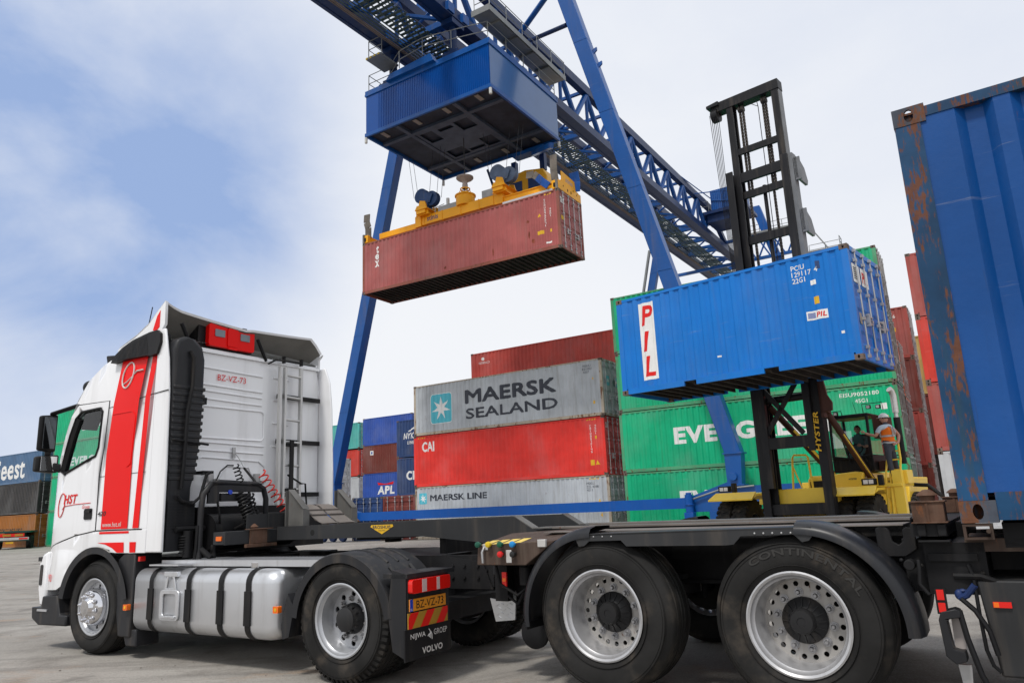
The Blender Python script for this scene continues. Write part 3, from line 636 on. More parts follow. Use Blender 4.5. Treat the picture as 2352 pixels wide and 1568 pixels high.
# chassis
b = B()
for y in (-.43, .37): b.box(-1.05, 4.6, y, y + .06, .72, .99)
for x in (-.9, .55, 1.6, 2.6, 3.6): b.box(x, x + .1, -.37, .37, .75, .95)
b.box(-.55, .55, -.9, .9, .42, .58); b.cyl((0, -1.0, .5), (0, 1.0, .5), .11, 12); b.sphere((0, 0, .5), .27, 8)
b.box(3.7, 3.95, -1.0, 1.0, .42, .55); b.box(.9, 3.4, -.36, .36, .45, .75); b.box(.85, 2.9, -1.2, -.55, .3, .9)
fr = p('chassis_frame', b, CHS)
b = B()
for i in range(5):
    for z in (.78, .86): b.cyl((-.62 - i * .09, .431, z), (-.62 - i * .09, .447, z), .014, 6)
b.hexa([(-1.05, .434, .70), (-.45, .434, .70), (-.55, .434, .98), (-.95, .434, .93), (-1.05, .45, .70), (-.45, .45, .70), (-.55, .45, .98), (-.95, .45, .93)])
for x in (-.62, -.75, -.9):
    for z in (.80, .90): b.cyl((x, .45, z), (x, .468, z), .016, 6)
p('gusset_plate', b, CHS, fr)
b = B(); b.prism([(.25, .99), (.95, .99), (.95, 1.01), (.2, 1.02), (-.25, .97), (-.25, .95)], 'y', -.38, .38); p('fifth_wheel', b, CHS)
# wheels
wheel(TR, 3.837, 1.235, .508, 'steer'); wheel(TR, 3.837, -1.235, .508, 'steer', True, False)
wheel(TR, 0, 1.24, .512, 'drive'); wheel(TR, 0, .90, .512, 'drive', False, False); wheel(TR, 0, -1.24, .512, 'drive', True, False); wheel(TR, 0, -.90, .512, 'drive', True, False)
# cab skins
def yside(x, z):
    y = 1.245
    if x > 4.62: y -= .11 * ((x - 4.62) / .42) ** 2
    if z > 2.85: y -= .07 * ((z - 2.85) / .6) ** 2
    if z < 1.1 and x > 4.4: y += .02
    return y
def skin(sg, off=0.0): return lambda u, v, d: (u, sg * (yside(u, v) + off - d), v)
def dens(P, k=.12):
    o = []
    for i in range(len(P)):
        a = P[i]; c = P[(i + 1) % len(P)]; n = max(1, int(sqrt((a[0] - c[0]) ** 2 + (a[1] - c[1]) ** 2) / k))
        o += [(a[0] + (c[0] - a[0]) * j / n, a[1] + (c[1] - a[1]) * j / n) for j in range(n)]
    return o
def skinpanel(b, poly, holes, sg, off=0, th=.03, step=.13):       # cut in vertical strips so the panel follows the cab's curve
    x0 = min(q[0] for q in poly); x1 = max(q[0] for q in poly); n = max(1, int((x1 - x0) / step)); xs = [x0 + (x1 - x0) * i / n for i in range(1, n)]
    if holes:
        tr = tessellate_polygon([[V((u, v, 0)) for u, v in l] for l in [poly] + holes]); flat = [q for l in [poly] + holes for q in l]; polys = [[flat[i] for i in t] for t in tr]
    else: polys = [[poly[i] for i in t] for t in tessellate_polygon([[V((u, v, 0)) for u, v in poly]])]
    out = []
    for q in polys:
        rest = q
        for x in xs:
            if len(rest) < 3: break
            a = clip(rest, x, True)
            if len(a) > 2: out.append(a)
            rest = clip(rest, x, False)
        if len(rest) > 2: out.append(rest)
    f = skin(sg, off)
    for q in out: b.add([f(u, v, 0) for u, v in q], [tuple(range(len(q)))]); 
    if th:
        for q in out: b.add([f(u, v, th) for u, v in q], [tuple(range(len(q)))])
        for l in [dens(poly, step)] + [dens(h, step) for h in holes]:
            m = len(l); b.add([f(u, v, 0) for u, v in l] + [f(u, v, th) for u, v in l], [(i, (i + 1) % m, m + (i + 1) % m, m + i) for i in range(m)])
    return b
OUT = [(4.985, 1.16), (5.01, 1.6), (4.96, 2.06), (4.80, 2.42), (4.64, 2.70), (4.50, 2.93), (4.32, 3.14), (4.05, 3.31), (3.6, 3.44), (2.9, 3.47)]
DOOR = [(3.895, 1.345), (4.30, 1.30), (4.985, 1.16), (5.005, 1.6), (4.955, 2.06), (4.62, 2.72), (4.47, 2.85), (3.80, 2.83), (3.84, 2.3), (3.90, 1.95)]
WINH = [(4.765, 2.065), (4.60, 2.50), (4.50, 2.69), (4.38, 2.76), (3.98, 2.765), (3.92, 2.72), (3.95, 2.30), (4.00, 2.20), (4.15, 2.165), (4.65, 2.03)]
cabp = B()
for sg in (1, -1):
    skinpanel(cabp, [(2.9, 1.345), (3.885, 1.345), (3.89, 1.95), (3.83, 2.3), (3.79, 2.84), (4.45, 2.862), (4.52, 2.88), (4.32, 3.14), (4.05, 3.31), (3.6, 3.44), (2.9, 3.47)], [], sg)
    a0 = [(3.837 + .70 * cos(radians(q)), .50 + .66 * sin(radians(q))) for q in range(20, 166, 8)]
    skinpanel(cabp, [(4.985, 1.145), (4.30, 1.285), (3.89, 1.33), (2.9, 1.33), (2.9, 1.09), (3.39, 1.09)] + [q for q in a0[::-1] if q[1] > 1.09 or q[0] > 3.9] + [(4.60, .68), (4.93, .67)], [], sg, .004)
rows = []
for (x, z) in OUT:
    r = []
    for k in range(17):
        y = -1 + k / 8; yy = y * yside(x, z); fw = max(0, min(1, (x - 3.9) / .8)); r.append((x + .16 * fw * (1 - abs(y) ** 2.4), yy, z + (.05 * (1 - y * y) if z > 3.2 else 0)))
    rows.append(r)
for a, c_ in ((rows[:3], None), (rows[5:], None), ([r[:2] for r in rows[2:6]], 0), ([r[-2:] for r in rows[2:6]], 0)): cabp.grid(a)
rows = [[(2.9, -1 * 1.2 + .15 * k, z) for k in range(17)] for z in (1.40, 3.44)]
cabp.grid(rows); cabp.box(2.91, 4.9, -1.15, 1.15, 1.40, 1.42)
cab = p('cab_body', cabp, WP, smooth=40)
for sg in (1, -1):
    b = B(); skinpanel(b, DOOR, [WINH], sg, .006); d = p('door', b, WP)
    b = B(); skinpanel(b, WINH, [], sg, -.012, 0); p('window', b, WIN, d)
    rim = [(u + .0, v) for u, v in WINH]; b = B(); f = skin(sg, .008); b.tube([f(u, v, 0) for u, v in dens(rim, .1)], .016, 6, True)
    b.tube([f(u - .06, v, .02) for u, v in ((4.765, 2.075), (4.60, 2.49), (4.50, 2.68))], .045, 6); p('window_seal', b, BLK, d)
    b = B(); b.prism(rrect(3.98, 4.14, 1.47, 1.595, .02), 'y', sg * 1.235, sg * 1.262); b.box(4.0, 4.12, sg * 1.262 if sg > 0 else -1.275, sg * 1.275 if sg > 0 else -1.262, 1.545, 1.575); p('handle', b, BLK, d)
b = B()
for k in range(17):
    pass
wsr = []
for (x, z) in ((4.955, 2.08), (4.80, 2.43), (4.64, 2.71), (4.53, 2.88)):
    wsr.append([(x + .012 + .16 * max(0, min(1, (x - 3.9) / .8)) * (1 - abs(y) ** 2.4), y * (yside(x, z) + .004), z + .004) for y in [-.88 + k * 1.76 / 16 for k in range(17)]])
p('windscreen', b.grid(wsr), WSC)
b = B(); b.box(2.96, 3.5, -1.1, 1.1, 1.45, 2.06); b.box(4.45, 4.85, -1.0, .95, 1.45, 1.98); b.prism([(4.2, 1.95), (4.62, 2.06), (4.8, 2.0), (4.8, 1.9), (4.2, 1.8)], 'y', -.95, .95)
for y in (-.62, .62): b.prism([(3.5, 1.5), (4.0, 1.5), (4.05, 1.9), (3.75, 1.92), (3.66, 2.55), (3.5, 2.6)], 'y', y - .26, y + .26); b.box(3.5, 3.62, y - .14, y + .14, 2.6, 2.8)
p('cab_interior', b, BLK)
b = B(); c0 = V((4.32, .62, 2.16)); q = V((.85, 0, .52)).normalized(); u = V((0, 1, 0)); w_ = q.cross(u); b.tube([c0 + (u * cos(a) + w_ * sin(a)) * .225 for a in [2 * pi * k / 24 for k in range(24)]], .016, 7, True)
for a in (0.3, 2.84, 4.7): b.bar(c0, c0 + (u * cos(a) + w_ * sin(a)) * .22, .03, .02)
b.cyl(c0, c0 + q * .25, .04); p('steering_wheel', b, BLK)
# seams, sill line, wheel arch lip
b = B(); f = skin(1, .003)
for L_ in ([(2.64, 2.83), (3.0, 2.815), (3.3, 2.79), (3.8, 2.75)], [(2.98, 1.955), (3.88, 1.95)]): b.tube([f(u, v, 0) for u, v in dens(L_ , .15)[:-1] + [L_[-1]]], .003, 5)
b.tube([f(u, v, 0) for u, v in ((3.895, 1.34), (3.9, 1.95), (3.84, 2.3), (3.802, 2.835))], .0045, 5); b.tube([f(u, v, 0) for u, v in ((3.0, 1.338), (3.45, 1.338), (3.89, 1.338), (4.3, 1.293), (4.62, 1.23), (4.97, 1.152))], .004, 5)
p('panel_gap', b, BLK)
a0 = [radians(q) for q in range(8, 172, 6)]
for sg in (1, -1):
    b = B(); R_ = []
    for a in a0:
        x = 3.837 + .70 * cos(a); z = .50 + .66 * sin(a); x2 = 3.837 + .605 * cos(a); z2 = .50 + .585 * sin(a); R_.append([(x, sg * 1.272, z), (x2, sg * 1.268, z2), (x2, sg * .95, z2)])
    b.grid(R_); p('wheel_arch', b, PLA, cab)
# stripes
STR = [[(3.775, 1.352), (3.252, 1.352), (3.245, 2.17), (3.19, 2.78), (3.125, 3.30), (3.64, 3.30), (3.70, 2.78), (3.775, 2.2)], [(3.154, 1.352), (3.04, 1.352), (3.012, 2.15), (2.975, 2.79), (2.925, 3.30), (3.03, 3.30), (3.07, 2.79), (3.105, 2.15)],
       [(3.80, 1.325), (3.22, 1.325), (3.22, 1.30), (3.80, 1.30)], [(3.83, 1.205), (3.30, 1.205), (3.29, 1.095), (3.42, 1.095), (3.52, 1.145), (3.66, 1.185)], [(3.19, 1.205), (3.07, 1.205), (3.07, 1.095), (3.18, 1.095)]]
for sg in (1, -1):
    for s_ in STR: b = B(); skinpanel(b, s_, [], sg, .0085, 0); p('red_stripe', b, RP)
def sideword(t, x0, z0, h, m, w=None, name='lettering'):            # reads left to right seen from +y: u runs against x
    f = skin(1, .011); return paint_on(name, word_polys(t, 0, z0, w or h * GLY[t][2], h), m, TR, lambda u, v: f(x0 - u, v, 0))
LGREY = mat('pale stripe lettering', (.62, .60, .58), .4)
sideword('HST', 4.62, 1.665, .11, REDL, .30); sideword('Groep', 4.20, 1.585, .055, REDL, .16); sideword('www.hst.nl', 3.745, 1.375, .055, LGREY, .37); sideword('90', 4.83, .77, .085, REDL); sideword('420', 3.86, 1.50, .055, PLA, .17)
def ring(b, cx, cz, rx, rz, a0, a1, r, tilt=0): f = skin(1, .011); b.tube([f(cx + rx * cos(radians(a)) + tilt * sin(radians(a)), cz + rz * sin(radians(a)), 0) for a in range(a0, a1 + 1, 10)], r, 5)
b = B(); ring(b, 4.67, 1.655, .075, .14, 0, 360, .005, -.02); f = skin(1, .011); b.tube([f(4.64, 1.60, 0), f(4.60, 1.64, 0), f(4.36, 1.655, 0), f(4.03, 1.66, 0)], .004, 5); p('emblem', b, REDL)
b = B(); ring(b, 3.46, 3.10, .105, .15, 0, 360, .009, -.02); b.tube([f(3.34, 3.10, .0), f(3.30, 3.13, 0), f(3.17, 3.13, 0)], .009, 5); b.tube([f(3.56, 2.99, 0), f(3.47, 3.02, 0), f(3.38, 3.07, 0)], .007, 5); p('emblem', b, LGREY)
b = B(); f = skin(1, .010); b.tube([f(u, v, 0) for u, v in dens([(3.70, 2.66), (3.30, 2.66), (3.235, 2.60), (3.27, 2.06), (3.34, 2.03), (3.72, 2.03)], .1)[:-8]], .006, 5); p('panel_pressing', b, RP)
# front corner: bumper, headlamp, step
b = B()
for sg in (1, -1): b.prism([(4.94, .48), (5.06, .48), (5.11, .62), (5.13, 1.0), (5.06, 1.09), (4.96, 1.12), (4.94, .67)], 'y', sg * (.75 if sg > 0 else 1.215), sg * (1.215 if sg > 0 else .75))
b.box(4.95, 5.15, -.75, .75, .40, 1.0); p('bumper', b, WP, bevel=.03)
b = B()
for sg in (1, ): b.prism(rrect(5.03, 5.085, .72, .96, .02), 'y', sg * 1.212, sg * 1.225)
b.box(5.08, 5.145, 1.05, 1.225, 1.0, 1.05); p('headlight', b, PLA)
b = B(); b.prism([(4.36, .28), (4.98, .27), (5.14, .34), (5.16, .47), (4.95, .475), (4.93, .60), (4.60, .62), (4.52, .40), (4.36, .40)], 'y', .7, 1.25); b.prism([(4.36, .28), (4.98, .27), (5.14, .34), (5.16, .47), (4.6, .47), (4.52, .40), (4.36, .40)], 'y', -1.25, .699); st_ = p('entry_step', b, PLA, bevel=.02)
b = B(); b.box(4.78, 5.0, .9, 1.262, .43, .455); p('step_tread', b, ALU, st_)
b = B(); b.prism([(3.10, .22), (3.32, .22), (3.40, .55), (3.40, 1.02), (3.30, 1.08), (3.08, 1.08)], 'y', .92, 1.24); b.prism([(3.0, .13), (3.2, .13), (3.28, .30), (3.02, .30)], 'y', .95, 1.22); p('wheel_mudguard', b, PLA, bevel=.015)
# mirrors
for sg in (1, -1):
    b = B(); b.prism(rrect(4.91, 5.13, 2.30, 2.76, .06), 'y', sg * 1.36, sg * 1.52) if False else None
    def mbox(b, z0, z1, x0, x1, y0, y1): b.hexa([(x0, sg * y0, z0), (x1, sg * y0, z0), (x1 - .03, sg * y1, z0 + .02), (x0 + .05, sg * y1, z0 + .02), (x0, sg * y0, z1), (x1, sg * y0, z1), (x1 - .03, sg * y1, z1 - .02), (x0 + .05, sg * y1, z1 - .02)])
    mbox(b, 2.31, 2.78, 4.88, 5.02, 1.27, 1.46); mbox(b, 2.055, 2.28, 4.88, 5.06, 1.22, 1.46); b.cyl((4.95, sg * 1.33, 2.26), (4.95, sg * 1.33, 2.34), .035)
    b.bar((4.94, sg * 1.34, 2.78), (4.55, sg * 1.20, 2.87), .06, .05); b.bar((4.95, sg * 1.3, 2.15), (4.86, sg * 1.18, 2.10), .12, .10)
    m_ = p('side_mirror', b, BLK, bevel=.025, seg=3)
    b = B(); b.box(4.873, 4.878, min(sg * 1.295, sg * 1.435), max(sg * 1.295, sg * 1.435), 2.35, 2.74); p('mirror_glass', b, MIR_DARK, m_); b = B(); b.box(4.873, 4.878, min(sg * 1.25, sg * 1.435), max(sg * 1.25, sg * 1.435), 2.08, 2.255); p('mirror_glass', b, MIR2, m_)
b = B(); b.prism([(4.70, 2.60), (4.55, 2.90), (4.44, 3.03), (4.40, 3.02), (4.5, 2.86), (4.66, 2.58)], 'y', .9, 1.1); p('sun_visor', b, BLK)
p('beacon', B().sphere((4.47, 1.13, 3.09), .085, 10).cyl((4.43, 1.12, 3.03), (4.40, 1.1, 2.98), .04), BLK); p('air_horn', B().prism([(4.02, 3.36), (4.16, 3.34), (4.20, 3.46), (4.02, 3.44)], 'y', 1.0, 1.12), BLK, bevel=.02)
p('antenna', B().tube([(3.60, 1.0, 3.43), (3.53, 1.0, 3.70), (3.46, 1.0, 3.98)], .0065, 5).cyl((3.60, 1.0, 3.40), (3.595, 1.0, 3.46), .025), BLK)
# roof deflector and side fairings
b = B()
def sh(pts, th=.025):
    rows = []
    for x, z, yw, dr in pts:
        rows.append([(x, y * yw, z - dr * (1 - abs(y)) - (.0 if abs(y) < .9 else 0)) for y in [-1 + k / 10 for k in range(21)]])
    b.grid(rows); b.grid([[(x - .02, y * .985, z - .03) for x, y, z in r] for r in rows]); b.grid([rows[-1], [(x - .02, y * .985, z - .03) for x, y, z in rows[-1]]])
def edge(z0): return z0
rows = []
for x, z in ((3.75, 3.47), (3.4, 3.56), (3.15, 3.66), (2.98, 3.78), (2.86, 3.86)):
    r = []
    for k in range(25):
        y = -1 + k / 12; k_ = (3.75 - x) / .9; e = abs(y); zz = z - (.02 + .10 * k_) * (1 - e) ** .7 * (1 if y > 0 else .8)
        if y < -.86: zz -= (abs(y) - .86) / .14 * .22 * k_
        if y > .86: zz += (y - .86) / .14 * .045 * k_
        r.append((x - .04 * (1 - e) * k_, y * 1.215, zz))
    rows.append(r)
b.grid(rows); b.grid([rows[-1], [(x + .01, y * .985, z - .028) for x, y, z in rows[-1]]])
lin = B().grid([[(x + .01, y * .985, z - .028) for x, y, z in r] for r in rows])
for sg in (1, -1):
    top = 3.895 if sg > 0 else 3.60
    b.prism([(3.75, 3.30), (3.75, 3.45), (3.4, 3.55), (3.15, 3.66 if sg > 0 else 3.58), (2.98, 3.80 if sg > 0 else 3.60), (2.845, top), (2.835, 3.62), (2.90, 3.55), (2.90, 3.28)], 'y', sg * 1.19, sg * 1.222)
wd = p('wind_deflector', b, WP, smooth=50); lin.box(3.3, 3.32, -1.16, 1.16, 3.44, 3.57); p('deflector_shade_lining', lin, mat('shade grey deflector inside', (.20, .19, .17), .6, 0, .15, .2), wd)  # recess shade under the deflector is put into the lining's grey
b = B(); b.prism([(3.06, 3.58), (2.99, 3.74), (2.93, 3.80), (2.93, 3.60), (2.99, 3.56)], 'y', 1.2235, 1.2245); p('red_stripe', b, RP)
for sg in (1, -1):
    b = B()
    lo, hi = (1.09, 3.56) if sg > 0 else (1.45, 3.42)
    P = [(3.0, lo), (2.625, lo), (2.63, 2.0), (2.66, 2.84), (2.70, 3.2), (2.79, hi), (2.90, hi), (2.93, 2.8), (3.0, 2.0)]
    b.prism(P, 'y', sg * 1.212, sg * 1.242); p('side_fairing', b, WP, bevel=.012)
b = B(); b.tube([(2.66, 1.2435, 2.835), (3.0, 1.2435, 2.815)], .005, 5); p('panel_gap', b, BLK)
b = B(); b.prism([(3.80, 3.285), (3.74, 3.36), (3.58, 3.44), (3.38, 3.50), (3.05, 3.545), (2.90, 3.55), (2.83, 3.50), (2.82, 3.40), (2.88, 3.27), (3.02, 3.26), (3.03, 3.275), (3.4, 3.29)], 'y', 1.14, 1.275)
gi = p('air_intake_scoop', b, BLK, bevel=.025, seg=3)
b = B()
for i in range(26):
    x = 3.05 + i * .024; xx = x + .05; z1 = 3.545 - .045 * (xx - 3.05) / .33 if xx < 3.38 else (3.50 - .06 * (xx - 3.38) / .2 if xx < 3.58 else 3.44 - .08 * (xx - 3.58) / .16)
    b.bar((x, 1.276, 3.295), (xx, 1.276, z1 - .03), .006, .005, (0, 1, 0))
p('grille_bars', b, PLA, gi)
# black intake stack behind the cab
b = B(); prof = [(1.20, 1.15), (1.20, 3.30), (1.17, 3.42), (1.08, 3.475), (.93, 3.45), (.84, 3.37), (.80, 3.22), (.80, 2.70), (.815, 2.30), (.86, 1.95), (.90, 1.80), (.90, 1.15)]
b.prism(prof, 'x', 2.64, 2.87); stk = p('air_intake_stack', b, PLA, bevel=.045, seg=3)
b = B(); z = 1.84
while z < 2.86: b.box(2.633, 2.86, ((.89 if z < 1.9 else .86 - (z - 1.95) * .128 if z < 2.3 else .815 - (z - 2.3) * .037) - .006), 1.19, z, z + .045); z += .078
p('stack_ribs', b, PLA, stk, bevel=.012)
b = B(); b.tube([(2.62, 1.02, 3.30), (2.60, .985, 3.22), (2.605, .98, 2.9), (2.60, 1.03, 2.6), (2.605, 1.04, 2.0), (2.61, 1.05, 1.75)], .022, 7); p('stack_gap', b, BLK, stk)
b = B(); b.box(2.63, 2.9, .86, 1.19, 1.09, 1.62)
for i in range(11): b.box(2.62, 2.64, .86, 1.19, 1.30 + i * .03, 1.312 + i * .03)
p('lower_duct', b, PLA, stk); p('stack_strap', B().tube([(2.61, 1.2, 2.28), (2.60, 1.0, 2.265), (2.61, .74, 2.245)], .014, 6).box(2.70, 2.88, .72, .80, 2.72, 2.80), BLK, stk)
b = B(); b.tube([(2.80, .68, 1.93), (2.58, .72, 1.93), (2.56, .78, 1.90), (2.57, .84, 1.66), (2.58, .93, 1.58), (2.60, 1.05, 1.62), (2.61, 1.1, 1.68)], .018, 7); b.box(2.6, 2.86, .66, .80, 1.92, 1.95); p('grab_handle', b, BLK)
# back wall pressings
b = B(); X = 2.894
def bead(P, r=.011): b.tube([(X, y, z) for y, z in P], r, 6)
for z in (3.205, 3.00, 2.925, 2.83): bead([(.74, z), (-.225, z - .02)])
for z in (2.31, 2.215): bead([(.69, z), (-.27, z - .02)])
bead(rrect(-.265, .685, 2.36, 2.735, .06, 4) + [(.625 + .06, 2.675)]); bead([(.72, 1.98), (.70, 2.09), (.62, 2.13), (-.20, 2.10), (-.29, 2.04), (-.31, 1.95)]); bead([(.40, 1.83), (.30, 2.03), (-.05, 2.02), (-.14, 1.86)], .009)
for z in (3.2, 2.9, 2.6, 2.3): bead([(-.40, z), (-.66, z - .01)])
b.box(2.868, 2.9, -1.18, .80, 3.385, 3.42); b.box(2.86, 2.9, .62, .84, 1.40, 1.55); b.box(2.86, 2.9, -.25, .62, 1.56, 1.62); p('wall_pressing', b, WP, cab)
paint_on('licence_number', word_polys('BZ-VZ-73', 0, 0, .415, .075), REDL, TR, lambda u, v: (2.884, .455 - u, 3.065 + v))
for y, z in ((.525, 1.90), (-.15, 1.885)): b = B(); b.box(2.83, 2.885, y - .035, y + .035, z - .055, z + .06); b.box(2.78, 2.83, y - .085, y - .035, z - .055, z - .025); p('mounting_bracket', b, STEEL, bevel=.004)
b = B(); b.box(2.868, 2.885, .165, .205, 2.13, 2.26); b.tube([(2.86, .18, 2.19), (2.80, .165, 2.12), (2.72, .15, 2.0)], .005, 5); p('hook', b, STEEL); p('gas_strut', B().cyl((2.72, .15, 2.0), (2.5, .13, 1.80), .014), BLK)
# ladder
b = B()
for y in (-.425, -.505, -.775): b.box(2.765, 2.815, y - .017, y + .017, 1.44, 3.34 if y > -.6 else 3.36)
for z in (3.24, 2.95, 2.65, 2.36, 2.06, 1.76): b.cyl((2.79, -.50, z), (2.79, -.775, z - .01), .018, 10)
for y in (-.425, -.505, -.775):
    for z in (3.2, 2.72, 2.2, 1.7): b.cyl((2.763, y, z), (2.760, y, z), .006, 6)
p('ladder', b, LAD)
b = B()
for z in (2.955, 2.365, 1.685): p('ladder_bracket', B().box(2.82, 2.86, -1.16, -.43, z - .028, z + .028), BLK)
b.box(2.74, 2.76, -.64, -.58, 1.75, 2.38)
for z in (2.33, 1.75): b.box(2.75, 2.83, -.70, -.53, z - .03, z + .01)
b.tube([(2.76, -.56, 1.93), (2.75, -.78, 1.82), (2.76, -.86, 1.82), (2.77, -.9, 1.5)], .012, 6); p('ladder_lock', b, BLK)
b = B(); b.tube([(2.82, -.25, 3.36), (2.80, -.35, 3.42), (2.80, -.55, 3.43), (2.82, -.82, 3.44)], .014, 6)
for y in (-.5, -.8): b.box(2.79, 2.84, y - .012, y + .012, 3.40, 3.49)
p('air_pipe', b, BLK)
for a, c in (((2.85, 1.0, 3.67), (2.87, .84, 3.40)), ((2.85, -.09, 3.66), (2.87, -.25, 3.40))): p('roof_stay', B().cyl(a, c, .022, 8), BLK)
# red first aid box under the deflector
b = B(); b.prism(rrect(-.05, .62, 3.475, 3.755, .03), 'x', 2.86, 2.93); rb = p('fire_extinguisher_box', b, RP, bevel=.015)
b = B(); b.prism(rrect(-.07, .72, 3.46, 3.77, .03), 'x', 2.931, 3.12); b.box(2.85, 2.93, .08, .14, 3.755, 3.768); b.box(2.85, 2.93, .28, .34, 3.755, 3.768); b.box(2.85, 2.93, .46, .52, 3.755, 3.768); p('box_back', b, BLK, rb)
b = B(); b.prism(rrect(.03, .17, 3.60, 3.69, .01), 'x', 2.850, 2.858); p('box_window', b, mat('smoked plastic', (.16, .18, .20), .15, 0, .3), rb); p('box_window', B().prism(rrect(.40, .54, 3.60, 3.69, .01), 'x', 2.850, 2.858), MATS['smoked plastic'], rb)
b = B(); b.prism(rrect(.21, .36, 3.50, 3.73, .02), 'x', 2.846, 2.859); b.box(2.842, 2.86, .22, .35, 3.462, 3.49); p('box_lid', b, RP, rb)
# hose carrier, coils, dark machinery under the rear wall
b = B(); b.tube([(2.42, .93, 1.0), (2.42, .93, 1.5), (2.42, .91, 1.68), (2.42, .82, 1.79), (2.42, .70, 1.81), (2.42, .2, 1.79), (2.42, .10, 1.74), (2.42, .06, 1.62), (2.42, .06, 1.1)], .033, 10)
b.box(2.40, 2.43, .14, .84, 1.70, 1.78); b.box(2.39, 2.44, .30, .70, 1.60, 1.69); b.box(2.36, 2.46, .68, .82, 1.80, 1.815); b.box(2.36, 2.46, .14, .30, 1.79, 1.80); b.box(2.40, 2.43, .72, .86, 1.58, 1.70); p('hose_carrier', b, PLA)
p('tap', B().cyl((2.38, .60, 1.70), (2.36, .60, 1.70), .025, 8), mat('blue tap', (.02, .06, .5), .4))
def coil(p0, p1, R, r, n, m, name, bow=(0, 0, 0)):
    p0 = V(p0); p1 = V(p1); d = (p1 - p0).normalized(); u = d.cross(V((1, .2, 0))).normalized(); v = d.cross(u); P = []; bw = V(bow)
    for i in range(n * 12 + 1): t = i / (n * 12); a = 2 * pi * i / 12; P.append(p0.lerp(p1, t) + bw * (4 * t * (1 - t)) + (u * cos(a) + v * sin(a)) * R)
    p(name, B().tube(P, r, 6), m)
coil((2.38, .46, 1.70), (2.2, .34, 1.10), .05, .013, 17, BLK, 'coiled_hose'); coil((2.40, .36, 1.68), (2.3, .16, 1.25), .042, .011, 13, BLK, 'coiled_hose', (-.05, .05, -.1)); coil((2.40, .30, 1.66), (2.32, .05, 1.30), .042, .011, 12, BLK, 'coiled_hose', (.02, .03, -.08)); coil((2.34, .40, 1.62), (2.1, .30, 1.22), .042, .011, 14, BLK, 'coiled_hose', (.06, -.02, -.05))
coil((2.40, .52, 2.0), (2.42, .42, 1.80), .035, .008, 5, BLK, 'coiled_cable'); coil((2.40, .16, 1.93), (2.35, -.17, 1.47), .05, .008, 8, mat('red coiled hose', (.55, .02, .01), .4), 'coiled_hose')
b = B(); b.tube([(2.42, .76, 1.82), (2.4, .72, 1.93), (2.4, .63, 2.0), (2.40, .55, 2.0)], .009, 6); b.tube([(2.4, .74, 1.6), (2.38, .72, 1.45), (2.5, .62, 1.3)], .013, 6); b.tube([(2.36, .45, 1.62), (2.3, .42, 1.5), (2.3, .45, 1.35), (2.4, .5, 1.3)], .012, 6)
b.tube([(2.4, .92, 1.1), (2.3, .88, 1.02), (2.35, .8, .98), (2.5, .7, 1.12)], .03, 8); b.tube([(2.42, .96, 1.35), (2.42, .965, 1.1), (2.45, .96, .98)], .02, 7); p('air_hose', b, BLK)
b = B(); b.cyl((2.62, -.45, 1.27), (2.62, .72, 1.27), .20, 20); b.box(2.66, 2.88, -1.1, .8, 1.04, 1.55); b.box(2.3, 2.9, -1.0, .55, .90, .97)
b.cyl((2.55, .98, 1.02), (2.55, .98, 1.30), .05, 10); b.tube([(2.6, .75, 1.32), (2.6, 1.1, 1.32)], .03, 8)
for i in range(7): b.lathe([(.045, 0), (.06, .012), (.045, .024)], (2.58, 1.0, 1.06 + i * .028), 'z', 12)
p('engine_unit', b, BLK)
# catwalk and tank
b = B(); b.box(.40, 2.62, .62, 1.06, .965, .985)
for i in range(44): b.box(.42 + i * .05, .445 + i * .05, .63, 1.055, .986, 1.0)
p('catwalk', b, ALU); p('catwalk_rail', B().box(.40, 2.85, 1.061, 1.075, .94, 1.0).box(2.3, 2.8, 1.0, 1.25, .955, .97), ALU)
def tank_sec(o=0): return rrect(.55 - o, 1.25 + o, .285 - o, .925 + o, .13 + o, 6)
b = B(); secs = [(3.06, -.06), (3.05, -.02), (3.03, 0), (.98, 0), (.90, -.012), (.85, -.05), (.83, -.10)]; rows = [[(x, y, z) for y, z in tank_sec(o)] for x, o in secs]
for i in range(len(rows) - 1): n_ = len(rows[i]); b.add(rows[i] + rows[i + 1], [(k, (k + 1) % n_, n_ + (k + 1) % n_, n_ + k) for k in range(n_)])
b.add(rows[0], [tuple(range(len(rows[0])))]); b.add(rows[-1], [tuple(range(len(rows[-1])))])
tk = p('fuel_tank', b, ALU, smooth=50)
for x in (2.73, 2.10, 1.595, 1.19):
    b = B(); R1 = [(x - .036, y, z) for y, z in tank_sec(.008)]; R2 = [(x + .036, y, z) for y, z in tank_sec(.008)]; n_ = len(R1); b.add(R1 + R2, [(k, (k + 1) % n_, n_ + (k + 1) % n_, n_ + k) for k in range(n_)]); b.box(x - .045, x + .045, 1.255, 1.268, .42, .73); p('tank_strap', b, BLK, tk, smooth=50)
b = B()
b.panel(rrect(2.24, 2.56, .42, .72, .05), [rrect(2.29, 2.51, .47, .68, .03)], lambda u, v, d: (u, 1.268 - d, v), .016); b.panel([(2.30, .72), (2.50, .72), (2.46, .86), (2.34, .86)], [[(2.335, .735), (2.465, .735), (2.435, .845), (2.365, .845)]], lambda u, v, d: (u, 1.262 - d, v), .012); b.box(2.28, 2.52, 1.252, 1.285, .445, .47); b.box(2.29, 2.51, 1.22, 1.262, .85, .90)
p('tank_step', b, ALU, tk, bevel=.006); p('tank_cap', B().cyl((1.33, 1.05, .93), (1.33, 1.05, .975), .055, 20), CHROME, tk)
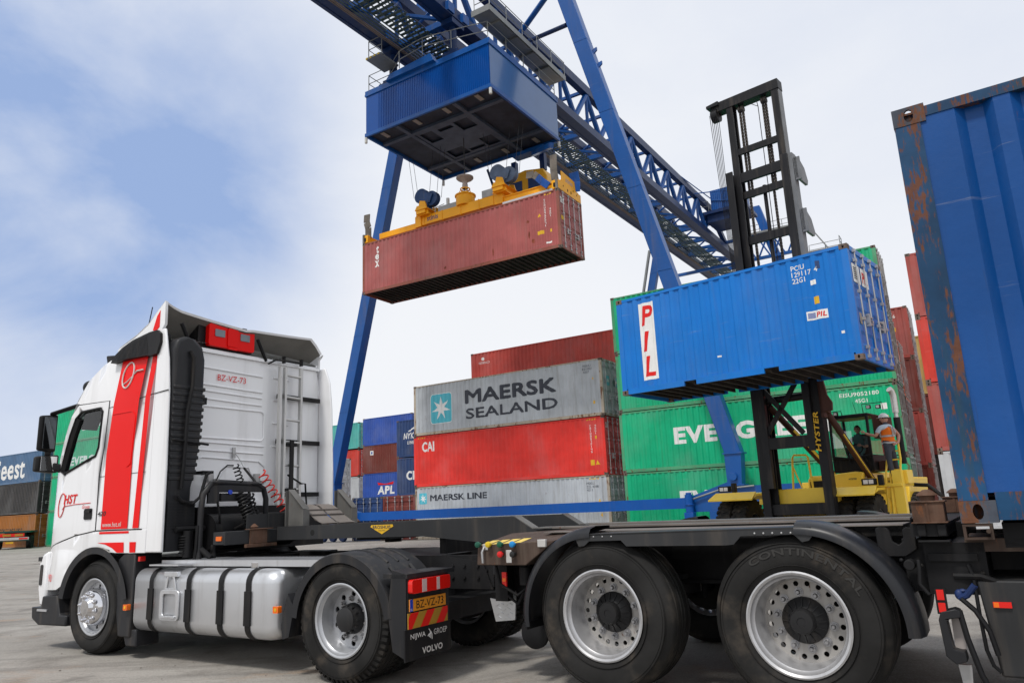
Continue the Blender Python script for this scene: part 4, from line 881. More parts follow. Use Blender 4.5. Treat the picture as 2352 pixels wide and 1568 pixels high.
for x, z in ((3.14, .53), (.775, .58)): m_ = p('marker_lamp', B().prism(rrect(x - .035, x + .035, z - .03, z + .03, .008), 'y', 1.24, 1.285), AMB); p('lamp_reflector', B().prism(circ(x, z, .016, 8), 'y', 1.2855, 1.288), YELL, m_)
p('marker_lamp', B().box(3.02, 3.06, 1.16, 1.22, 1.0, 1.05), RLENS)
# rear mudguard, light cluster, plate, flap
def mudarc(b, cx, cz, R, a0, a1, y0, y1, th=.018, n=22, lip=.05):
    R_ = []
    for k in range(n + 1):
        a = radians(a0 + (a1 - a0) * k / n); c, s = cos(a), sin(a); R_.append([(cx + (R - lip) * c, y1, cz + (R - lip) * s), (cx + (R - .012) * c, y1, cz + (R - .012) * s), (cx + R * c, y1 - .015, cz + R * s), (cx + R * c, y0, cz + R * s), (cx + (R - th) * c, y0, cz + (R - th) * s), (cx + (R - th) * c, y1 - .02, cz + (R - th) * s)])
    b.grid(R_)
for sg in (1, -1):
    b = B(); mudarc(b, 0, .47, .605, 5, 172, .60, 1.268, lip=.085)
    b.prism([(-.59, .87), (-.55, .60), (-.60, .30), (-.745, .24), (-.745, .90), (-.60, .93)], 'y', 1.02, 1.262); b.prism([(.56, .60), (.62, .35), (.70, .33), (.72, .45), (.64, .72)], 'y', .65, 1.262)
    b.box(-.76, -.50, .62, 1.262, .865, .90); b.box(-.752, -.72, .70, 1.25, .42, .87)
    for y in (.74, .88, 1.02): b.tube([(.605 * cos(a), y, .472 + .605 * sin(a)) for a in [radians(q) for q in range(70, 130, 6)]], .012, 6)
    for y in (.78, 1.05): b.tube([(.612 * cos(a), y, .472 + .612 * sin(a)) for a in [radians(q) for q in range(130, 172, 6)]], .022, 6)
    g = p('rear_mudguard', b, PLA, smooth=45)
    if sg < 0:
        g.scale.y = -1; continue
    b = B(); b.prism(rrect(.735, 1.245, .745, .855, .02), 'x', -.80, -.753); tl = p('tail_light', b, RLENS, bevel=.012)
    b = B(); b.box(-.802, -.8, 1.06, 1.12, .75, .85); p('lamp_segment', b, CLENS, tl); p('lamp_segment', B().box(-.802, -.8, .885, .925, .75, .85), CLENS, tl)
    pl = p('licence_plate', B().box(-.765, -.753, .76, 1.235, .607, .70), PLATE); p('plate_band', B().box(-.767, -.765, 1.20, 1.236, .607, .70), EUB, pl)
    paint_on('licence_number', word_polys('BZ-VZ-73', 0, 0, .36, .062), BLK, pl, lambda u, v: (-.7665, 1.155 - u, .623 + v)); paint_on('lettering', word_polys('NL', 0, 0, .022, .018), WHITE, pl, lambda u, v: (-.768, 1.229 - u, .613 + v))
    cv = p('chevron_board', B().box(-.763, -.754, .735, 1.255, .475, .595), GOLD); y0, y1, z0, z1 = .735, 1.255, .475, .595; b = B()
    for k in range(3):
        q = [(y1 - .0 - k * .21 + .06, z0), (y1 - k * .21 - .045, z0), (y1 - k * .21 - .135, z1), (y1 - k * .21 - .03, z1)]; q = clip([(a, c) for a, c in q], y1, True); q = clip(q, y0, False)
        if len(q) > 2: b.add([(-.7645, a, c) for a, c in q], [tuple(range(len(q)))])
    p('chevron_stripe', b, REFR, cv, smooth=0, fix=False)
    b = B(); b.box(-.765, -.75, .70, 1.30, .235, .475); fl = p('mud_flap', b, BLK)
    paint_on('lettering', word_polys('NIJWA', 0, 0, .19, .05), LGREY, fl, lambda u, v: (-.767, 1.235 - u, .385 + v)); paint_on('lettering', word_polys('GROEP', 0, 0, .18, .045), LGREY, fl, lambda u, v: (-.767, .935 - u, .39 + v)); paint_on('lettering', word_polys('VOLVO', 0, 0, .27, .05), LGREY, fl, lambda u, v: (-.767, 1.09 - u, .265 + v))
    b = B()
    for k in range(4): b.tube([(-.767, .99 + .018 * k - .03, .36 + .01 * k), (-.767, .98 + .015 * k - .02, .40), (-.767, 1.0 - .012 * k, .445 - .01 * k)], .004, 4)
    p('emblem', b, LGREY, fl)
# ---------------------------------------------------------------- skeletal container trailer (local x forward, y towards the camera)
LO = V((2.319, 5.740, 0.225)); LH = radians(146.461)
SK = thing('container_trailer', 'dark grey skeletal trailer with a long neck, coupled to the white tractor unit', 'trailer', LO, LH)
GP = mat('dark grey trailer paint', (0.030, 0.031, 0.033), .45, .1, .2, .3, .10, 2.2, .3, (.08, .075, .07)); GPL = mat('worn grey steel', (.13, .127, .12), .6, .2, .25, .5, .28, 4); RST = mat('rusty iron', (.095, .050, .032), .85, .1, .45, .4, .42, 8, rscale=2.2); RSTB = mat('rust brown box paint', (.062, .040, .030), .7, .1, .3, .4, .3, 5)
FEN = mat('black plastic mudguard', (.014, .015, .018), .36, 0, .12, .25, 0, 3, .35, (.06, .056, .05)); FLOORT = mat('pale worn edge steel', (.17, .15, .135), .6, .2, .2, .4, .3, 6)
def q(name, b, m, par=SK, **k): return obj(name, b, m, par, **k)
b = B()
for y in (-.42, .42):
    y0, y1 = y - .055, y + .055
    b.prism([(5.735, 1.04), (5.735, 1.185), (2.52, 1.197), (2.33, 1.087), (-.6, 1.093), (-.6, 1.07), (-.6, .70), (1.9, .70), (2.9, .985), (3.62, 1.05)], 'y', y0, y1)
    b.box(-13, -.601, y0, y1, .72, .98)
fr = q('chassis_beam', b, GP, bevel=.008)
b = B(); b.hexa([(2.34, .475, 1.088), (2.53, .475, 1.198), (2.53, .366, 1.198), (2.34, .366, 1.088), (2.33, .475, 1.094), (2.52, .475, 1.204), (2.52, .366, 1.204), (2.33, .366, 1.094)])
b.hexa([(2.34, -.365, 1.088), (2.53, -.365, 1.198), (2.53, -.474, 1.198), (2.34, -.474, 1.088), (2.33, -.365, 1.094), (2.52, -.365, 1.204), (2.52, -.474, 1.204), (2.33, -.474, 1.094)])
for y in (-.42, .42): b.box(-.6, 2.30, y - .11, y + .11, 1.0935, 1.104)
q('beam_flange', b, GPL, fr)
b = B(); b.cyl((5.155, .47, 1.11), (5.155, .4755, 1.11), .032, 16); q('beam_hole', b, DARK, fr)
b = B(); q('maker_badge', B().prism([(4.275, 1.168), (4.285, 1.150), (4.13, 1.078), (3.975, 1.150), (3.985, 1.170)], 'y', .4755, .479), YELL)
paint_on('lettering', word_polys('BROSHUIS', 0, 0, .245, .032), BLACKL, SK, lambda u, v: (4.253 - u, .4805, 1.130 + v)); paint_on('lettering', word_polys('HOLLAND', 0, 0, .09, .012), BLACKL, SK, lambda u, v: (4.175 - u, .4805, 1.108 + v))
b = B(); b.box(5.76, 5.94, -1.18, 1.14, 1.03, 1.16); b.box(5.74, 5.759, -1.18, 1.14, 1.025, 1.165); q('front_bolster', b, GP, bevel=.006)
q('marker_lamp', B().prism(rrect(5.785, 5.875, 1.07, 1.115, .006), 'y', 1.14, 1.152), AMB)
def cone(x, y, z, s=1.0, par=SK):
    return q('twist_lock', B().lathe([(.0, .085 * s), (.018 * s, .082 * s), (.062 * s, .045 * s), (.066 * s, .038 * s), (.048 * s, .032 * s), (.046 * s, 0), (.0, 0)], (x, y, z), 'z', 18).box(x - .07 * s, x + .07 * s, y - .055 * s, y + .055 * s, z - .01, z + .014), RST, par)
cone(5.80, .74, 1.165, .8); cone(5.80, -.80, 1.165, .8)
b = B(); b.box(5.715, 5.739, .62, .84, 1.02, 1.17); b.box(5.69, 5.739, .56, .9, 1.17, 1.18); b.box(5.70, 5.739, .5, .9, .985, 1.02); q('lock_housing', b, RST, bevel=.004)
q('header_plate', B().box(5.79, 5.81, .29, .83, 1.161, 1.333).box(5.775, 5.79, .55, .565, 1.161, 1.33), GP)
for y in (.31, -.43):
    b = B(); P = [(5.735, 1.16), (5.735, 1.575), (5.70, 1.585), (5.46, 1.375), (5.46, 1.16)]
    b.prism(P, 'y', y - .012, y + .012); b.hexa([(5.74, y - .05, 1.16), (5.75, y - .05, 1.16), (5.75, y + .05, 1.16), (5.74, y + .05, 1.16), (5.74, y - .05, 1.58), (5.75, y - .05, 1.58), (5.75, y + .05, 1.58), (5.74, y + .05, 1.58)])
    b.hexa([(5.70, y - .045, 1.583), (5.452, y - .045, 1.366), (5.452, y + .045, 1.366), (5.70, y + .045, 1.583), (5.705, y - .045, 1.592), (5.455, y - .045, 1.377), (5.455, y + .045, 1.377), (5.705, y + .045, 1.592)])
    b.box(5.448, 5.459, y - .045, y + .045, 1.16, 1.36); q('guide_post', b, GPL)
for y in (.12, -.14):
    b = B(); b.grid([[(5.70, y - .11, 1.42), (5.70, y + .11, 1.42)], [(5.62, y - .115, 1.40), (5.62, y + .115, 1.40)], [(5.5, y - .12, 1.33), (5.5, y + .12, 1.33)], [(5.38, y - .12, 1.235), (5.38, y + .12, 1.235)], [(5.26, y - .12, 1.20), (5.26, y + .12, 1.20)]]); b.grid([[(5.68, y - .11, 1.41), (5.68, y + .11, 1.41)], [(5.5, y - .12, 1.315), (5.5, y + .12, 1.315)], [(5.26, y - .12, 1.185), (5.26, y + .12, 1.185)]]); b.bar((5.53, y - .12, 1.355), (5.53, y + .12, 1.355), .02, .012); b.bar((5.45, y - .12, 1.30), (5.45, y + .12, 1.30), .02, .012)
    q('guide_ramp', b, FLOORT)
b = B(); b.box(5.3, 5.5, -.3, .3, 1.05, 1.16); b.box(4.2, 4.6, -.36, .36, 1.02, 1.05); b.cyl((4.42, 0, .98), (4.42, 0, 1.03), .09, 14)
for x in (3.4, 2.75, 1.9, 1.2, .4, -.4): b.box(x, x + .08, -.36, .36, .88, 1.06)
b.box(-.62, 2.3, -.36, .36, .95, .965); q('cross_member', b, CHS, fr)
# deck and side rail by the bogie
for y0, y1, nm in ((1.02, 1.252, 'side_rail'), (-1.252, -1.02, 'side_rail')):
    yo = y1 if y0 > 0 else y0; yi = yo - .012 if y0 > 0 else yo + .012; b = B()
    P = [(1.49, 1.06), (1.45, 1.068), (-.14, 1.082), (-.15, 1.03), (-.13, 1.008), (-.09, 1.0), (-.045, 1.045), (.28, 1.04), (.33, .99), (.38, .985), (1.08, .985), (1.12, 1.025), (1.37, 1.022), (1.41, .99), (1.455, .985)]
    b.prism(P, 'y', min(yo, yi), max(yo, yi)); b.hexa([(1.49, y0, 1.058), (-.15, y0, 1.080), (-.15, y1, 1.080), (1.49, y1, 1.058), (1.47, y0, 1.072), (-.15, y0, 1.090), (-.15, y1, 1.090), (1.47, y1, 1.072)])
    sr = q(nm, b, GPL if False else GP)
    if y0 > 0:
        b = B()
        for i in range(7): b.sphere((.19 - i * .055, 1.253, 1.055), .0075, 5)
        for i in range(4): b.sphere((1.40 - i * .07, 1.253, 1.052), .006, 5)
        q('rivet', b, STEEL, sr)
b = B()
for y in (.55, -.1): b.box(-.62, 2.05, y, y + .07, 1.094, 1.108)
b.box(-.62, 1.9, .62, 1.0, 1.075, 1.082); b.box(-.62, 1.9, -1.0, -.2, 1.075, 1.082); q('deck_rail', b, FLOORT, fr)
b = B(); b.box(-.55, 2.1, .5, .52, .70, .99); b.box(-.6, 1.3, .53, .56, .675, .70); q('side_web', b, CHS, fr)
q('web_opening', B().prism(rrect(.83, 1.05, .84, .945, .03), 'y', .5205, .524), DARK)
# wheels, mudguards
for x in (1.3196, 0.0):
    wheel(SK, x, 1.225, .52, 'trailer', rot=.35 * x); wheel(SK, x, -1.225, .52, 'trailer', True, False)
ax = B()
for x in (1.3196, 0): ax.cyl((x, -1.0, .52), (x, 1.0, .52), .075, 12); ax.box(x - .15, x + .15, .38, .48, .45, .75); ax.box(x - .15, x + .15, -.48, -.38, .45, .75); ax.cyl((x - .3, -.42, .6), (x - .3, -.42, .74), .13, 14); ax.cyl((x - .3, .42, .6), (x - .3, .42, .74), .13, 14)
q('axle', ax, CHS)
rw = [o for o in SK.children if o.name.startswith('wheel')][2]
ty = [o for o in rw.children if o.name.startswith('tyre')][0]
def curved(t, R, h, a0, span, name='lettering'):
    def fn(u, v):
        a = a0 - u * span; r = R + v * h; return (-sin(a) * r * -1, .0185, cos(a) * r)
    return paint_on(name, word_polys(t, 0, 0, 1, 1), RUBT, rw, lambda u, v: (sin(-(a0 - u * span)) * (R + v * h) * -1, .0187, cos(a0 - u * span) * (R + v * h)), [i / 40 for i in range(1, 40)])
curved('CONTINENTAL', .405, .042, .62, 1.75)
b = B()
for sg in (1, -1):
    y0, y1 = (.93, 1.262) if sg > 0 else (-1.262, -.93)
    b = B()
    def arc2(cx, a0, a1):
        R_ = []
        for k in range(25):
            a = radians(a0 + (a1 - a0) * k / 24); c, s = cos(a), sin(a); yo, yi = (y1, y0) if sg > 0 else (y0, y1); e = -.012 * sg; R_.append([(cx + .545 * c, yo, .50 + .545 * s), (cx + .575 * c, yo, .50 + .575 * s), (cx + .590 * c, yo + e, .50 + .590 * s), (cx + .605 * c, yo + e * 2, .50 + .605 * s), (cx + .625 * c, yo + e * 9, .50 + .625 * s), (cx + .620 * c, yi, .50 + .620 * s), (cx + .60 * c, yi, .50 + .60 * s), (cx + .58 * c, yo + e * 4, .50 + .58 * s)])
        q('wheel_mudguard', B().grid(R_), FEN, smooth=50)
    arc2(1.36, 90, -8); arc2(-.05, 90, 182)
q('fender_flap', B().box(1.93, 1.955, .93, 1.25, .40, .45), BLK)
# control box in front of the first wheel
bx = q('valve_box', B().hexa([(2.385, .75, .852), (1.93, .75, .852), (1.93, 1.235, .852), (2.385, 1.235, .852), (2.37, .75, 1.07), (1.66, .75, 1.10), (1.66, 1.235, 1.03), (2.37, 1.235, 1.00)]), RSTB, bevel=.006)
b = B()
for i in range(4):
    x = 2.35 - i * .1; g = .0425 * (2.37 - x); zz = lambda xx, y: 1.0015 + .0423 * (2.37 - xx) + (1.235 - y) * .1443
    b.add([(x, 1.06, zz(x, 1.06)), (x - .075, 1.06, zz(x - .075, 1.06)), (x - .085, 1.234, zz(x - .085, 1.234)), (x - .01, 1.234, zz(x - .01, 1.234))], [(0, 1, 2, 3)])
for i in range(0): b.hexa([(2.35 - i * .1, 1.03, 1.0365 + i * .004), (2.275 - i * .1, 1.03, 1.0405 + i * .004), (2.265 - i * .1, 1.232, 1.0405 + i * .004), (2.34 - i * .1, 1.232, 1.0365 + i * .004), (2.35 - i * .1, 1.03, 1.0385 + i * .004), (2.275 - i * .1, 1.03, 1.0425 + i * .004), (2.265 - i * .1, 1.232, 1.0425 + i * .004), (2.34 - i * .1, 1.232, 1.0385 + i * .004)])
q('warning_tape', b, mat('yellow tape', (.75, .55, .12), .5, 0, .2, .3), bx)
for x, z, c in ((2.345, 1.008, (.01, .08, .05)), (2.245, 1.008, (.60, .42, .02)), (2.135, 1.008, (.01, .10, .05)), (2.02, 1.008, (.02, .25, .60)), (2.135, .935, (.65, .02, .02)), (2.02, .935, (.02, .02, .02))):
    q('valve_knob', B().lathe([(.0, .05), (.012, .05), (.022, .045), (.024, .03), (.014, .024), (.012, 0)], (x, 1.236, z), 'y', 14), mat('knob %s' % str(c), c, .3), bx)
b = B(); b.box(2.05, 2.10, 1.236, 1.243, .87, .965); b.box(2.27, 2.32, 1.236, 1.243, .965, 1.01); b.box(1.73, 1.80, 1.236, 1.262, .985, 1.04); q('valve_plate', b, mat('pale valve metal', (.55, .54, .52), .4, .3), bx, bevel=.004); q('valve_lever', B().tube([(2.30, 1.25, .985), (2.305, 1.27, .95), (2.30, 1.27, .87)], .010, 7), STEEL, bx)
b = B(); b.box(2.0, 2.10, 1.0, 1.06, .70, .85); b.cyl((2.02, 1.1, .70), (2.02, 1.1, .83), .05, 12); b.box(2.3, 2.42, .85, .95, .55, .85); b.tube([(2.3, 1.1, .85), (2.25, 1.12, .7), (2.1, 1.1, .62), (2.0, 1.05, .7), (1.95, 1.05, .84)], .013, 6); b.tube([(2.4, .9, .8), (2.6, .7, .72), (2.75, .5, .78)], .012, 6); b.box(2.05, 2.5, .4, .8, .55, .84); b.tube([(2.1, 1.0, .64), (2.17, 1.0, .54), (2.26, 1.0, .60)], .012, 6); q('valve_pipes', b, CHS)
m_ = q('side_reflector', B().box(2.195, 2.235, 1.10, 1.115, .675, .79), RLENS); q('reflector_spot', B().box(2.20, 2.23, 1.1155, 1.117, .72, .745), AMB, m_)
cp = mat('checker plate', (.55, .56, .57), .32, .85, .1, .2)
b = B(); P = [(2.53, .56), (2.42, .545), (2.40, .62), (2.27, .62), (2.29, .40), (2.48, .38)]; b.prism(P, 'y', .86, .875)
for i in range(5):
    for j in range(6):
        x = 2.30 + .045 * i + (.022 if j % 2 else 0); z = .41 + .035 * j
        if x < 2.47 and (z < .54 or x < 2.39): b.bar((x - .014, .877, z), (x + .014, .877, z + .012 * (1 if (i + j) % 2 else -1)), .004, .008, (0, 1, 0))
q('checker_plate', b, cp)
b = B(); b.lathe([(.0, -.03), (.10, -.03), (.12, -.01), (.12, .02), (.10, .03), (0, .03)], (2.05, .95, .33), 'y', 24); b.box(1.9, 2.1, .9, .97, .33, .46); q('brake_chamber', b, CHS)
# bolster with twist locks between the bogie and the near container
b = B(); b.box(-.86, -.68, -1.2, 1.2, 1.02, 1.09); b.box(-.92, -.62, -.5, .5, .8, 1.07); q('mid_bolster', b, CHS)
for y in (1.15, -.98):
    k = q('lock_housing', B().box(-.865, -.705, y - .085, y + .085, 1.094, 1.205).box(-.875, -.695, y - .095, y + .095, 1.2055, 1.215).box(-.875, -.695, y - .095, y + .095, 1.092, 1.10).box(-.79, -.775, y + .085, y + .09, 1.10, 1.205), RST, bevel=.004)
    b = B(); b.lathe([(0, .062), (.02, .060), (.052, .036), (.056, .028), (.040, .026), (.038, 0), (0, 0)], (-.785, y, 1.216), 'z', 16); q('twist_lock', b, RST, k)
b = B()
for x in (-.86, -.76): b.box(x, x + .045, 1.05, 1.22, 1.02, 1.088)
b.box(-.87, -.71, 1.10, 1.21, .985, 1.0); q('lock_bracket', b, CHS, bevel=.006)
b = B()
P = [(-.47, 1.06), (-.47, .955), (-.52, .90), (-.62, .90), (-.68, .94), (-.68, 1.06), (-.63, 1.065), (-.615, 1.05), (-.615, .985), (-.585, .965), (-.555, .985), (-.545, 1.05), (-.53, 1.065), (-.485, 1.068)]
b.prism(P, 'y', 1.0, 1.03); b.cyl((-.64, 1.05, .86), (-.64, 1.16, .86), .03, 12); b.sphere((-.60, 1.12, .885), .012, 6); b.sphere((-.70, 1.12, .855), .012, 6); b.box(-.80, -.60, .8, 1.0, .70, 1.0); b.tube([(-.69, 1.15, .89), (-.69, 1.16, .84), (-.68, 1.16, .76), (-.72, 1.16, .70)], .012, 6); q('support_hook', b, CHS, bevel=.005)
b = B(); b.box(-1.02, -.72, .3, 1.1, .70, .98); b.tube([(-.85, 1.1, .80), (-.98, 1.12, .80), (-1.05, 1.1, .77), (-1.15, 1.05, .75)], .018, 7); b.box(-.98, -.74, .4, 1.12, .88, .92); q('hydraulic_block', b, CHS)
b = B(); b.box(-1.08, -.94, 1.10, 1.225, 1.0, 1.012); b.box(-1.08, -.94, 1.10, 1.225, 1.07, 1.082); b.box(-.955, -.94, 1.1, 1.225, 1.0125, 1.0695); b.box(-1.08, -1.065, 1.1, 1.225, 1.0125, 1.0695); b.box(-1.3, -.93, .5, 1.10, .93, 1.0); b.cyl((-1.06, 1.226, 1.045), (-1.06, 1.25, 1.045), .012, 8); q('bolster_box', b, RSTB)
m_ = q('side_reflector', B().box(-.80, -.745, 1.135, 1.15, .60, .735), BLK); q('reflector_spot', B().box(-.79, -.755, 1.1505, 1.154, .61, .66).box(-.79, -.755, 1.1505, 1.154, .675, .73), RLENS, m_)
b = B(); b.prism([(-.745, .57), (-.76, .61), (-.83, .63), (-.855, .62), (-.855, .585), (-.80, .575), (-.785, .56), (-.795, .42), (-.85, .405), (-.855, .36), (-.80, .34), (-.755, .38)], 'y', 1.05, 1.16); q('lamp_bracket', b, PLA, bevel=.008)
b = B(); b.box(-.852, -.80, 1.06, 1.08, .41, .58); q('number_holder', b, mat('pale backing board', (.42, .38, .36), .5), None if False else SK)
q('cable_plug', B().sphere((-.86, 1.1, .70), .022, 8, (1, .8, 1.3)).sphere((-.88, 1.09, .72), .02, 6, (1.3, 1, .7)).tube([(-.86, 1.1, .68), (-.90, 1.12, .70), (-.945, 1.13, .755)], .018, 8), mat('blue cable tie', (.012, .03, .11), .5, 0, .4))
q('prop_stand', B().prism([(-.80, .33), (-.865, .33), (-.845, .10), (-.83, .02), (-.82, .10)], 'y', 1.06, 1.09), STEEL)
b = B(); b.tube([(-.87, 1.12, .68), (-.93, 1.14, .62), (-.98, 1.15, .52), (-1.0, 1.15, .40)], .014, 7); b.tube([(-.85, 1.13, .62), (-.87, 1.16, .48), (-.91, 1.18, .30), (-.95, 1.18, .20), (-1.02, 1.15, .10)], .016, 7); b.tube([(-.945, 1.12, .78), (-.945, 1.13, .6), (-.95, 1.13, .42), (-.97, 1.12, .34), (-1.0, 1.12, .31)], .010, 6); b.tube([(-.93, 1.1, .86), (-.945, 1.12, .80), (-1.0, 1.1, .82)], .012, 6); q('hanging_cable', b, BLK)
mb = q('equipment_box', B().hexa([(-.97, .35, .285), (-2.0, .35, .285), (-2.0, 1.12, .285), (-1.0, 1.12, .285), (-.95, .35, .78), (-2.0, .35, .78), (-2.0, 1.12, .78), (-.955, 1.12, .78)]), GP, bevel=.012)
m_ = q('marker_lamp', B().box(-1.10, -1.015, 1.122, 1.135, .64, .67), RLENS, mb); q('amber_lamp_end', B().box(-1.042, -1.018, 1.1352, 1.138, .642, .668), AMB, mb)  # plain amber piece at the end of the red lens
b = B(); b.box(-13, -1.12, -1.1, 1.1, .95, 1.08); b.box(-13, -1.3, -1.0, 1.0, .60, .949); b.box(-2.6, -1.25, .7, .95, .75, 1.06); q('rear_frame_blocker', b, CHS, fr)  # dark boxes added to block the bright gap under the container
# the container on this trailer
O2 = Matrix.Rotation(LH, 4, 'Z') @ V((-.937, 1.22, 1.088)) + LO
NC = container('nearest deep blue container with a rust streaked corner post, standing on the trailer', O2, LH - pi, 6.058, 2.495, NEARB, doors=False, postm=NEARP, castm=NEARC, deep=.05)
sign(NC, 'label_sheet', rect(.83, 1.1, 2.02, 2.22), WHITE)
# ---------------------------------------------------------------- gantry crane (local x along the rows, y away)
CB = mat('crane blue paint', (0.002, 0.074, 0.295), .36, 0, .10, .3, .0, .8, .4, (.006, .045, .17), scrape=.25); CD = mat('dark crane blue paint', (0.006, 0.026, 0.10), .4, 0, .12, .25, 0, .8); CBT = mat('beam blue paint', (.0, .075, .34), .4, 0, .05, .1); GRT = mat('grating', (.075, .11, .11), .7, .3, .3); PAN = mat('glossy blue cladding', (.003, .066, .30), .2, 0, .04, coat=.10); PANE = mat('sky lightened blue cladding', (.045, .125, .31), .18, 0, .04, coat=.35); RAIL = mat('galvanised railing', (.24, .25, .25), .5, .5, .1)
TAPE = mat('hazard yellow', (.70, .50, .05), .5)
GS, GT = -21.2, 32.0
CRN = thing('gantry_crane', 'tall blue gantry crane with inclined legs and a lattice girder over the containers', 'crane', st(GS, GT, 0), T0)
def cx(name, b, m, par=CRN, **k): return obj(name, b, m, par, **k)
def leg(par_y, left):
    b = B(); sg = -1 if left else 1
    def cxz(z): return sg * (12.02 - .2585 * (z - 3.4)) + (.06 if left else .0)
    w_, d_ = (.74, .60)
    def sec(z, k=1.0): x = cxz(z); return [(x - w_ / 2 * k, par_y - d_ / 2, z), (x + w_ / 2 * k, par_y - d_ / 2, z), (x + w_ / 2 * k, par_y + d_ / 2, z), (x - w_ / 2 * k, par_y + d_ / 2, z)]
    b.hexa(sec(3.4, .95) + sec(34 if par_y == 0 else 30.2, 1.15)); l = cx('leg', b, CB, bevel=.02)
    b = B()
    for z in (7.5, 12.0, 16.5, 21.0, 25.5): k_ = .95 + .2 * (z - 3.4) / 30.6; b.hexa(sec(z - .02, k_ + .012) + sec(z + .02, k_ + .012))
    cx('weld_seam', b, CB, l)
    b = B(); x = cxz(3.4)
    f = sec(3.402, .97)
    b.hexa([(x - sg * .05 - .3, par_y - .28, 2.0), (x - sg * .05 + .3, par_y - .28, 2.0), (x - sg * .05 + .3, par_y + .28, 2.0), (x - sg * .05 - .3, par_y + .28, 2.0)] + f)
    for z in (2.05, 3.38): 
        xx = cxz(z) if z > 3 else x - sg * .05; b.box(xx - .42, xx + .42, par_y - .36, par_y + .36, z - .03, z + .03)
    b.cyl((x - sg * .05, par_y - .42, 2.4), (x - sg * .05, par_y + .42, 2.4), .16, 14); cx('leg_joint', b, CB, l)
    b = B(); z = 5
    if not left:
        for z in (24.0, 24.9): xx = cxz(z) + .42; b.prism([(xx, z), (xx + .22, z + .05), (xx + .22, z - .12), (xx, z - .3)], 'y', par_y - .05, par_y + .05); cx('leg_lug', b, CB, l); b = B()
    return l
for yy in (0, 41.0):
    leg(yy, True); leg(yy, False)
    b = B(); b.box(-4.6, 4.6, yy - .5, yy + .5, 34, 35.3) if yy == 0 else b.box(-4.8, 4.8, yy - .3, yy + .3, 29.5, 30.1); cx('portal_head', b, CB)
    b = B(); b.box(-11.0, 10.1, yy - .22, yy + .22, 1.16, 1.62) if yy == 0 else b.box(-11, 11, yy - .2, yy + .2, 1.2, 1.7)
    cx('sill_beam', b, CBT)
    for sg in (-1, 1):
        b = B(); x = sg * 12.0; a = sg * 9.9
        b.hexa([(min(x, a), yy - .26, 1.0 if a < x else 1.0), (max(x, a), yy - .26, 1.0), (max(x, a), yy + .26, 1.0), (min(x, a), yy + .26, 1.0), (min(x, a), yy - .26, 2.3 if x < a else 1.62), (max(x, a), yy - .26, 1.62 if x < a else 2.3), (max(x, a), yy + .26, 1.62 if x < a else 2.3), (min(x, a), yy + .26, 2.3 if x < a else 1.62)])
        b.box(x - .4 if sg < 0 else x - .1, x + .1 if sg < 0 else x + 2.6, yy - .3, yy + .3, 1.3, 2.0); b.box(x - 1.2, x + 1.2, yy - .35, yy + .35, .45, 1.0)
        cx('bogie_beam', b, CB)
        for k in (-.8, 0, .8): cx('rail_wheel', B().lathe([(0, -.08), (.26, -.08), (.26, .05), (.30, .06), (.30, .08), (0, .08)], (x + k, yy, .30), 'y', 24), CD)
        cx('drive_motor', B().cyl((x - sg * 2.0, yy - .5, 1.0), (x - sg * 2.0, yy - .5, 1.75), .17, 14).box(x - sg * 2.0 - .2, x - sg * 2.0 + .2, yy - .7, yy - .27, .5, 1.0).cyl((x - sg * 2.0, yy - .5, 1.75), (x - sg * 2.0, yy - .5, 1.83), .12, 14).cyl((x - sg * 2.0, yy - .5, 1.30), (x - sg * 2.0, yy - .5, 1.33), .22, 14), CBT, bevel=.02)
        b = B(); b.tube([(x - sg * 2.2, yy - .4, 1.45), (x - sg * .6, yy - .38, 1.9), (x + sg * .8, yy - .38, 1.98)], .04, 8); cx('conduit', b, RAIL)
cx('access_pipe', B().tube([(-6.35, 40.4, 28), (-6.6, 40.4, 27.0), (-12.3, 40.2, 3)], .16, 10), RAIL)
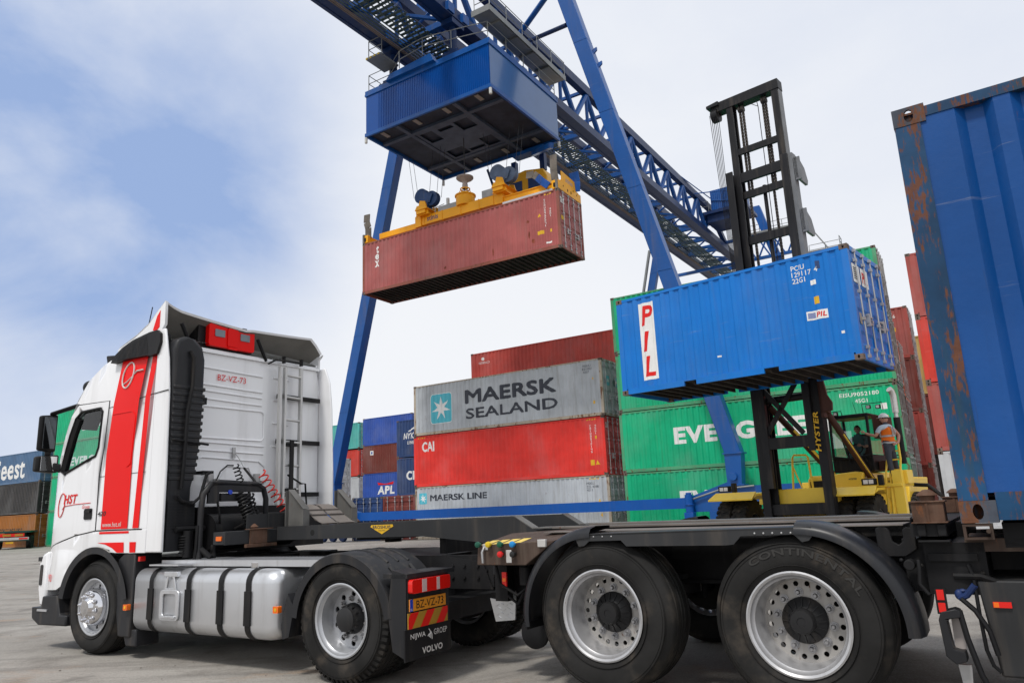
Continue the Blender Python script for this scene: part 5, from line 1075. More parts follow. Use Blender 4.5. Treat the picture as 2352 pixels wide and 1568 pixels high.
# girder: two bottom chords, two top chords, diagonals, cross beams, walkway with cables
Y0, Y1 = -24.0, 50.0; SL = .011
def gx(sx, y): return sx * 1.98 - .42 + y * .008
ZB, ZT = 25.75, 28.9
for sx in (-1, 1):
    b = B(); b.hexa([(gx(sx, Y0) - .26, Y0, ZB), (gx(sx, Y0) + .26, Y0, ZB), (gx(sx, Y1) + .26, Y1, ZB), (gx(sx, Y1) - .26, Y1, ZB), (gx(sx, Y0) - .26, Y0, ZB + .75), (gx(sx, Y0) + .26, Y0, ZB + .75), (gx(sx, Y1) + .26, Y1, ZB + .75), (gx(sx, Y1) - .26, Y1, ZB + .75)])
    for e in (-.33, .33): b.hexa([(gx(sx, Y0) + e - .1, Y0, ZB - .03), (gx(sx, Y0) + e + .1, Y0, ZB - .03), (gx(sx, Y1) + e + .1, Y1, ZB - .03), (gx(sx, Y1) + e - .1, Y1, ZB - .03), (gx(sx, Y0) + e - .1, Y0, ZB - .002), (gx(sx, Y0) + e + .1, Y0, ZB - .002), (gx(sx, Y1) + e + .1, Y1, ZB - .002), (gx(sx, Y1) + e - .1, Y1, ZB - .002)])
    cx('bottom_chord', b, CD)
    b = B(); E0 = 36.0; b.hexa([(gx(sx, Y0) - .22, Y0, ZT), (gx(sx, Y0) + .22, Y0, ZT), (gx(sx, E0) + .22, E0, ZT), (gx(sx, E0) - .22, E0, ZT), (gx(sx, Y0) - .22, Y0, ZT + .62), (gx(sx, Y0) + .22, Y0, ZT + .62), (gx(sx, E0) + .22, E0, ZT + .62), (gx(sx, E0) - .22, E0, ZT + .62)])
    b.bar((gx(sx, E0), E0, ZT + .3), (gx(sx, 41), 41, ZB + .5), .4, .5); cx('top_chord', b, CD)
    b = B(); y = Y0 + .6
    while y < 34:
        x1 = gx(sx, y); x2 = gx(sx, y + 1.85); x3 = gx(sx, y + 3.7); b.cyl((x1, y, ZT + .05), (x2, y + 1.85, ZB + .72), .185, 8); b.cyl((x3, y + 3.7, ZT + .05), (x2 + .0, y + 1.85, ZB + .72), .185, 8); b.cyl((x1, y, ZT), (x1, y, ZB + .7), .12, 8); y += 3.7
    cx('lattice_diagonal', b, CB)
y = Y0 + .6
while y < 48:
    b = B(); b.bar((gx(-1, y) + .26, y, ZB + .45), (gx(1, y) - .26, y, ZB + .45), .3, .34)
    if y < 34: b.bar((gx(-1, y), y, ZT + .35), (gx(1, y), y, ZT + .35), .2, .2)
    b.bar((gx(-1, y) + .2, y, ZB + .4), (gx(1, y) - .2, y + 3.7, ZB + .4), .16, .16); b.cyl((gx(-1, y) + .3, y, ZB + .5), (0, y, ZB + 1.6), .08, 6); b.cyl((gx(1, y) - .3, y, ZB + .5), (0, y, ZB + 1.6), .08, 6); y += 3.7; cx('cross_beam', b, CB)
b = B(); y = Y0
while y < 48: b.box(-1.15 + y * .008, .15 + y * .008, y, y + .17, ZB + .02, ZB + .05); y += .30
for e in (-1.7, -1.5, -1.3, -1.1, -.7, -.3, .1): b.bar((e + Y0 * .008, Y0, ZB - .08), (e + 48 * .008, 48, ZB - .08), .045, .06)
cx('walkway', b, GRT)
b = B()
for e in (-1.95, -1.82): b.cyl((e + Y0 * .01, Y0, ZB - .15), (e + 48 * .01, 48, ZB - .15), .05, 6)
cx('cable_pipe', b, mat('brown cable pipe', (.16, .13, .12), .6))
def railing(b, P, h=1.05, r=.022, posts=1.3, mid=True):
    for i in range(len(P) - 1):
        a = V(P[i]); c = V(P[i + 1]); n = max(1, int((c - a).length / posts))
        for k in range(n + 1): q_ = a.lerp(c, k / n); b.cyl(q_, q_ + V((0, 0, h)), r * 1.15, 5)
        b.cyl(a + V((0, 0, h)), c + V((0, 0, h)), r, 5)
        if mid: b.cyl(a + V((0, 0, h * .5)), c + V((0, 0, h * .5)), r, 5)
b = B(); railing(b, [(-.8, Y0, ZB), (-.8 + .5, 46, ZB)], 1.0, .02, 2.2); railing(b, [(1.6, 33.4, 27.94), (2.5, 33.4, 27.94)], 1.0); railing(b, [(3.0, 41, 27.3), (9.6, 41, 27.3)], 1.0, .03, 1.0); railing(b, [(9.6, 41, 24.0), (12.5, 41, 24.0), (12.5, 39.8, 24.0)], 1.0, .03, 1.0); cx('railing', b, RAIL)
b = B(); b.box(2.6, 9.8, 40.2, 41.8, 27.1, 27.3); b.box(9.5, 12.8, 39.6, 41.5, 23.9, 24.0); b.bar((9.7, 41, 27.2), (11.5, 41, 24), .7, .1); cx('far_platform', b, RAIL)
b = B()
for k in range(4): b.cyl((3.5 + k * 1.4, 40.5, 24.6), (3.5 + k * 1.4 + 1.2, 40.5, 27.0), .09, 6); b.cyl((3.5 + k * 1.4, 40.5, 27.0), (3.5 + k * 1.4 + 1.2, 40.5, 24.6), .09, 6)
for z in (24.6, 27.0): b.bar((-3.5, 40.5, z), (9.5, 40.5, z), .25, .3)
for z in (21.4, 18.6, 12.0): b.cyl((-(12.02 - .2585 * (z - 3.4)), 41, z), (12.02 - .2585 * (z - 3.4), 41, z), .14, 8)
cx('end_bracing', b, CB)
b = B(); cx('girder_stay', B().cyl((5.2, -.2, 29.8), (1.65, .95, 28.25), .16, 10), CB); cx('girder_stay', B().cyl((5.45, 0, 27.0), (1.65, 2.0, 28.6), .13, 10), CD); cx('girder_stay', B().cyl((-5.2, -.2, 29.8), (-2.5, .95, 28.25), .16, 10), CB)
# machine cabin at the far end of the girder
b = B(); n = 15
P = []
for i in range(n): P += [(2.6 + 2.9 * i / n, 34.0), (2.6 + 2.9 * (i + .35) / n, 34.0), (2.6 + 2.9 * (i + .5) / n, 34.06), (2.6 + 2.9 * (i + .85) / n, 34.06)]
P += [(5.5, 34.0), (5.5, 36.8), (2.6, 36.8)]
b.prism(P, 'z', 27.95, 30.15); k = cx('machine_cabin', b, CB); b = B(); b.box(1.6, 6.0, 33.4, 37.2, 27.65, 27.94); b.box(2.2, 4.2, 33.7, 36.8, 26.9, 27.64); cx('cabin_base', b, CD, k)
b = B(); b.cyl((1.9, 27, 29.5), (2.6, 34.0, 29.4), .05, 6); b.cyl((1.9, 31, 29.0), (5.2, 33.9, 29.6), .05, 6); b.bar((2.65, 33.95, 29.2), (5.4, 33.95, 28.5), .05, .10); cx('cabin_brace', b, CB, k)
# ---------------------------------------------------------------- trolley with its clad machine house
TRL = thing('crane_trolley', 'clad blue machine house hanging below the gantry girder with railings on its roof', 'crane trolley', st(GS, GT, 0), T0)
def tx(name, b, m, par=TRL, **k): return obj(name, b, m, par, **k)
hx0, hx1, hy0, hy1, hz0, hz1 = -4.03, 3.97, -5.6, 1.05, 21.0, 23.45
b = B(); P = []; n = 60
for i in range(n):
    x = hx0 + .9 + (hx1 - hx0 - .9) * i / n; d = (hx1 - hx0 - .9) / n
    P += [(x, hy0), (x + d * .55, hy0), (x + d * .65, hy0 + .025), (x + d * .9, hy0 + .025)]
P = [(hx0, hy0), (hx0 + .88, hy0), (hx0 + .89, hy0 + .03)] + P + [(hx1 - .001, hy0)]
b.grid([[(x, y, hz0 + .2) for x, y in P], [(x, y, hz1 - .1) for x, y in P]]); b.box(hx0, hx0 + .05, hy0 + .04, hy1, hz0 + .2, hz1 - .1); b.box(hx0 + .06, hx1 - .06, hy1 - .05, hy1, hz0 + .2, hz1 - .1); wl = tx('front_cladding', b, PAN, smooth=20)
b = B(); b.box(hx1 - .05, hx1, hy0 + .03, hy1, hz0 + .2, hz1 - .1); tx('end_cladding', b, PANE)  # white sky reflection put into this face as a paler blue
b = B()
for x, y, w_, d_ in ((hx0 - .05, hy0 - .06, hx1 - hx0 + .1, .12), (hx0 - .05, hy1 - .06, hx1 - hx0 + .1, .12)):
    b.box(x, x + w_, y, y + d_, hz1 - .1, hz1 + .02); b.box(x, x + w_, y + .03, y + d_ - .01, hz1 + .021, hz1 + .22); b.box(x, x + w_, y + .01, y + d_, hz0, hz0 + .19)
for x in (hx0 - .05, hx1 - .06):
    b.box(x, x + .12, hy0 + .061, hy1 - .061, hz1 - .1, hz1 + .02); b.box(x + .02, x + .1, hy0 + .061, hy1 - .061, hz1 + .021, hz1 + .22); b.box(x, x + .12, hy0 + .061, hy1 - .061, hz0, hz0 + .19)
b.box(hx0, hx1, hy0 + .1, hy1 - .1, hz1 - .05, hz1); tx('roof_trim', b, CB)
b = B(); b.box(hx0 + .1, hx1 - .1, hy0 + .1, hy1 - .1, hz0 + .16, hz0 + .2); tx('underside', b, mat('dark blue underside', (.018, .024, .04), .6, 0, .3), TRL)  # underside slab, darker than the cladding
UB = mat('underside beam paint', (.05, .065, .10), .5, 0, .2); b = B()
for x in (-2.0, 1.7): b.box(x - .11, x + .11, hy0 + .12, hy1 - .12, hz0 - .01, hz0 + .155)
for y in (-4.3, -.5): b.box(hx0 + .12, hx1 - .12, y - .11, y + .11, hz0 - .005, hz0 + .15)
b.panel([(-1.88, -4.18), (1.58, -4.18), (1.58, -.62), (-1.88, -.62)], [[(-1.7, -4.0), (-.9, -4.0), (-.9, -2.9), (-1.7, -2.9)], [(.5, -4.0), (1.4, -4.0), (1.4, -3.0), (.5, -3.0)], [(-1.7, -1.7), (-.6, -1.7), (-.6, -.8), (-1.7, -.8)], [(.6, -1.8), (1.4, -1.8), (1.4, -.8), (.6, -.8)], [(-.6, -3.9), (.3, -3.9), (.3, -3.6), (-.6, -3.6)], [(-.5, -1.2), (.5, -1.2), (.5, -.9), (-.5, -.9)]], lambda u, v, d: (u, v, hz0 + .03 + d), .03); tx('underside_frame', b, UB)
b = B()
for x in (-3.2, -1.0, .9, 2.9):
    for y in (-5.0, .4): tx('floodlight_panel', B().box(x - .12, x + .12, y - .28, y + .28, hz0 + .11, hz0 + .15), mat('lamp panel', (.22, .20, .18), .4))
for x, y in ((hx0, hy0), (hx1, hy0), (hx1, hy1), (hx0, hy1)): tx('loudspeaker', B().cyl((x, y, hz0 - .35), (x, y, hz0 - .04), .075, 10).box(x - .02, x + .02, y - .02, y + .02, hz0 - .05, hz0 + .02), mat('pale lamp housing', (.55, .55, .52), .5), bevel=.01)
for x in (-2.42, 1.56):
    for y in (-5.2, .6): b = B(); b.cyl((x, y, hz1), (x, y, ZB - .05), .20, 12); b.box(x - .35, x + .35, y - .5, y + .5, ZB - .35, ZB - .06); b.box(x - .5, x + .5, y - .3, y + .3, hz1 + .2, hz1 + .5); tx('hanger_column', b, CD)
b = B()
for x in (-2.42, 1.56):
    for y in (-5.2, .6):
        for s_ in (-.62, .62): tx('trolley_wheel_box', B().box(x - .42, x + .42, y + s_ - .25, y + s_ + .25, ZB + .1, ZB + .62), CB)
b = B(); b.cyl((-1.9, -3.5, 24.3), (1.9, -3.5, 24.3), .5, 18); b.box(-2.6, 2.8, -4.6, -.6, 23.65, 24.0); b.box(-1.6, -.4, -2.6, -1.2, 24.0, 25.2); b.box(.6, 2.4, -2.2, -.9, 24.0, 24.8); b.cyl((-1.9, -1.2, 24.4), (1.6, -1.2, 24.4), .42, 16); b.box(-3.4, -2.5, -5.3, -4.4, 23.65, 24.0); tx('hoist_machinery', b, CD)
b = B(); b.prism([(hx0 + 1.6, 23.6), (hx0 + 4.8, 23.6), (hx0 + 4.6, 24.05), (hx0 + 1.9, 23.9)], 'y', hy0 - .25, hy0 + .15); tx('roof_cowl', b, CB)
b = B(); railing(b, [(hx0 + .1, hy0 + 1.0, hz1 + .2), (hx0 + .1, hy0 + .1, hz1 + .2), (hx0 + 1.6, hy0 + .1, hz1 + .2), (hx0 + 2.4, hy0 - .05, hz1 + .7), (hx0 + 4.0, hy0 - .1, hz1 + .8), (hx0 + 5.8, hy0 - .05, hz1 + .5), (hx1 - .1, hy0 + .1, hz1 + .2), (hx1 - .1, hy1, hz1 + .2)], 1.0, .022, 1.6); railing(b, [(3.4, hy0 - .3, 25.0), (4.3, hy0 - .3, 25.0), (4.3, 1.6, 25.0)], 1.0, .022, 1.5); railing(b, [(-1.9, -6.7, 24.6), (-2.8, -6.7, 24.6), (-2.8, -5.6, 24.6)], 1.0, .022, .8); tx('railing', b, RAIL)
b = B(); b.box(3.3, 4.35, hy0 - .4, 1.6, 24.9, 25.0); b.box(3.3, 4.35, hy0 - .42, hy0 - .4, 24.8, 25.12); b.box(4.35, 4.37, hy0 - .4, 1.6, 24.8, 25.1); tx('platform', B().box(-2.9, -1.9, -6.8, -5.4, 24.5, 24.6), RAIL)
for y in (-5, -3.4, -1.8, -.2): b.box(3.4, 4.3, y, y + 1.2, 24.78, 24.89)
tx('platform', b, RAIL); b = B()
for k in range(4): b.box(-2.9 + k * .27, -2.78 + k * .27, -6.82, -6.801, 24.5, 24.6)
tx('hazard_stripe', b, TAPE)
# operator's cab under the far side of the trolley
b = B(); b.prism([(.2, 18.1), (.1, 18.6), (.1, 19.4), (.5, 19.95), (1.6, 20.1), (2.7, 19.9), (2.95, 19.4), (2.95, 18.6), (2.6, 18.1)], 'y', 1.3, 3.2); oc = tx('operator_cab', b, YELL if False else mat('crane cab yellow', (.70, .38, .03), .35, 0, .08, .1), bevel=.06)
b = B(); b.box(.3, 1.35, 1.27, 1.295, 18.7, 19.5); b.prism([(1.75, 18.75), (2.7, 18.75), (2.7, 19.35), (1.75, 19.65)], 'y', 1.27, 1.295); tx('cab_window', b, mat('tinted cab glass', (.03, .06, .16), .05, 0, 0, coat=1), oc)
b = B(); b.box(-.1, .15, 1.4, 3.0, 17.9, 20.3); b.bar((.6, 1.8, 20.0), (.6, 1.8, 21.0), .3, .3); b.bar((2.5, 1.8, 20.0), (2.5, 1.8, 21.0), .3, .3)
for k in range(7): b.bar((-.9 + .12 * k, 1.35, 20.6 - .36 * k), (-.1 + .12 * k, 1.35, 20.5 - .36 * k), .05, .06)
b.bar((-1.0, 1.35, 20.9), (-.1, 1.35, 18.0), .08, .12); b.bar((-.2, 1.35, 20.9), (.7, 1.35, 18.0), .08, .12); tx('cab_hanger', b, CD, oc)
b = B(); b.bar((2.4, .9, 20.7), (4.6, -1.0, 19.7), .22, .28); b.box(1.2, 3.2, .6, 1.2, 20.7, 20.9); tx('boom_arm', b, CB)
# ---------------------------------------------------------------- hoisted container and spreader
TXO, TXR = V((-7.984, 38.377, 13.09)), radians(-30.91)
c = container('red brown long container hanging from the yellow spreader in mid air', TXO, TXR, 12.192, 2.9, TEXM, postm=TEXP)
write(c, 't', .95, 2.14, .46, WHITE, .22); write(c, 'e', .90, 1.79, .33, WHITE, .27); write(c, 'x', .88, 1.38, .36, WHITE, .31)
code_down(c, 'TGHU8952271', 11.36, 2.55, 1.15); code_down(c, '4501', 11.64, 2.05, 1.6); sign(c, 'warning_sign', tri_mark(11.09, 1.73, .2), YELL); sign(c, 'warning_sign', rect(10.95, 11.3, .85, 1.03), YELL); sign(c, 'warning_sign', rect(11.62, 11.73, .85, 1.0), YELL); sign(c, 'label_sheet', rect(11.4, 11.7, .32, .40), WHITE); hatch(c, 11.4, 2.72, 3)
RSP = mat('rust patch', (.22, .055, .03), .9, 0, .4)
for x, z, w_, h in ((10.35, 1.55, .2, .2), (10.42, .75, .14, .5), (10.6, .5, .2, .25), (5.45, .28, .2, .2), (8.4, .35, .08, .45)):
    sign(c, 'rust_patch', [[(x + w_ / 2 + w_ / 2 * random.uniform(.5, 1) * cos(a), z + h / 2 + h / 2 * random.uniform(.5, 1) * sin(a)) for a in [2 * pi * k / 11 for k in range(11)]]], RSP, .002)
door_word(c, 'tex', .14, 2.25, .42, .36); sign_ = paint_on('warning_sign', rect(.16, .5, 1.42, 1.62), YELL, c, lambda u, v: (12.18, u, v))
SPY = mat('spreader yellow paint', (.88, .40, .01), .4, 0, .07, .12, .04, 1.5); PUL = mat('pulley blue paint', (.012, .05, .16), .4, 0, .2, .3); FLB = mat('flipper blue paint', (.005, .075, .33), .45, 0, .2, .3, .25); FLG = mat('worn flipper steel', (.16, .14, .12), .6, .3, .4, .4, .35); RPE = mat('steel rope', (.06, .06, .065), .5, .6)
SPR = thing('crane_spreader', 'yellow lifting frame with two blue sheave blocks clamped on top of the hanging container', 'spreader', TXO + V((0, 0, 2.9)), TXR)
def sx(name, b, m, par=SPR, **k): return obj(name, b, m, par, **k)
b = B(); b.box(3.0, 8.55, .92, 1.52, .56, 1.08)
for x in (3.0, 3.55, 4.75, 5.95, 7.1, 8.0, 8.5): b.box(x, x + .05, .89, 1.55, .52, 1.10)
b.box(3.0, 3.4, .86, 1.58, .5, 1.12); b.box(8.1, 8.6, .86, 1.58, .5, 1.12); sx('main_beam', b, SPY, bevel=.015)
sx('telescopic_beam', B().box(.35, 3.0, .98, 1.46, .50, .82), SPY, bevel=.01); b = B(); b.box(8.55, 11.85, .98, 1.46, .50, .84); b.box(8.55, 11.9, .93, .98, .50, .56); b.box(8.55, 11.9, .93, .98, .80, .86); sx('telescopic_beam', b, SPY, bevel=.01)
sx('slide_rail', B().box(8.6, 11.6, .84, .90, .32, .50), mat('bright slide rail', (.6, .6, .6), .35, .7))
sx('rail_web', B().box(8.6, 11.8, .90, .97, .20, .50), SPY)
for x, s in ((.02, -1), (11.85, 1)):
    b = B(); b.box(x, x + .32, .05, 2.39, .05, .42); b.box(x - .02 if s < 0 else x, x + .34, .02, .40, .03, .46); b.box(x - .02 if s < 0 else x, x + .34, 2.04, 2.42, .03, .46)
    if s > 0: b.prism([(.45, .42), (.45, 1.05), (.60, 1.05), (1.85, .98), (1.95, .42)], 'x', 12.13, 12.17); b.prism([(.2, .02), (.2, .5), (2.2, .5), (2.3, .02)], 'x', 12.171, 12.185)
    e = sx('end_beam', b, SPY, bevel=.012); b = B()
    if s > 0:
        for y, z, r in ((.55, .30, .05), (1.0, .22, .08), (1.35, .22, .08), (1.95, .30, .05), (1.6, .40, .05), (.3, .28, .06)): sx('plate_hole', B().prism(circ(y, z, r * .6, 12, r), 'x', 12.1855, 12.188), DARK, e)
        paint_on('lettering', word_polys('stinis', 0, 0, .75, .24), mat('faded lettering', (.42, .33, .33), .5), e, lambda u, v: (12.173, .85 + u, .62 + v))
    b.box(x + .08, x + .22, .0, .045, .14, .32); b.box(x + .10, x + .2, -.012, .0, .1, .16); sx('lock_opening', b, DARK, e)
    b = B(); b.box(x + (.0 if s < 0 else .2), x + (.12 if s < 0 else .33), -.03, .14, .0, .52); sx('corner_guide', b, FLG, e, bevel=.01)
def flipper(P, w_, name='flipper'):
    b = B()
    for i in range(len(P) - 1): b.bar(P[i], P[i + 1], w_, .05, (0, 1, 0))
    return b
for P, w_, m in (([(.20, .25, .35), (.24, .20, .95), (.14, .18, 1.3), (.17, .18, 1.75)], .42, FLG), ([(.30, 2.2, .3), (.30, 2.3, .9), (.2, 2.36, 1.4)], .42, FLB), ([(12.0, .15, .3), (11.95, .1, 1.0), (12.0, .05, 1.75)], .36, FLG), ([(12.15, 1.95, .5), (12.2, 1.9, 1.0), (12.2, 1.75, 1.45)], .5, FLB), ([(1.45, 2.4, .3), (1.5, 2.5, .75), (1.65, 2.5, 1.05)], .4, FLG)): sx('flipper', flipper(P, w_), m, bevel=.008)
k = sx('flipper', flipper([(11.3, .75, .62), (10.95, .75, .95), (10.7, .75, 1.25)], .36), FLB, bevel=.01); sx('flipper_tip', flipper([(10.7, .75, 1.25), (10.5, .75, 1.45), (10.1, .75, 1.5)], .36), FLG, k, bevel=.01)
for x in (3.65, 8.55):
    b = B()
    for y in (.62, 1.75): b.prism([(x - .4, 1.0), (x + .45, 1.0), (x + .22, 1.75), (x - .12, 1.85)], 'y', y, y + .08)
    b.box(x - .3, x + .3, .5, 1.95, 1.05, 1.25); b.prism([(x - .35, 1.25), (x + .5, 1.25), (x + .3, 1.42), (x - .2, 1.5)], 'y', .45, 1.9); sx('sheave_bracket', b, SPY, bevel=.01)
    b = B()
    for cxx, cz in ((x - .25, 2.25), (x + .42, 1.95)):
        for y in (.95, 1.13): b.lathe([(0, -.05), (.38, -.05), (.42, -.07), (.42, -.04), (.36, 0), (.42, .04), (.42, .07), (.38, .05), (0, .05)], (cxx, y, cz), 'y', 28)
    b.bar((x - .30, .84, 2.27), (x + .47, .84, 1.93), .03, .5); b.bar((x - .30, 1.24, 2.27), (x + .47, 1.24, 1.93), .03, .5); b.box(x - .1, x + .25, .84, 1.24, 1.4, 2.1); pb = sx('sheave_block', b, PUL if x < 5 else mat('grey blue sheave paint', (.10, .14, .22), .4, 0, .2, .2))
    b = B()
    for dx, y in ((-.68, .85), (-.68, 1.25), (.86, .85), (.86, 1.25), (.18, 1.05)):
        b.cyl((x + dx, y, 2.2 if dx < 0 else 2.0), (x + dx - (.6 if dx < 0 else -.1), y + (.5 if x > 5 else .3), 20.95 - 13.09 - 2.9), .012, 5)
    sx('hoist_rope', b, RPE, pb)
b = B(); b.lathe([(.0, 1.05), (.48, 1.05), (.50, 1.12), (.50, 1.58), (.56, 1.60), (.56, 1.66), (.46, 1.66), (.44, 1.2), (0, 1.2)], (6.1, 1.22, 0), 'z', 28)
for k in range(8): a = 2 * pi * k / 8; b.cyl((6.1 + .4 * cos(a), 1.22 + .4 * sin(a), 1.66), (6.1 + .20 * cos(a), 1.22 + .20 * sin(a), 2.08), .018, 5)
b.lathe([(.24, 2.0), (.27, 2.0), (.27, 2.06), (.24, 2.06)], (6.1, 1.22, 0), 'z', 20, closed=True); sx('cable_basket', b, SPY)
b = B(); b.lathe([(.13, 2.05), (.13, 2.38), (.20, 2.48), (.40, 2.58), (.46, 2.64), (.46, 2.70), (.40, 2.70), (.18, 2.56), (.10, 2.4), (.10, 2.05)], (6.1, 1.22, 0), 'z', 28); b.lathe([(.14, 2.04), (.15, 2.04), (.15, 2.3), (.14, 2.3)], (6.1, 1.22, 0), 'z', 20); sx('cable_funnel', b, mat('dirty funnel steel', (.36, .30, .26), .6, .2, .2, .4, .1))
sx('power_cable', B().tube([(6.1, 1.22, 2.2), (6.1, 1.22, 3.5), (6.1, 1.22, 20.98 - 15.99)], .03, 6), RPE)
sx('beacon', B().cyl((5.05, 1.1, 1.08), (5.05, 1.1, 1.75), .09, 12).cyl((5.05, 1.1, 1.30), (5.05, 1.1, 1.36), .12, 12), mat('pale beacon', (.6, .6, .58), .4)); sx('control_box', B().box(4.5, 6.0, .95, 1.5, 1.08, 1.36).box(7.3, 8.05, .95, 1.5, 1.1, 1.5), mat('grey control box', (.35, .36, .36), .5, 0, .2, .3), bevel=.02)
sx('guide_rail', B().tube([(4.3, .95, 1.08), (4.32, .95, 1.36), (4.9, .95, 1.42)], .02, 6), STEEL)
paint_on('lettering', word_polys('stinis', 0, 0, .72, .26), mat('blue lettering', (.03, .06, .2), .4), SPR, lambda u, v: (3.78 + u, .917, .72 + v))

# ---------------------------------------------------------------- lift truck carrying the bright blue container
FO, FR = V((2.865, 19.386, 0)), radians(-41.19)
c = container('bright blue container with a tall white letter strip, held up by the yellow lift truck', FO + V((0, 0, 4.267)), FR, 6.058, 2.591, PILB, forks=((1.82, 2.15), (3.88, 4.23)), deep=.03)
sign(c, 'label_strip', rect(.665, 1.125, .31, 2.36), WHITE)
PILR = mat('pil red lettering', (.62, .03, .03), .45) if False else REDL
for ch, z, h, w_ in (('P', 1.75, .53, .37), ('I', 1.06, .53, .20), ('L', .40, .53, .31)): sign(c, 'lettering', word_polys(ch, .73, z, w_, h), REDL, .007)
write(c, 'PCIU', 4.78, 2.24, .12, WHITE, .30); write(c, '129117', 4.78, 2.09, .12, WHITE, .43); write(c, '4', 5.29, 2.12, .11, WHITE); write(c, '22G1', 4.78, 1.94, .12, WHITE, .29)
sign(c, 'emblem', rect(5.17, 5.30, 1.83, 1.94), WHITE); sign(c, 'warning_sign', rect(5.20, 5.32, 1.38, 1.55), YELL); sign(c, 'label_strip', rect(5.0, 5.46, 1.03, 1.235), WHITE); sign(c, 'emblem', [q_ for i in range(6) for q_ in rect(5.03, 5.19, 1.07 + i * .022, 1.083 + i * .022)], BLUE2, .007); write(c, 'PIL', 5.21, 1.08, .115, REDL, .22, .007)
sign(c, 'label_sheet', rect(2.77, 2.87, .57, .61), WHITE); sign(c, 'label_sheet', rect(5.68, 5.75, .62, .68), WHITE); sign(c, 'vent', rect(5.33, 5.42, 2.18, 2.36), NAVY)
for y in (.17, .75):
    paint_on('label_strip', rect(y, y + .50, 1.75, 2.18), WHITE, c, lambda u, v: (6.048, u, v)); 
paint_on('emblem', [q_ for i in range(6) for q_ in rect(.24, .46, 1.83 + i * .05, 1.855 + i * .05)], BLACKL, c, lambda u, v: (6.052, u, v)); paint_on('lettering', word_polys('PIL', .80, 1.82, .36, .27), REDL, c, lambda u, v: (6.052, u, v)); paint_on('label_sheet', rect(.2, .36, .8, 1.05), mat('bronze plate', (.3, .25, .2), .5), c, lambda u, v: (6.052, u, v))
MST = mat('mast steel', (.014, .014, .016), .45, .2, .15, .3, .04, 2, .25, (.09, .085, .08)); FY = mat('lift truck yellow', (.95, .64, .07), .32, 0, .06, .12, 0, 1.5); MSB = mat('brown mast plate', (.06, .022, .015), .6, 0, .2); MGR = mat('pale mast side steel', (.16, .165, .17), .45, .2, .15, .3)
FK = thing('container_lift_truck', 'yellow heavy lift truck with a tall black mast holding up the bright blue container', 'lift truck', FO, FR)
def fx(name, b, m, par=FK, **k): return obj(name, b, m, par, **k)
ym = 2.72
def chan(b, x, w_, z0, z1, y0, y1, inner):                   # C-section mast rail
    t = .05; b.box(x, x + t, y0, y1, z0, z1) if inner > 0 else b.box(x + w_ - t, x + w_, y0, y1, z0, z1)
    b.box(x, x + w_, y0 - .001, y0 + t, z0, z1); b.box(x, x + w_, y1 - t, y1 + .001, z0, z1)
b = B(); chan(b, 2.30, .22, .78, 10.7, ym + .02, ym + .34, 1); chan(b, 3.90, .22, .78, 10.7, ym + .02, ym + .34, -1)
b.box(2.3, 4.1, ym + .1, ym + .4, 1.02, 1.30); b.box(2.5, 3.92, ym + .36, ym + .44, 9.9, 10.12); b.box(2.5, 3.92, ym + .36, ym + .44, 8.5, 8.75); b.box(2.5, 3.9, ym + .2, ym + .4, 2.78, 3.02); om = fx('outer_mast', b, MST, bevel=.01)
b = B(); b.box(4.1205, 4.24, ym + .06, ym + .33, 5.6, 10.68); fx('mast_side_plate', b, MGR, om)
b = B(); 
for z0 in (9.9, 8.4): b.prism([(ym + .05, z0), (ym + .05, z0 + .62), (ym + .3, z0 + .62), (ym + .62, z0 + .45), (ym + .78, z0 + .12), (ym + .72, z0 - .02)], 'x', 4.27, 4.34); b.box(4.26, 4.42, ym + .05, ym + .1, z0 - .05, z0 + .6)
fx('mast_bracket', b, MGR, om)
b = B(); y_ = ym; ym = 2.98; chan(b, 2.45, .20, 1.3, 12.85, ym, ym + .30, 1); chan(b, 3.82, .20, 1.3, 12.85, ym, ym + .30, -1)
b.box(1.98, 4.05, ym - .02, ym + .32, 12.82, 13.12); b.box(2.64, 3.84, ym + .02, ym + .10, 11.24, 11.44); b.box(2.64, 3.84, ym + .02, ym + .12, 10.38, 10.68); im = fx('inner_mast', b, MST, bevel=.01)
fx('mast_side_plate', B().box(4.0205, 4.045, ym + .02, ym + .28, 9.0, 12.8), MGR, im)
b = B(); b.cyl((1.98, ym + .1, 12.76), (2.18, ym + .1, 12.76), .20, 18); b.prism([(1.88, 13.0), (2.26, 13.0), (2.26, 13.12), (1.88, 13.08)], 'y', ym - .1, ym + .3)
fx('hose_reel', b, MST, im); b = B()
for k in range(6): b.tube([(1.96 + k * .055, ym - .08, 12.75), (2.06 + k * .035, ym - .06, 9.5), (2.12 + k * .014, ym, 6.9)], .009, 5)
fx('hydraulic_hose', b, BLK, im)
def chain(b, x, z0, z1):
    z = z0
    while z < z1: b.box(x - .035, x + .035, ym + .16, ym + .20, z, z + .075); b.box(x - .02, x + .02, ym + .13, ym + .23, z + .06, z + .10); z += .10
for x in (2.80, 2.89, 3.50, 3.58):
    b = B(); chain(b, x, 6.9 if x in (2.80, 3.50) else 9.9, 12.75); b.cyl((x - .035, ym + .16, 12.70), (x + .035, ym + .16, 12.70), .10, 14); fx('lift_chain', b, mat('chain steel', (.06, .05, .042), .6, .3, .3))
b = B(); b.tube([(3.36, ym + .1, 12.7), (3.38, ym + .1, 12.55), (3.38, ym + .1, 6.9)], .012, 5); b.tube([(3.2, ym + .1, 12.7), (3.38, ym + .1, 12.55)], .01, 5); b.cyl((3.2, ym + .28, 6.9), (3.2, ym + .28, 10.2), .055, 10); fx('lift_cylinder', b, MST); ym = y_
b = B()
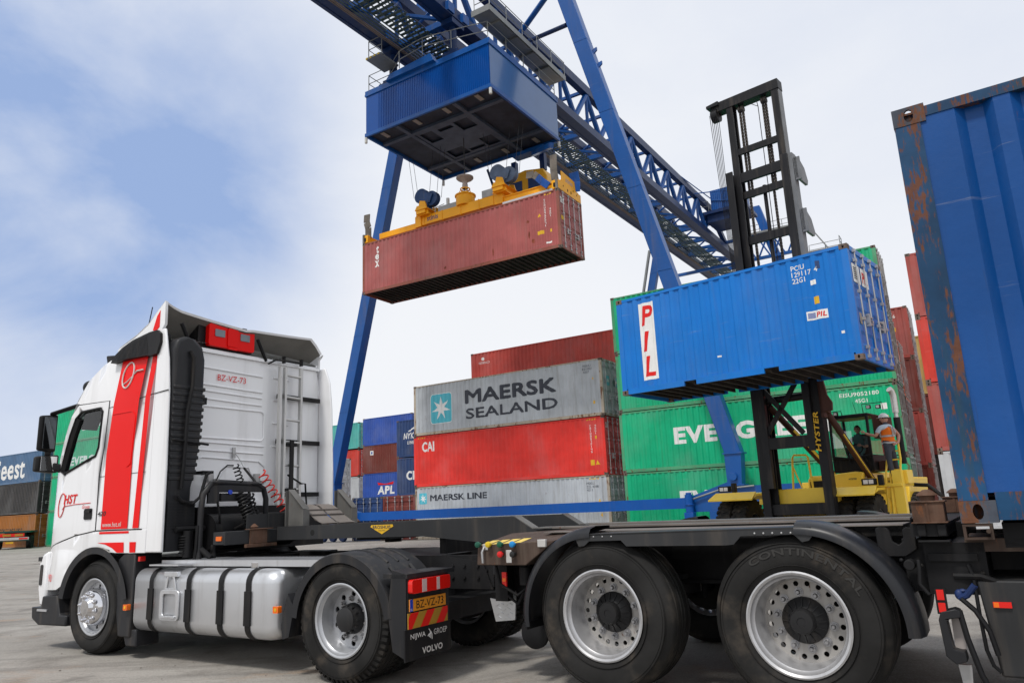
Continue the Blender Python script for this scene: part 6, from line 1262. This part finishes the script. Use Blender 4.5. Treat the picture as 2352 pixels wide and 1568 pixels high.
for a, c_ in (((2.62, 4.35), (3.62, 3.05)), ((3.55, 4.35), (2.62, 3.05))): b.bar((a[0], ym - .02, a[1]), (c_[0], ym - .02, c_[1]), .06, .13, (0, 0, 1))
b.box(2.52, 2.7, ym - .1, ym + .05, 1.7, 6.9); b.box(3.72, 3.9, ym - .1, ym + .05, 2.6, 6.9); b.box(2.52, 3.9, ym - .09, ym - .03, 2.70, 3.0); b.cyl((2.6, ym + .15, 4.0), (3.85, ym + .15, 4.02), .10, 12); b.box(.6, 5.5, ym - .25, ym - .05, 6.86, 7.1); b.box(1.9, 4.4, ym - .12, ym - .04, 4.6, 6.86); fx('carriage', b, MST, bevel=.008)
b = B(); b.prism([(ym, 3.55), (ym + .35, 3.5), (ym + .40, 3.75), (ym + .18, 4.05), (ym + .10, 4.5), (ym, 4.5)], 'x', 4.17, 4.24); b.box(4.12, 4.19, ym - .05, ym + .2, 3.4, 4.6); b.prism([(4.12, 3.5), (4.40, 3.55), (4.42, 3.75), (4.32, 3.95), (4.25, 4.5), (4.12, 4.6)], 'y', ym - .05, ym + .03); fx('carriage_plate', b, MSB)
def hy(t): return lambda u, v: (3.93 + v * .0, 0, 0)
paint_on('lettering', word_polys('HYSTER', 0, 0, 1.0, .13), YELL, FK, lambda u, v: (3.93 + .06 + .0 * u - v + .13 * .5 + (u - .5) * .03, ym - .125 + .0, 2.55 + u))
# chassis, wheels
b = B(); b.box(2.5, 4.0, 3.4, 8.6, .7, 1.5); b.prism([(2.5, 1.3), (4.05, 1.3), (4.05, 1.62), (3.9, 1.68), (2.6, 1.68), (2.5, 1.60)], 'y', 3.15, 4.6); b.box(2.0, 3.98, 3.2, 3.3, 1.30, 1.45); b.prism([(1.5, .9), (4.5, .9), (4.6, 1.9), (1.4, 1.9)], 'y', 8.0, 10.2)
bd = fx('chassis', b, FY, bevel=.03, seg=3)
b = B(); b.prism([(4.4, 1.5), (6.0, 1.5), (6.0, 2.1), (5.2, 2.15), (4.4, 1.9)], 'y', 2.75, 3.9) if False else b.box(3.02, 3.5, 4.3, 7.9, 1.5, 2.0); b.prism([(3.05, 1.60), (4.42, 1.60), (4.50, 2.02), (4.30, 2.05), (3.3, 1.98), (3.05, 1.92)], 'y', 4.1, 7.8); fx('bonnet', b, FY, bevel=.04, seg=3)
fx('bonnet_vent', B().prism(rrect(3.12, 3.62, 1.68, 1.86, .05), 'y', 4.06, 4.10), BLK); paint_on('lettering', word_polys('HYSTER', 0, 0, .2, .045), BLACKL, FK, lambda u, v: (4.12 + u, 4.094, 1.84 + v))
for x0, x1 in ((.66, 1.92), (3.86, 5.02)):
    b = B(); pr = [(3.0, 1.46), (3.06, 1.46), (3.32, 1.60), (4.8, 1.64), (5.0, 1.5), (5.0, 1.44), (4.78, 1.57), (3.34, 1.54)]
    b.add([(x0, y, z) for y, z in pr] + [(x1, y, z) for y, z in pr], [(i, (i + 1) % 8, 8 + (i + 1) % 8, 8 + i) for i in range(8)] + [tuple(range(8)), tuple(range(8, 16))])
    b.hexa([(x0 - .04, 2.98, 1.43), (x1, 2.98, 1.43), (x1 - .02, 3.3, 1.62), (x0 + .06, 3.3, 1.62), (x0 - .04, 2.96, 1.47), (x1, 2.96, 1.47), (x1 - .02, 3.3, 1.66), (x0 + .06, 3.3, 1.66)])
    fx('mudguard', b, FY, bevel=.008)
def big_tyre():
    b = B(); R, w_ = .735, .42; b.lathe([(.33, -.16), (.36, -.20), (.55, -.215), (.66, -.20), (R - .03, -.17), (R - .03, .17), (.66, .20), (.55, .215), (.36, .20), (.33, .16)], n=56)
    for k in range(26):
        a = 2 * pi * k / 26; Rm = Matrix.Rotation(-a, 3, 'Y')
        for s in (1, -1):
            da = .06
            for (y0, y1, d0, d1) in ((.0, .10, 0, .05), (.10, .205, .05, -.01)):
                b.hexa([Rm @ V(p_) for p_ in ((-.05 + d0, s * y0, R - .05), (.045 + d0, s * y0, R - .05), (.045 + d1, s * y1, R - .07), (-.05 + d1, s * y1, R - .07), (-.045 + d0, s * y0, R), (.04 + d0, s * y0, R), (.04 + d1, s * y1, R - .012), (-.045 + d1, s * y1, R - .012))])
    return b.mesh('tyre', RUB, 30)
BT = big_tyre()
for x in (.90, 1.36, 4.16, 4.66):
    for y in ((3.88, ) if True else ()):
        w_ = fx('wheel', B().lathe([(.0, -.16), (.15, -.16), (.17, -.05), (.31, -.05), (.33, -.18), (.36, -.18), (.36, .18), (.33, .18), (.31, .05), (.17, .05), (.15, .16), (0, .16)], n=32), mat('grey wheel', (.10, .10, .10), .5), FK, loc=(x, y, .735), rot=(0, 0, pi / 2)); obj('tyre', BT, RUB, w_)
for x in (1.6, 4.5): w_ = fx('wheel', B().lathe([(.0, -.16), (.31, -.05), (.33, -.18), (.36, -.18), (.36, .18), (.33, .18), (.31, .05), (0, .16)], n=24), MATS['grey wheel'], FK, loc=(x, 8.6, .735), rot=(0, 0, pi / 2)); obj('tyre', BT, RUB, w_)
fx('drive_axle', B().cyl((.7, 3.88, .735), (4.9, 3.88, .735), .2, 14).box(2.3, 3.9, 3.4, 4.4, .5, 1.1), BRK)
for x in (.74, 4.62):
    l_ = fx('work_lamp', B().box(x, x + .34, 3.42, 3.56, 1.68, 1.84), BLK, bevel=.015); b = B()
    for k in range(2): b.box(x + .05 + k * .13, x + .16 + k * .13, 3.41, 3.4199, 1.71, 1.81)
    fx('lamp_glass', b, mat('pale lamp glass', (.75, .73, .70), .15, 0, 0, coat=.8), l_); fx('lamp_post', B().box(x + .38, x + .50, 3.45, 3.6, 1.66, 1.92), BLK, l_, bevel=.02)
# tilt cylinders
for a, c_ in (((2.70, 3.0, 3.85), (3.62, 4.6, 1.95)), ((4.12, 3.0, 3.62), (4.62, 4.5, 1.75))):
    k = fx('tilt_cylinder', B().cyl(a, c_, .085, 12), MSB); p0 = V(a); p1 = V(c_); fx('cylinder_sleeve', B().cyl(p0.lerp(p1, .35) + V((.02, -.05, .03)), p0.lerp(p1, .98) + V((.02, -.05, .03)), .05, 8), FY, k)
# cab
cy = 4.5
b = B(); fr_ = [(3.70, 3.50), (3.64, 2.42), (3.68, 2.20), (3.78, 2.04), (4.55, 2.06), (4.64, 2.2), (4.66, 3.50)]
def post(p_, q_): b.bar(p_, q_, .07, .07)
for (x, z) in ((3.68, 2.44), (4.64, 2.44)): post((x, cy, z), (x + .0, cy + .08, 3.52)); post((x, cy + 1.3, 2.1), (x, cy + 1.2, 3.52))
post((3.68, cy + .08, 3.52), (4.64, cy + .08, 3.52)); post((3.68, cy, 2.46), (4.16, cy - .02, 2.38)); post((4.16, cy - .02, 2.38), (4.64, cy, 2.46)); b.box(3.64, 4.68, cy + .05, cy + 1.25, 3.50, 3.58); b.prism([(3.68, 2.04), (4.60, 2.04), (4.66, 2.42), (4.16, 2.36), (3.66, 2.42)], 'y', cy + .02, cy + .1); b.box(3.7, 4.62, cy + .1, cy + 1.3, 2.04, 2.12)
b.box(4.62, 4.68, cy, cy + 1.3, 2.05, 2.48); b.box(3.64, 3.70, cy, cy + 1.3, 2.05, 2.48); b.box(3.7, 4.6, cy + 1.24, cy + 1.3, 2.1, 2.4); cb = fx('cab', b, BLK, bevel=.02)
b = B(); b.add([(3.70, cy - .01, 2.44), (4.16, cy - .03, 2.38), (4.62, cy - .01, 2.44), (4.62, cy + .07, 3.48), (3.70, cy + .07, 3.48)], [(0, 1, 2, 3, 4)]); fx('windscreen', b, glass('lift truck glass', (.80, .86, .86), .22), cb)
b = B(); b.add([(4.655, cy + .1, 2.5), (4.655, cy + 1.2, 2.5), (4.655, cy + 1.15, 3.48), (4.655, cy + .1, 3.48)], [(0, 1, 2, 3)]); b.add([(3.665, cy + .1, 2.5), (3.665, cy + 1.2, 2.5), (3.665, cy + 1.15, 3.48), (3.665, cy + .1, 3.48)], [(0, 1, 2, 3)]); fx('side_window', b, MATS['lift truck glass'], cb)
b = B(); b.box(3.95, 4.35, cy + .75, cy + 1.15, 2.4, 2.52); b.box(3.95, 4.35, cy + 1.08, cy + 1.18, 2.5, 3.1); b.bar((4.15, cy + .2, 2.15), (4.15, cy + .38, 2.62), .06, .06); b.tube([(4.15 + .19 * cos(a), cy + .40 + .08 * sin(a), 2.66 + .13 * sin(a)) for a in [2 * pi * k / 20 for k in range(20)]], .018, 6, True); fx('driver_seat', b, BLK, cb)
b = B(); b.bar((4.12, cy - .06, 2.25), (3.95, cy - .02, 3.0), .035, .02); b.bar((4.55, cy - .06, 2.3), (4.45, cy - .02, 2.5), .02, .02); b.tube([(3.72, cy, 3.56), (3.72, cy - .05, 3.68), (4.05, cy - .05, 3.68), (4.05, cy, 3.56)], .012, 5); b.tube([(4.6, cy, 3.58), (4.6, cy - .05, 3.80), (5.1, cy - .05, 3.80), (5.1, cy, 3.6)], .012, 5); b.tube([(4.42, cy, 3.58), (4.36, cy, 3.9)], .006, 4); fx('wiper_and_rail', b, BLK, cb)
for x, z in ((3.88, 3.62), (4.74, 3.72), (4.98, 3.70)): k = fx('work_lamp', B().box(x - .06, x + .06, cy - .02, cy + .06, z - .05, z + .05), BLK, cb, bevel=.01); fx('lamp_glass', B().box(x - .04, x + .04, cy - .026, cy - .021, z - .035, z + .035), MATS['pale lamp glass'], FK)
fx('side_cab_panel', B().box(4.69, 4.93, cy + .35, cy + 1.3, 2.9, 3.5).box(4.90, 4.95, cy + .3, cy + .36, 2.1, 3.5).box(4.70, 4.93, cy + .35, cy + 1.3, 2.05, 2.30), MSB)
# right hand platform, ladder, exhaust
b = B(); b.box(4.40, 5.42, 3.9, 5.7, 1.62, 1.70); b.prism([(4.9, 1.60), (5.3, 1.60), (5.30, 1.0), (5.18, 1.0), (5.05, 1.35)], 'y', 4.0, 4.06); b.box(5.20, 5.44, 3.95, 4.15, .80, 2.02); b.box(5.14, 5.2, 3.97, 4.1, .80, 1.65); b.box(5.2, 5.52, 4.16, 4.7, 1.68, 2.02); b.box(4.55, 5.1, 4.2, 4.3, 1.70, 1.86); sp_ = fx('side_platform', b, FY, bevel=.015)
b = B(); b.tube([(5.13, 3.95, .95), (5.15, 4.0, 1.7), (5.20, 4.15, 2.55), (5.25, 4.3, 2.68)], .028, 7); b.tube([(5.40, 4.0, 1.9), (5.42, 4.15, 2.3), (5.38, 4.3, 2.72), (5.33, 4.32, 2.76), (5.2, 4.3, 2.70)], .028, 7)
for z in (2.02, 2.28, 2.5): b.cyl((5.17, 4.07 + (z - 2) * .3, z), (5.42, 4.1 + (z - 2) * .3, z + .01), .022, 6)
b.tube([(5.0, 4.0, 1.0), (5.06, 4.0, 1.9), (5.15, 4.15, 2.5)], .025, 6); fx('ladder_rail', b, FY, sp_)
b = B(); b.tube([(2.70, 3.9, 1.62), (2.78, 3.9, 2.50), (2.83, 3.9, 2.58), (3.15, 3.9, 2.56), (3.2, 3.9, 2.50), (3.24, 3.9, 1.65)], .028, 7); b.tube([(2.76, 3.9, 2.3), (2.95, 3.9, 1.7)], .02, 6); fx('guard_rail', b, FY)
b = B(); b.cyl((5.24, 5.1, 2.2), (5.24, 5.1, 3.42), .085, 14); ex = fx('exhaust_stack', b, BLK); fx('exhaust_pipe', B().cyl((5.24, 5.1, 3.42), (5.24, 5.1, 3.55), .055, 12).cyl((5.24, 5.1, 3.55), (5.24, 5.1, 3.66), .08, 12).tube([(5.24, 5.1, 3.66), (5.24, 5.1, 4.0), (5.22, 5.07, 4.12), (5.19, 5.0, 4.18)], .082, 14), mat('bright exhaust pipe', (.62, .60, .58), .3, .5, .05), ex)
b = B(); b.tube([(5.4, 5.1, 1.65), (5.75, 5.0, 1.62), (6.05, 4.9, 1.35)], .05, 8); fx('air_hose', b, BLK)
fx('yellow_lever', B().tube([(2.25, 3.3, 1.3), (2.27, 3.3, 1.62), (2.36, 3.3, 1.66)], .05, 8), FY)
# ---------------------------------------------------------------- people
SKIN = mat('skin', (.50, .26, .19), .5, 0, .06); HAIRM = mat('dark hair', (.03, .022, .018), .7); VEST = mat('orange vest', (.95, .20, .015), .6, 0, .06); SILV = mat('reflective band', (.42, .42, .42), .4); JEAN = mat('grey jeans', (.055, .06, .075), .8, 0, .25); TEE = mat('pale blue t-shirt', (.50, .58, .66), .8, 0, .06); BOOT = mat('work boots', (.02, .018, .016), .6); HELM = mat('white helmet', (.82, .82, .80), .3); GRN = mat('teal work shirt', (.08, .17, .17), .8); LIME = mat('lime vest', (.68, .72, .02), .6); NVT = mat('navy trousers', (.012, .014, .03), .8); EYE = mat('eye', (.02, .02, .02), .2)
def skinned(name, verts, edges, radii, root, m, parent, sub=2):
    me = bpy.data.meshes.new(name); me.from_pydata([tuple(v) for v in verts], edges, []); o = link(bpy.data.objects.new(name, me), parent); me.materials.append(m)
    sk = o.modifiers.new('skin', 'SKIN'); sk.use_smooth_shade = True
    for i, d in enumerate(me.skin_vertices[0].data): d.radius = radii[i] if isinstance(radii[i], tuple) else (radii[i], radii[i]); d.use_root = (i == root)
    s = o.modifiers.new('sub', 'SUBSURF'); s.levels = sub; s.render_levels = sub
    return o
def chainmesh(name, chains, m, parent, root=0, sub=2):
    """chains: lists of (point, radius); a point repeated in another chain is shared"""
    vs, rs, es, idx = [], [], [], {}
    for ch in chains:
        prev = None
        for p_, r in ch:
            k = tuple(round(c_, 4) for c_ in p_)
            if k not in idx: idx[k] = len(vs); vs.append(p_); rs.append(r)
            if prev is not None and prev != idx[k]: es.append((prev, idx[k]))
            prev = idx[k]
    return skinned(name, vs, es, rs, root, m, parent, sub)
def head(parent, c, face, m=SKIN, h=.225, hair=None):
    c = V(c); f = V((face[0], face[1], 0)).normalized(); s = V((-f.y, f.x, 0)); u = V((0, 0, 1)); b = B(); n = 16; rows = []
    for i in range(n + 1):
        t = pi * i / n; z = -cos(t); r = sin(t); row = []
        for k in range(24):
            a = 2 * pi * k / 24; x, y = cos(a) * r, sin(a) * r; ww = .078 * (1.0 if z > -.1 else 1 + .30 * (z + .1)); d = .098
            fx_ = x * d * (1 if x < 0 else (.92 if z > -.2 else .86)); P = c + f * fx_ + s * (y * ww) + u * (z * h * .52)
            if x > .75 * r and -.28 < z < .12 and abs(y) < .25: P += f * (.022 * (1 - abs(y) / .25) * (1 if z < -.02 else .5))
            if x > .5 * r and .05 < z < .28 and .18 < abs(y) < .55: P -= f * .008
            row.append(P)
        rows.append(row + [row[0]])
    b.grid(rows); hd = obj('head', b, m, parent, smooth=80)
    b = B()
    for sg in (1, -1): b.sphere(c + s * (sg * .080) - f * .005 + u * .0, .024, 7, (.5, .5, 1.2))
    obj('ear', b, m, hd); b = B()
    for sg in (1, -1): b.sphere(c + f * .083 + s * sg * .031 + u * .022, .010, 6)
    obj('eye', b, EYE, hd); obj('mouth', B().bar(c + f * .083 + s * .024 - u * .062, c + f * .083 - s * .024 - u * .062, .008, .010), mat('lips', (.36, .13, .11), .5), hd)
    if hair:
        b = B(); rows = []
        for i in range(8, n + 1):
            t = pi * i / n; z = -cos(t); r = sin(t); row = []
            for k in range(25):
                a = 2 * pi * k / 24; x, y = cos(a) * r, sin(a) * r; lift = .010 if (x < .45 or z > .62) else -.01; row.append(c + f * (x * (.098 + lift)) + s * (y * (.078 + lift)) + u * (z * (h * .52 + lift)))
            rows.append(row)
        b.grid(rows); obj('hair', b, hair, hd, smooth=80)
    return hd
def hand(parent, w_, d, side, m=SKIN, grip=True):
    """palm and five fingers; w_ wrist, d pointing direction, side = thumb side"""
    w_ = V(w_); d = V(d).normalized(); s = V(side).normalized(); n = d.cross(s).normalized(); ch = [[(w_, .026), (w_ + d * .045, (.036, .018)), (w_ + d * .085, (.038, .015))]]
    for k, ln in enumerate((.070, .078, .073, .058)):
        o = s * (.027 - .018 * k); base = w_ + d * .085 + o; cu = .75 if grip else .25
        p1 = base + d * ln * .45 + n * ln * .12 * cu; p2 = p1 + d * ln * .15 + n * ln * .35 * cu; p3 = p2 - d * ln * .15 * cu + n * ln * .28
        ch.append([(w_ + d * .085, (.038, .015)), (base, .0095), (p1, .009), (p2, .0085), (p3, .0075)])
    t0_ = w_ + d * .03 + s * .03; ch.append([(w_ + d * .045, (.036, .018)), (t0_ + s * .008, .012), (t0_ + d * .03 + s * .025 + n * .01, .0105), (t0_ + d * .055 + s * .022 + n * .03, .009)])
    return chainmesh('hand', ch, m, parent, 0, 1)
# worker in the orange vest on the lift truck platform: local frame of the truck, turned towards the cab
def to_world(p_): return Matrix.Rotation(FR, 4, 'Z') @ V(p_) + FO
PW = to_world((5.20, 4.15, 1.70))
WK = thing('person', 'worker in an orange vest and white helmet standing on the lift truck platform', 'person', PW, FR)
hip = V((0, 0, .90)); Lh, Rh = V((-.02, -.09, .86)), V((.02, .10, .86)); LK_, RK = V((-.015, -.10, .48)), V((.06, .12, .49)); LA, RA = V((.03, -.10, .09)), V((.10, .12, .09))
body = chainmesh('body', [[(hip, (.15, .11)), (V((.0, 0, 1.10)), (.14, .105)), (V((0, 0, 1.30)), (.16, .105)), (V((0, 0, 1.42)), (.13, .085)), (V((-.01, 0, 1.49)), .058), (V((-.02, 0, 1.56)), .055)],
    [(hip, (.15, .11)), (Lh, .095), (LK_, .068), (LA, .048)], [(hip, (.15, .11)), (Rh, .095), (RK, .068), (RA, .048)]], JEAN, WK)
tee = chainmesh('t_shirt', [[(V((0, 0, 1.0)), (.155, .112)), (V((0, 0, 1.15)), (.15, .112)), (V((0, 0, 1.32)), (.165, .112)), (V((0, 0, 1.42)), (.14, .092)), (V((-.01, 0, 1.475)), .065)],
    [(V((0, 0, 1.42)), (.14, .092)), (V((-.10, -.17, 1.40)), .062), (V((-.20, -.20, 1.25)), .058)], [(V((0, 0, 1.42)), (.14, .092)), (V((.06, .19, 1.40)), .062), (V((.16, .24, 1.26)), .058)]], TEE, WK, 1)
vb = chainmesh('safety_vest', [[(V((0, 0, .93)), (.168, .128)), (V((0, 0, 1.12)), (.170, .134)), (V((0, 0, 1.30)), (.190, .142)), (V((0, 0, 1.40)), (.180, .128)), (V((-.005, 0, 1.46)), (.12, .085))], [(V((0, 0, 1.40)), (.180, .128)), (V((-.05, -.14, 1.41)), .082)], [(V((0, 0, 1.40)), (.180, .128)), (V((.04, .15, 1.41)), .082)]], VEST, WK)
def ringband(z, rx, ry, w_): return B().lathe([(1, 0), (1, w_)], n=32) if False else B().add([(rx * cos(a), ry * sin(a), z + dz) for dz in (0, w_) for a in [2 * pi * k / 32 for k in range(32)]], [(k, (k + 1) % 32, 32 + (k + 1) % 32, 32 + k) for k in range(32)])
for z, rx, ry in ((.99, .142, .178), (1.16, .144, .180)): obj('reflective_band', ringband(z, ry * .98, rx * .98, .045), SILV, vb, smooth=60)
b = B()
for sg in (1, -1): b.tube([(.10 * sg * 0 - .02 + .0, sg * .07 - .0, 1.455), (.13, sg * .085, 1.41), (.160, sg * .09, 1.28), (.152, sg * .09, 1.17)], .018, 6); b.tube([(-.02, sg * .07, 1.455), (-.12, sg * .08, 1.40), (-.15, sg * .085, 1.28), (-.146, sg * .085, 1.17)], .018, 6)
obj('shoulder_band', b, SILV, vb)
arms = [([(V((-.12, -.18, 1.37)), .052), (V((-.22, -.21, 1.20)), .044), (V((-.40, -.16, 1.26)), .036), (V((-.50, -.12, 1.31)), .028)], (-.5, -.12, 1.31), (-1, .3, .35), (0, 0, 1)), ([(V((.10, .20, 1.38)), .052), (V((.20, .26, 1.20)), .044), (V((.20, .12, 1.02)), .036), (V((.18, .02, .98)), .028)], (.18, .02, .98), (-.2, -1, -.1), (0, 0, 1))]
for ch, w0, d, s in arms: chainmesh('forearm', [ch], SKIN, WK); hand(WK, w0, d, s)
for a, y in ((LA, -.10), (RA, .12)): obj('boot', B().sphere((a.x - .03, y, .05), .06, 8, (2.0, .85, .85)).cyl((a.x + .02, y, .05), (a.x + .02, y, .16), .052, 10), BOOT, WK)
hd = head(WK, (-.03, 0, 1.635), (-1, -.25, 0), hair=HAIRM)
b = B(); rows = []
for i in range(9):
    t = pi / 2 * i / 8; rows.append([(-.03 + .125 * cos(t) * cos(a), .105 * cos(t) * sin(a), 1.665 + .115 * sin(t)) for a in [2 * pi * k / 28 for k in range(29)]])
b.grid(rows); b.add([(-.03 + r * cos(a) - (.03 if r > .13 and cos(a) < -.5 else 0), r * .85 * sin(a), 1.664) for r in (.12, .14) for a in [2 * pi * k / 28 for k in range(28)]], [(k, (k + 1) % 28, 28 + (k + 1) % 28, 28 + k) for k in range(28)]); obj('hard_hat', b, HELM, WK, smooth=60)
# driver behind the lift truck's windscreen
DR = thing('person', 'driver in a dark teal shirt seated behind the lift truck windscreen, hands on the wheel', 'person', to_world((4.15, cy + .85, 2.52)), FR)
chainmesh('body', [[(V((0, .0, .05)), (.16, .12)), (V((0, 0, .28)), (.17, .115)), (V((0, -.02, .48)), (.16, .09)), (V((0, -.03, .56)), .05), (V((0, -.04, .62)), .05)], [(V((0, 0, .05)), (.16, .12)), (V((-.10, -.2, .06)), .085), (V((-.12, -.42, .08)), .07), (V((-.12, -.46, -.3)), .05)], [(V((0, 0, .05)), (.16, .12)), (V((.10, -.2, .06)), .085), (V((.12, -.42, .08)), .07), (V((.12, -.46, -.3)), .05)],
    [(V((0, -.02, .48)), (.16, .09)), (V((-.20, -.04, .44)), .06), (V((-.24, -.16, .22)), .05)], [(V((0, -.02, .48)), (.16, .09)), (V((.20, -.04, .44)), .06), (V((.24, -.16, .22)), .05)]], GRN, DR)
for sg in (1, -1): chainmesh('forearm', [[(V((sg * .235, -.14, .24)), .045), (V((sg * .20, -.28, .20)), .037), (V((sg * .15, -.40, .22)), .028)]], SKIN, DR); hand(DR, (sg * .15, -.40, .22), (-sg * .4, -1, .1), (0, 0, 1))
head(DR, (0, -.05, .69), (.1, -1, 0), hair=HAIRM)
# third person: only the middle shows in the gap below the cab
pv = V((-3.95, 12.0, 0)); PV = thing('person', 'person in a lime yellow vest glimpsed in the gap behind the tractor unit', 'person', pv, radians(20))
chainmesh('body', [[(V((0, 0, .92)), (.15, .11)), (V((0, 0, 1.12)), (.14, .105)), (V((0, 0, 1.3)), (.17, .105)), (V((0, 0, 1.43)), (.13, .08)), (V((0, 0, 1.52)), .05)], [(V((0, 0, .92)), (.15, .11)), (V((-.1, 0, .86)), .10), (V((-.1, 0, .47)), .07), (V((-.1, 0, .08)), .05)], [(V((0, 0, .92)), (.15, .11)), (V((.1, 0, .86)), .10), (V((.1, 0, .47)), .07), (V((.1, 0, .08)), .05)]], NVT, PV)
chainmesh('safety_vest', [[(V((0, 0, 1.0)), (.175, .135)), (V((0, 0, 1.2)), (.175, .13)), (V((0, 0, 1.38)), (.16, .11)), (V((0, 0, 1.45)), (.1, .08))], [(V((0, 0, 1.38)), (.16, .11)), (V((-.22, -.05, 1.36)), .07), (V((-.28, -.08, 1.18)), .06)], [(V((0, 0, 1.38)), (.16, .11)), (V((.22, -.05, 1.36)), .07), (V((.28, -.06, 1.2)), .06)]], LIME, PV)
for sg in (1, -1):
    ch = [(V((sg * .28, -.07, 1.2)), .05), (V((sg * .26, -.15, 1.0)), .04), (V((sg * .22, -.2, .90)), .03)]; chainmesh('forearm', [ch], SKIN, PV); hand(PV, (sg * .22, -.2, .90), (-sg * .3, -.4, -1), (0, -1, 0)); obj('boot', B().sphere((sg * .1, -.05, .05), .06, 8, (.85, 2, .85)), BOOT, PV)
head(PV, (0, -.02, 1.62), (-.3, -1, 0), hair=HAIRM)
# ---------------------------------------------------------------- flat trailer parked before the far left stack
FP = st(-66.6, 29.5, 0); FT = thing('flatbed_trailer', 'green flatbed trailer with red and yellow marker boards before the ochre container', 'trailer', FP, atan2(FP.y, FP.x) - .12)
GT_ = mat('dark green trailer paint', (.015, .06, .05), .5, 0, .2, .2)
def ft(n, b, m, par=FT, **k): return obj(n, b, m, par, **k)
b = B(); b.box(0, 12, -1.25, 1.25, 1.28, 1.42); b.box(.3, 11, -.5, -.38, .9, 1.28); b.box(.3, 11, .38, .5, .9, 1.28); b.box(-.05, .05, -1.25, 1.25, .62, .70); ft('deck', b, GT_)
ft('bumper_bar', B().box(-.08, 0, -1.22, 1.22, .72, .92), mat('pale bumper', (.5, .5, .5), .5)); b = B(); b.box(-.07, -.02, -.9, .75, .98, 1.22); mk = ft('marker_board', b, REFR); b = B()
for y in (-.8, -.0): b.box(-.08, -.071, y, y + .55, 1.02, 1.18)
ft('marker_stripe', b, GOLD, mk); ft('tail_light', B().box(-.1, -.081, -1.15, -.55, .76, .88), RLENS); ft('licence_plate', B().box(-.06, -.051, -.2, .32, .45, .58), YELL)
for x in (1.6, 2.9):
    for y in (-1.1, 1.1): ft('wheel', B().lathe([(0, -.1), (.3, -.1), (.32, -.17), (.5, -.17), (.52, -.12), (.52, .12), (.5, .17), (.32, .17), (.3, .1), (0, .1)], (x, y, .52), 'y', 28), RUB)
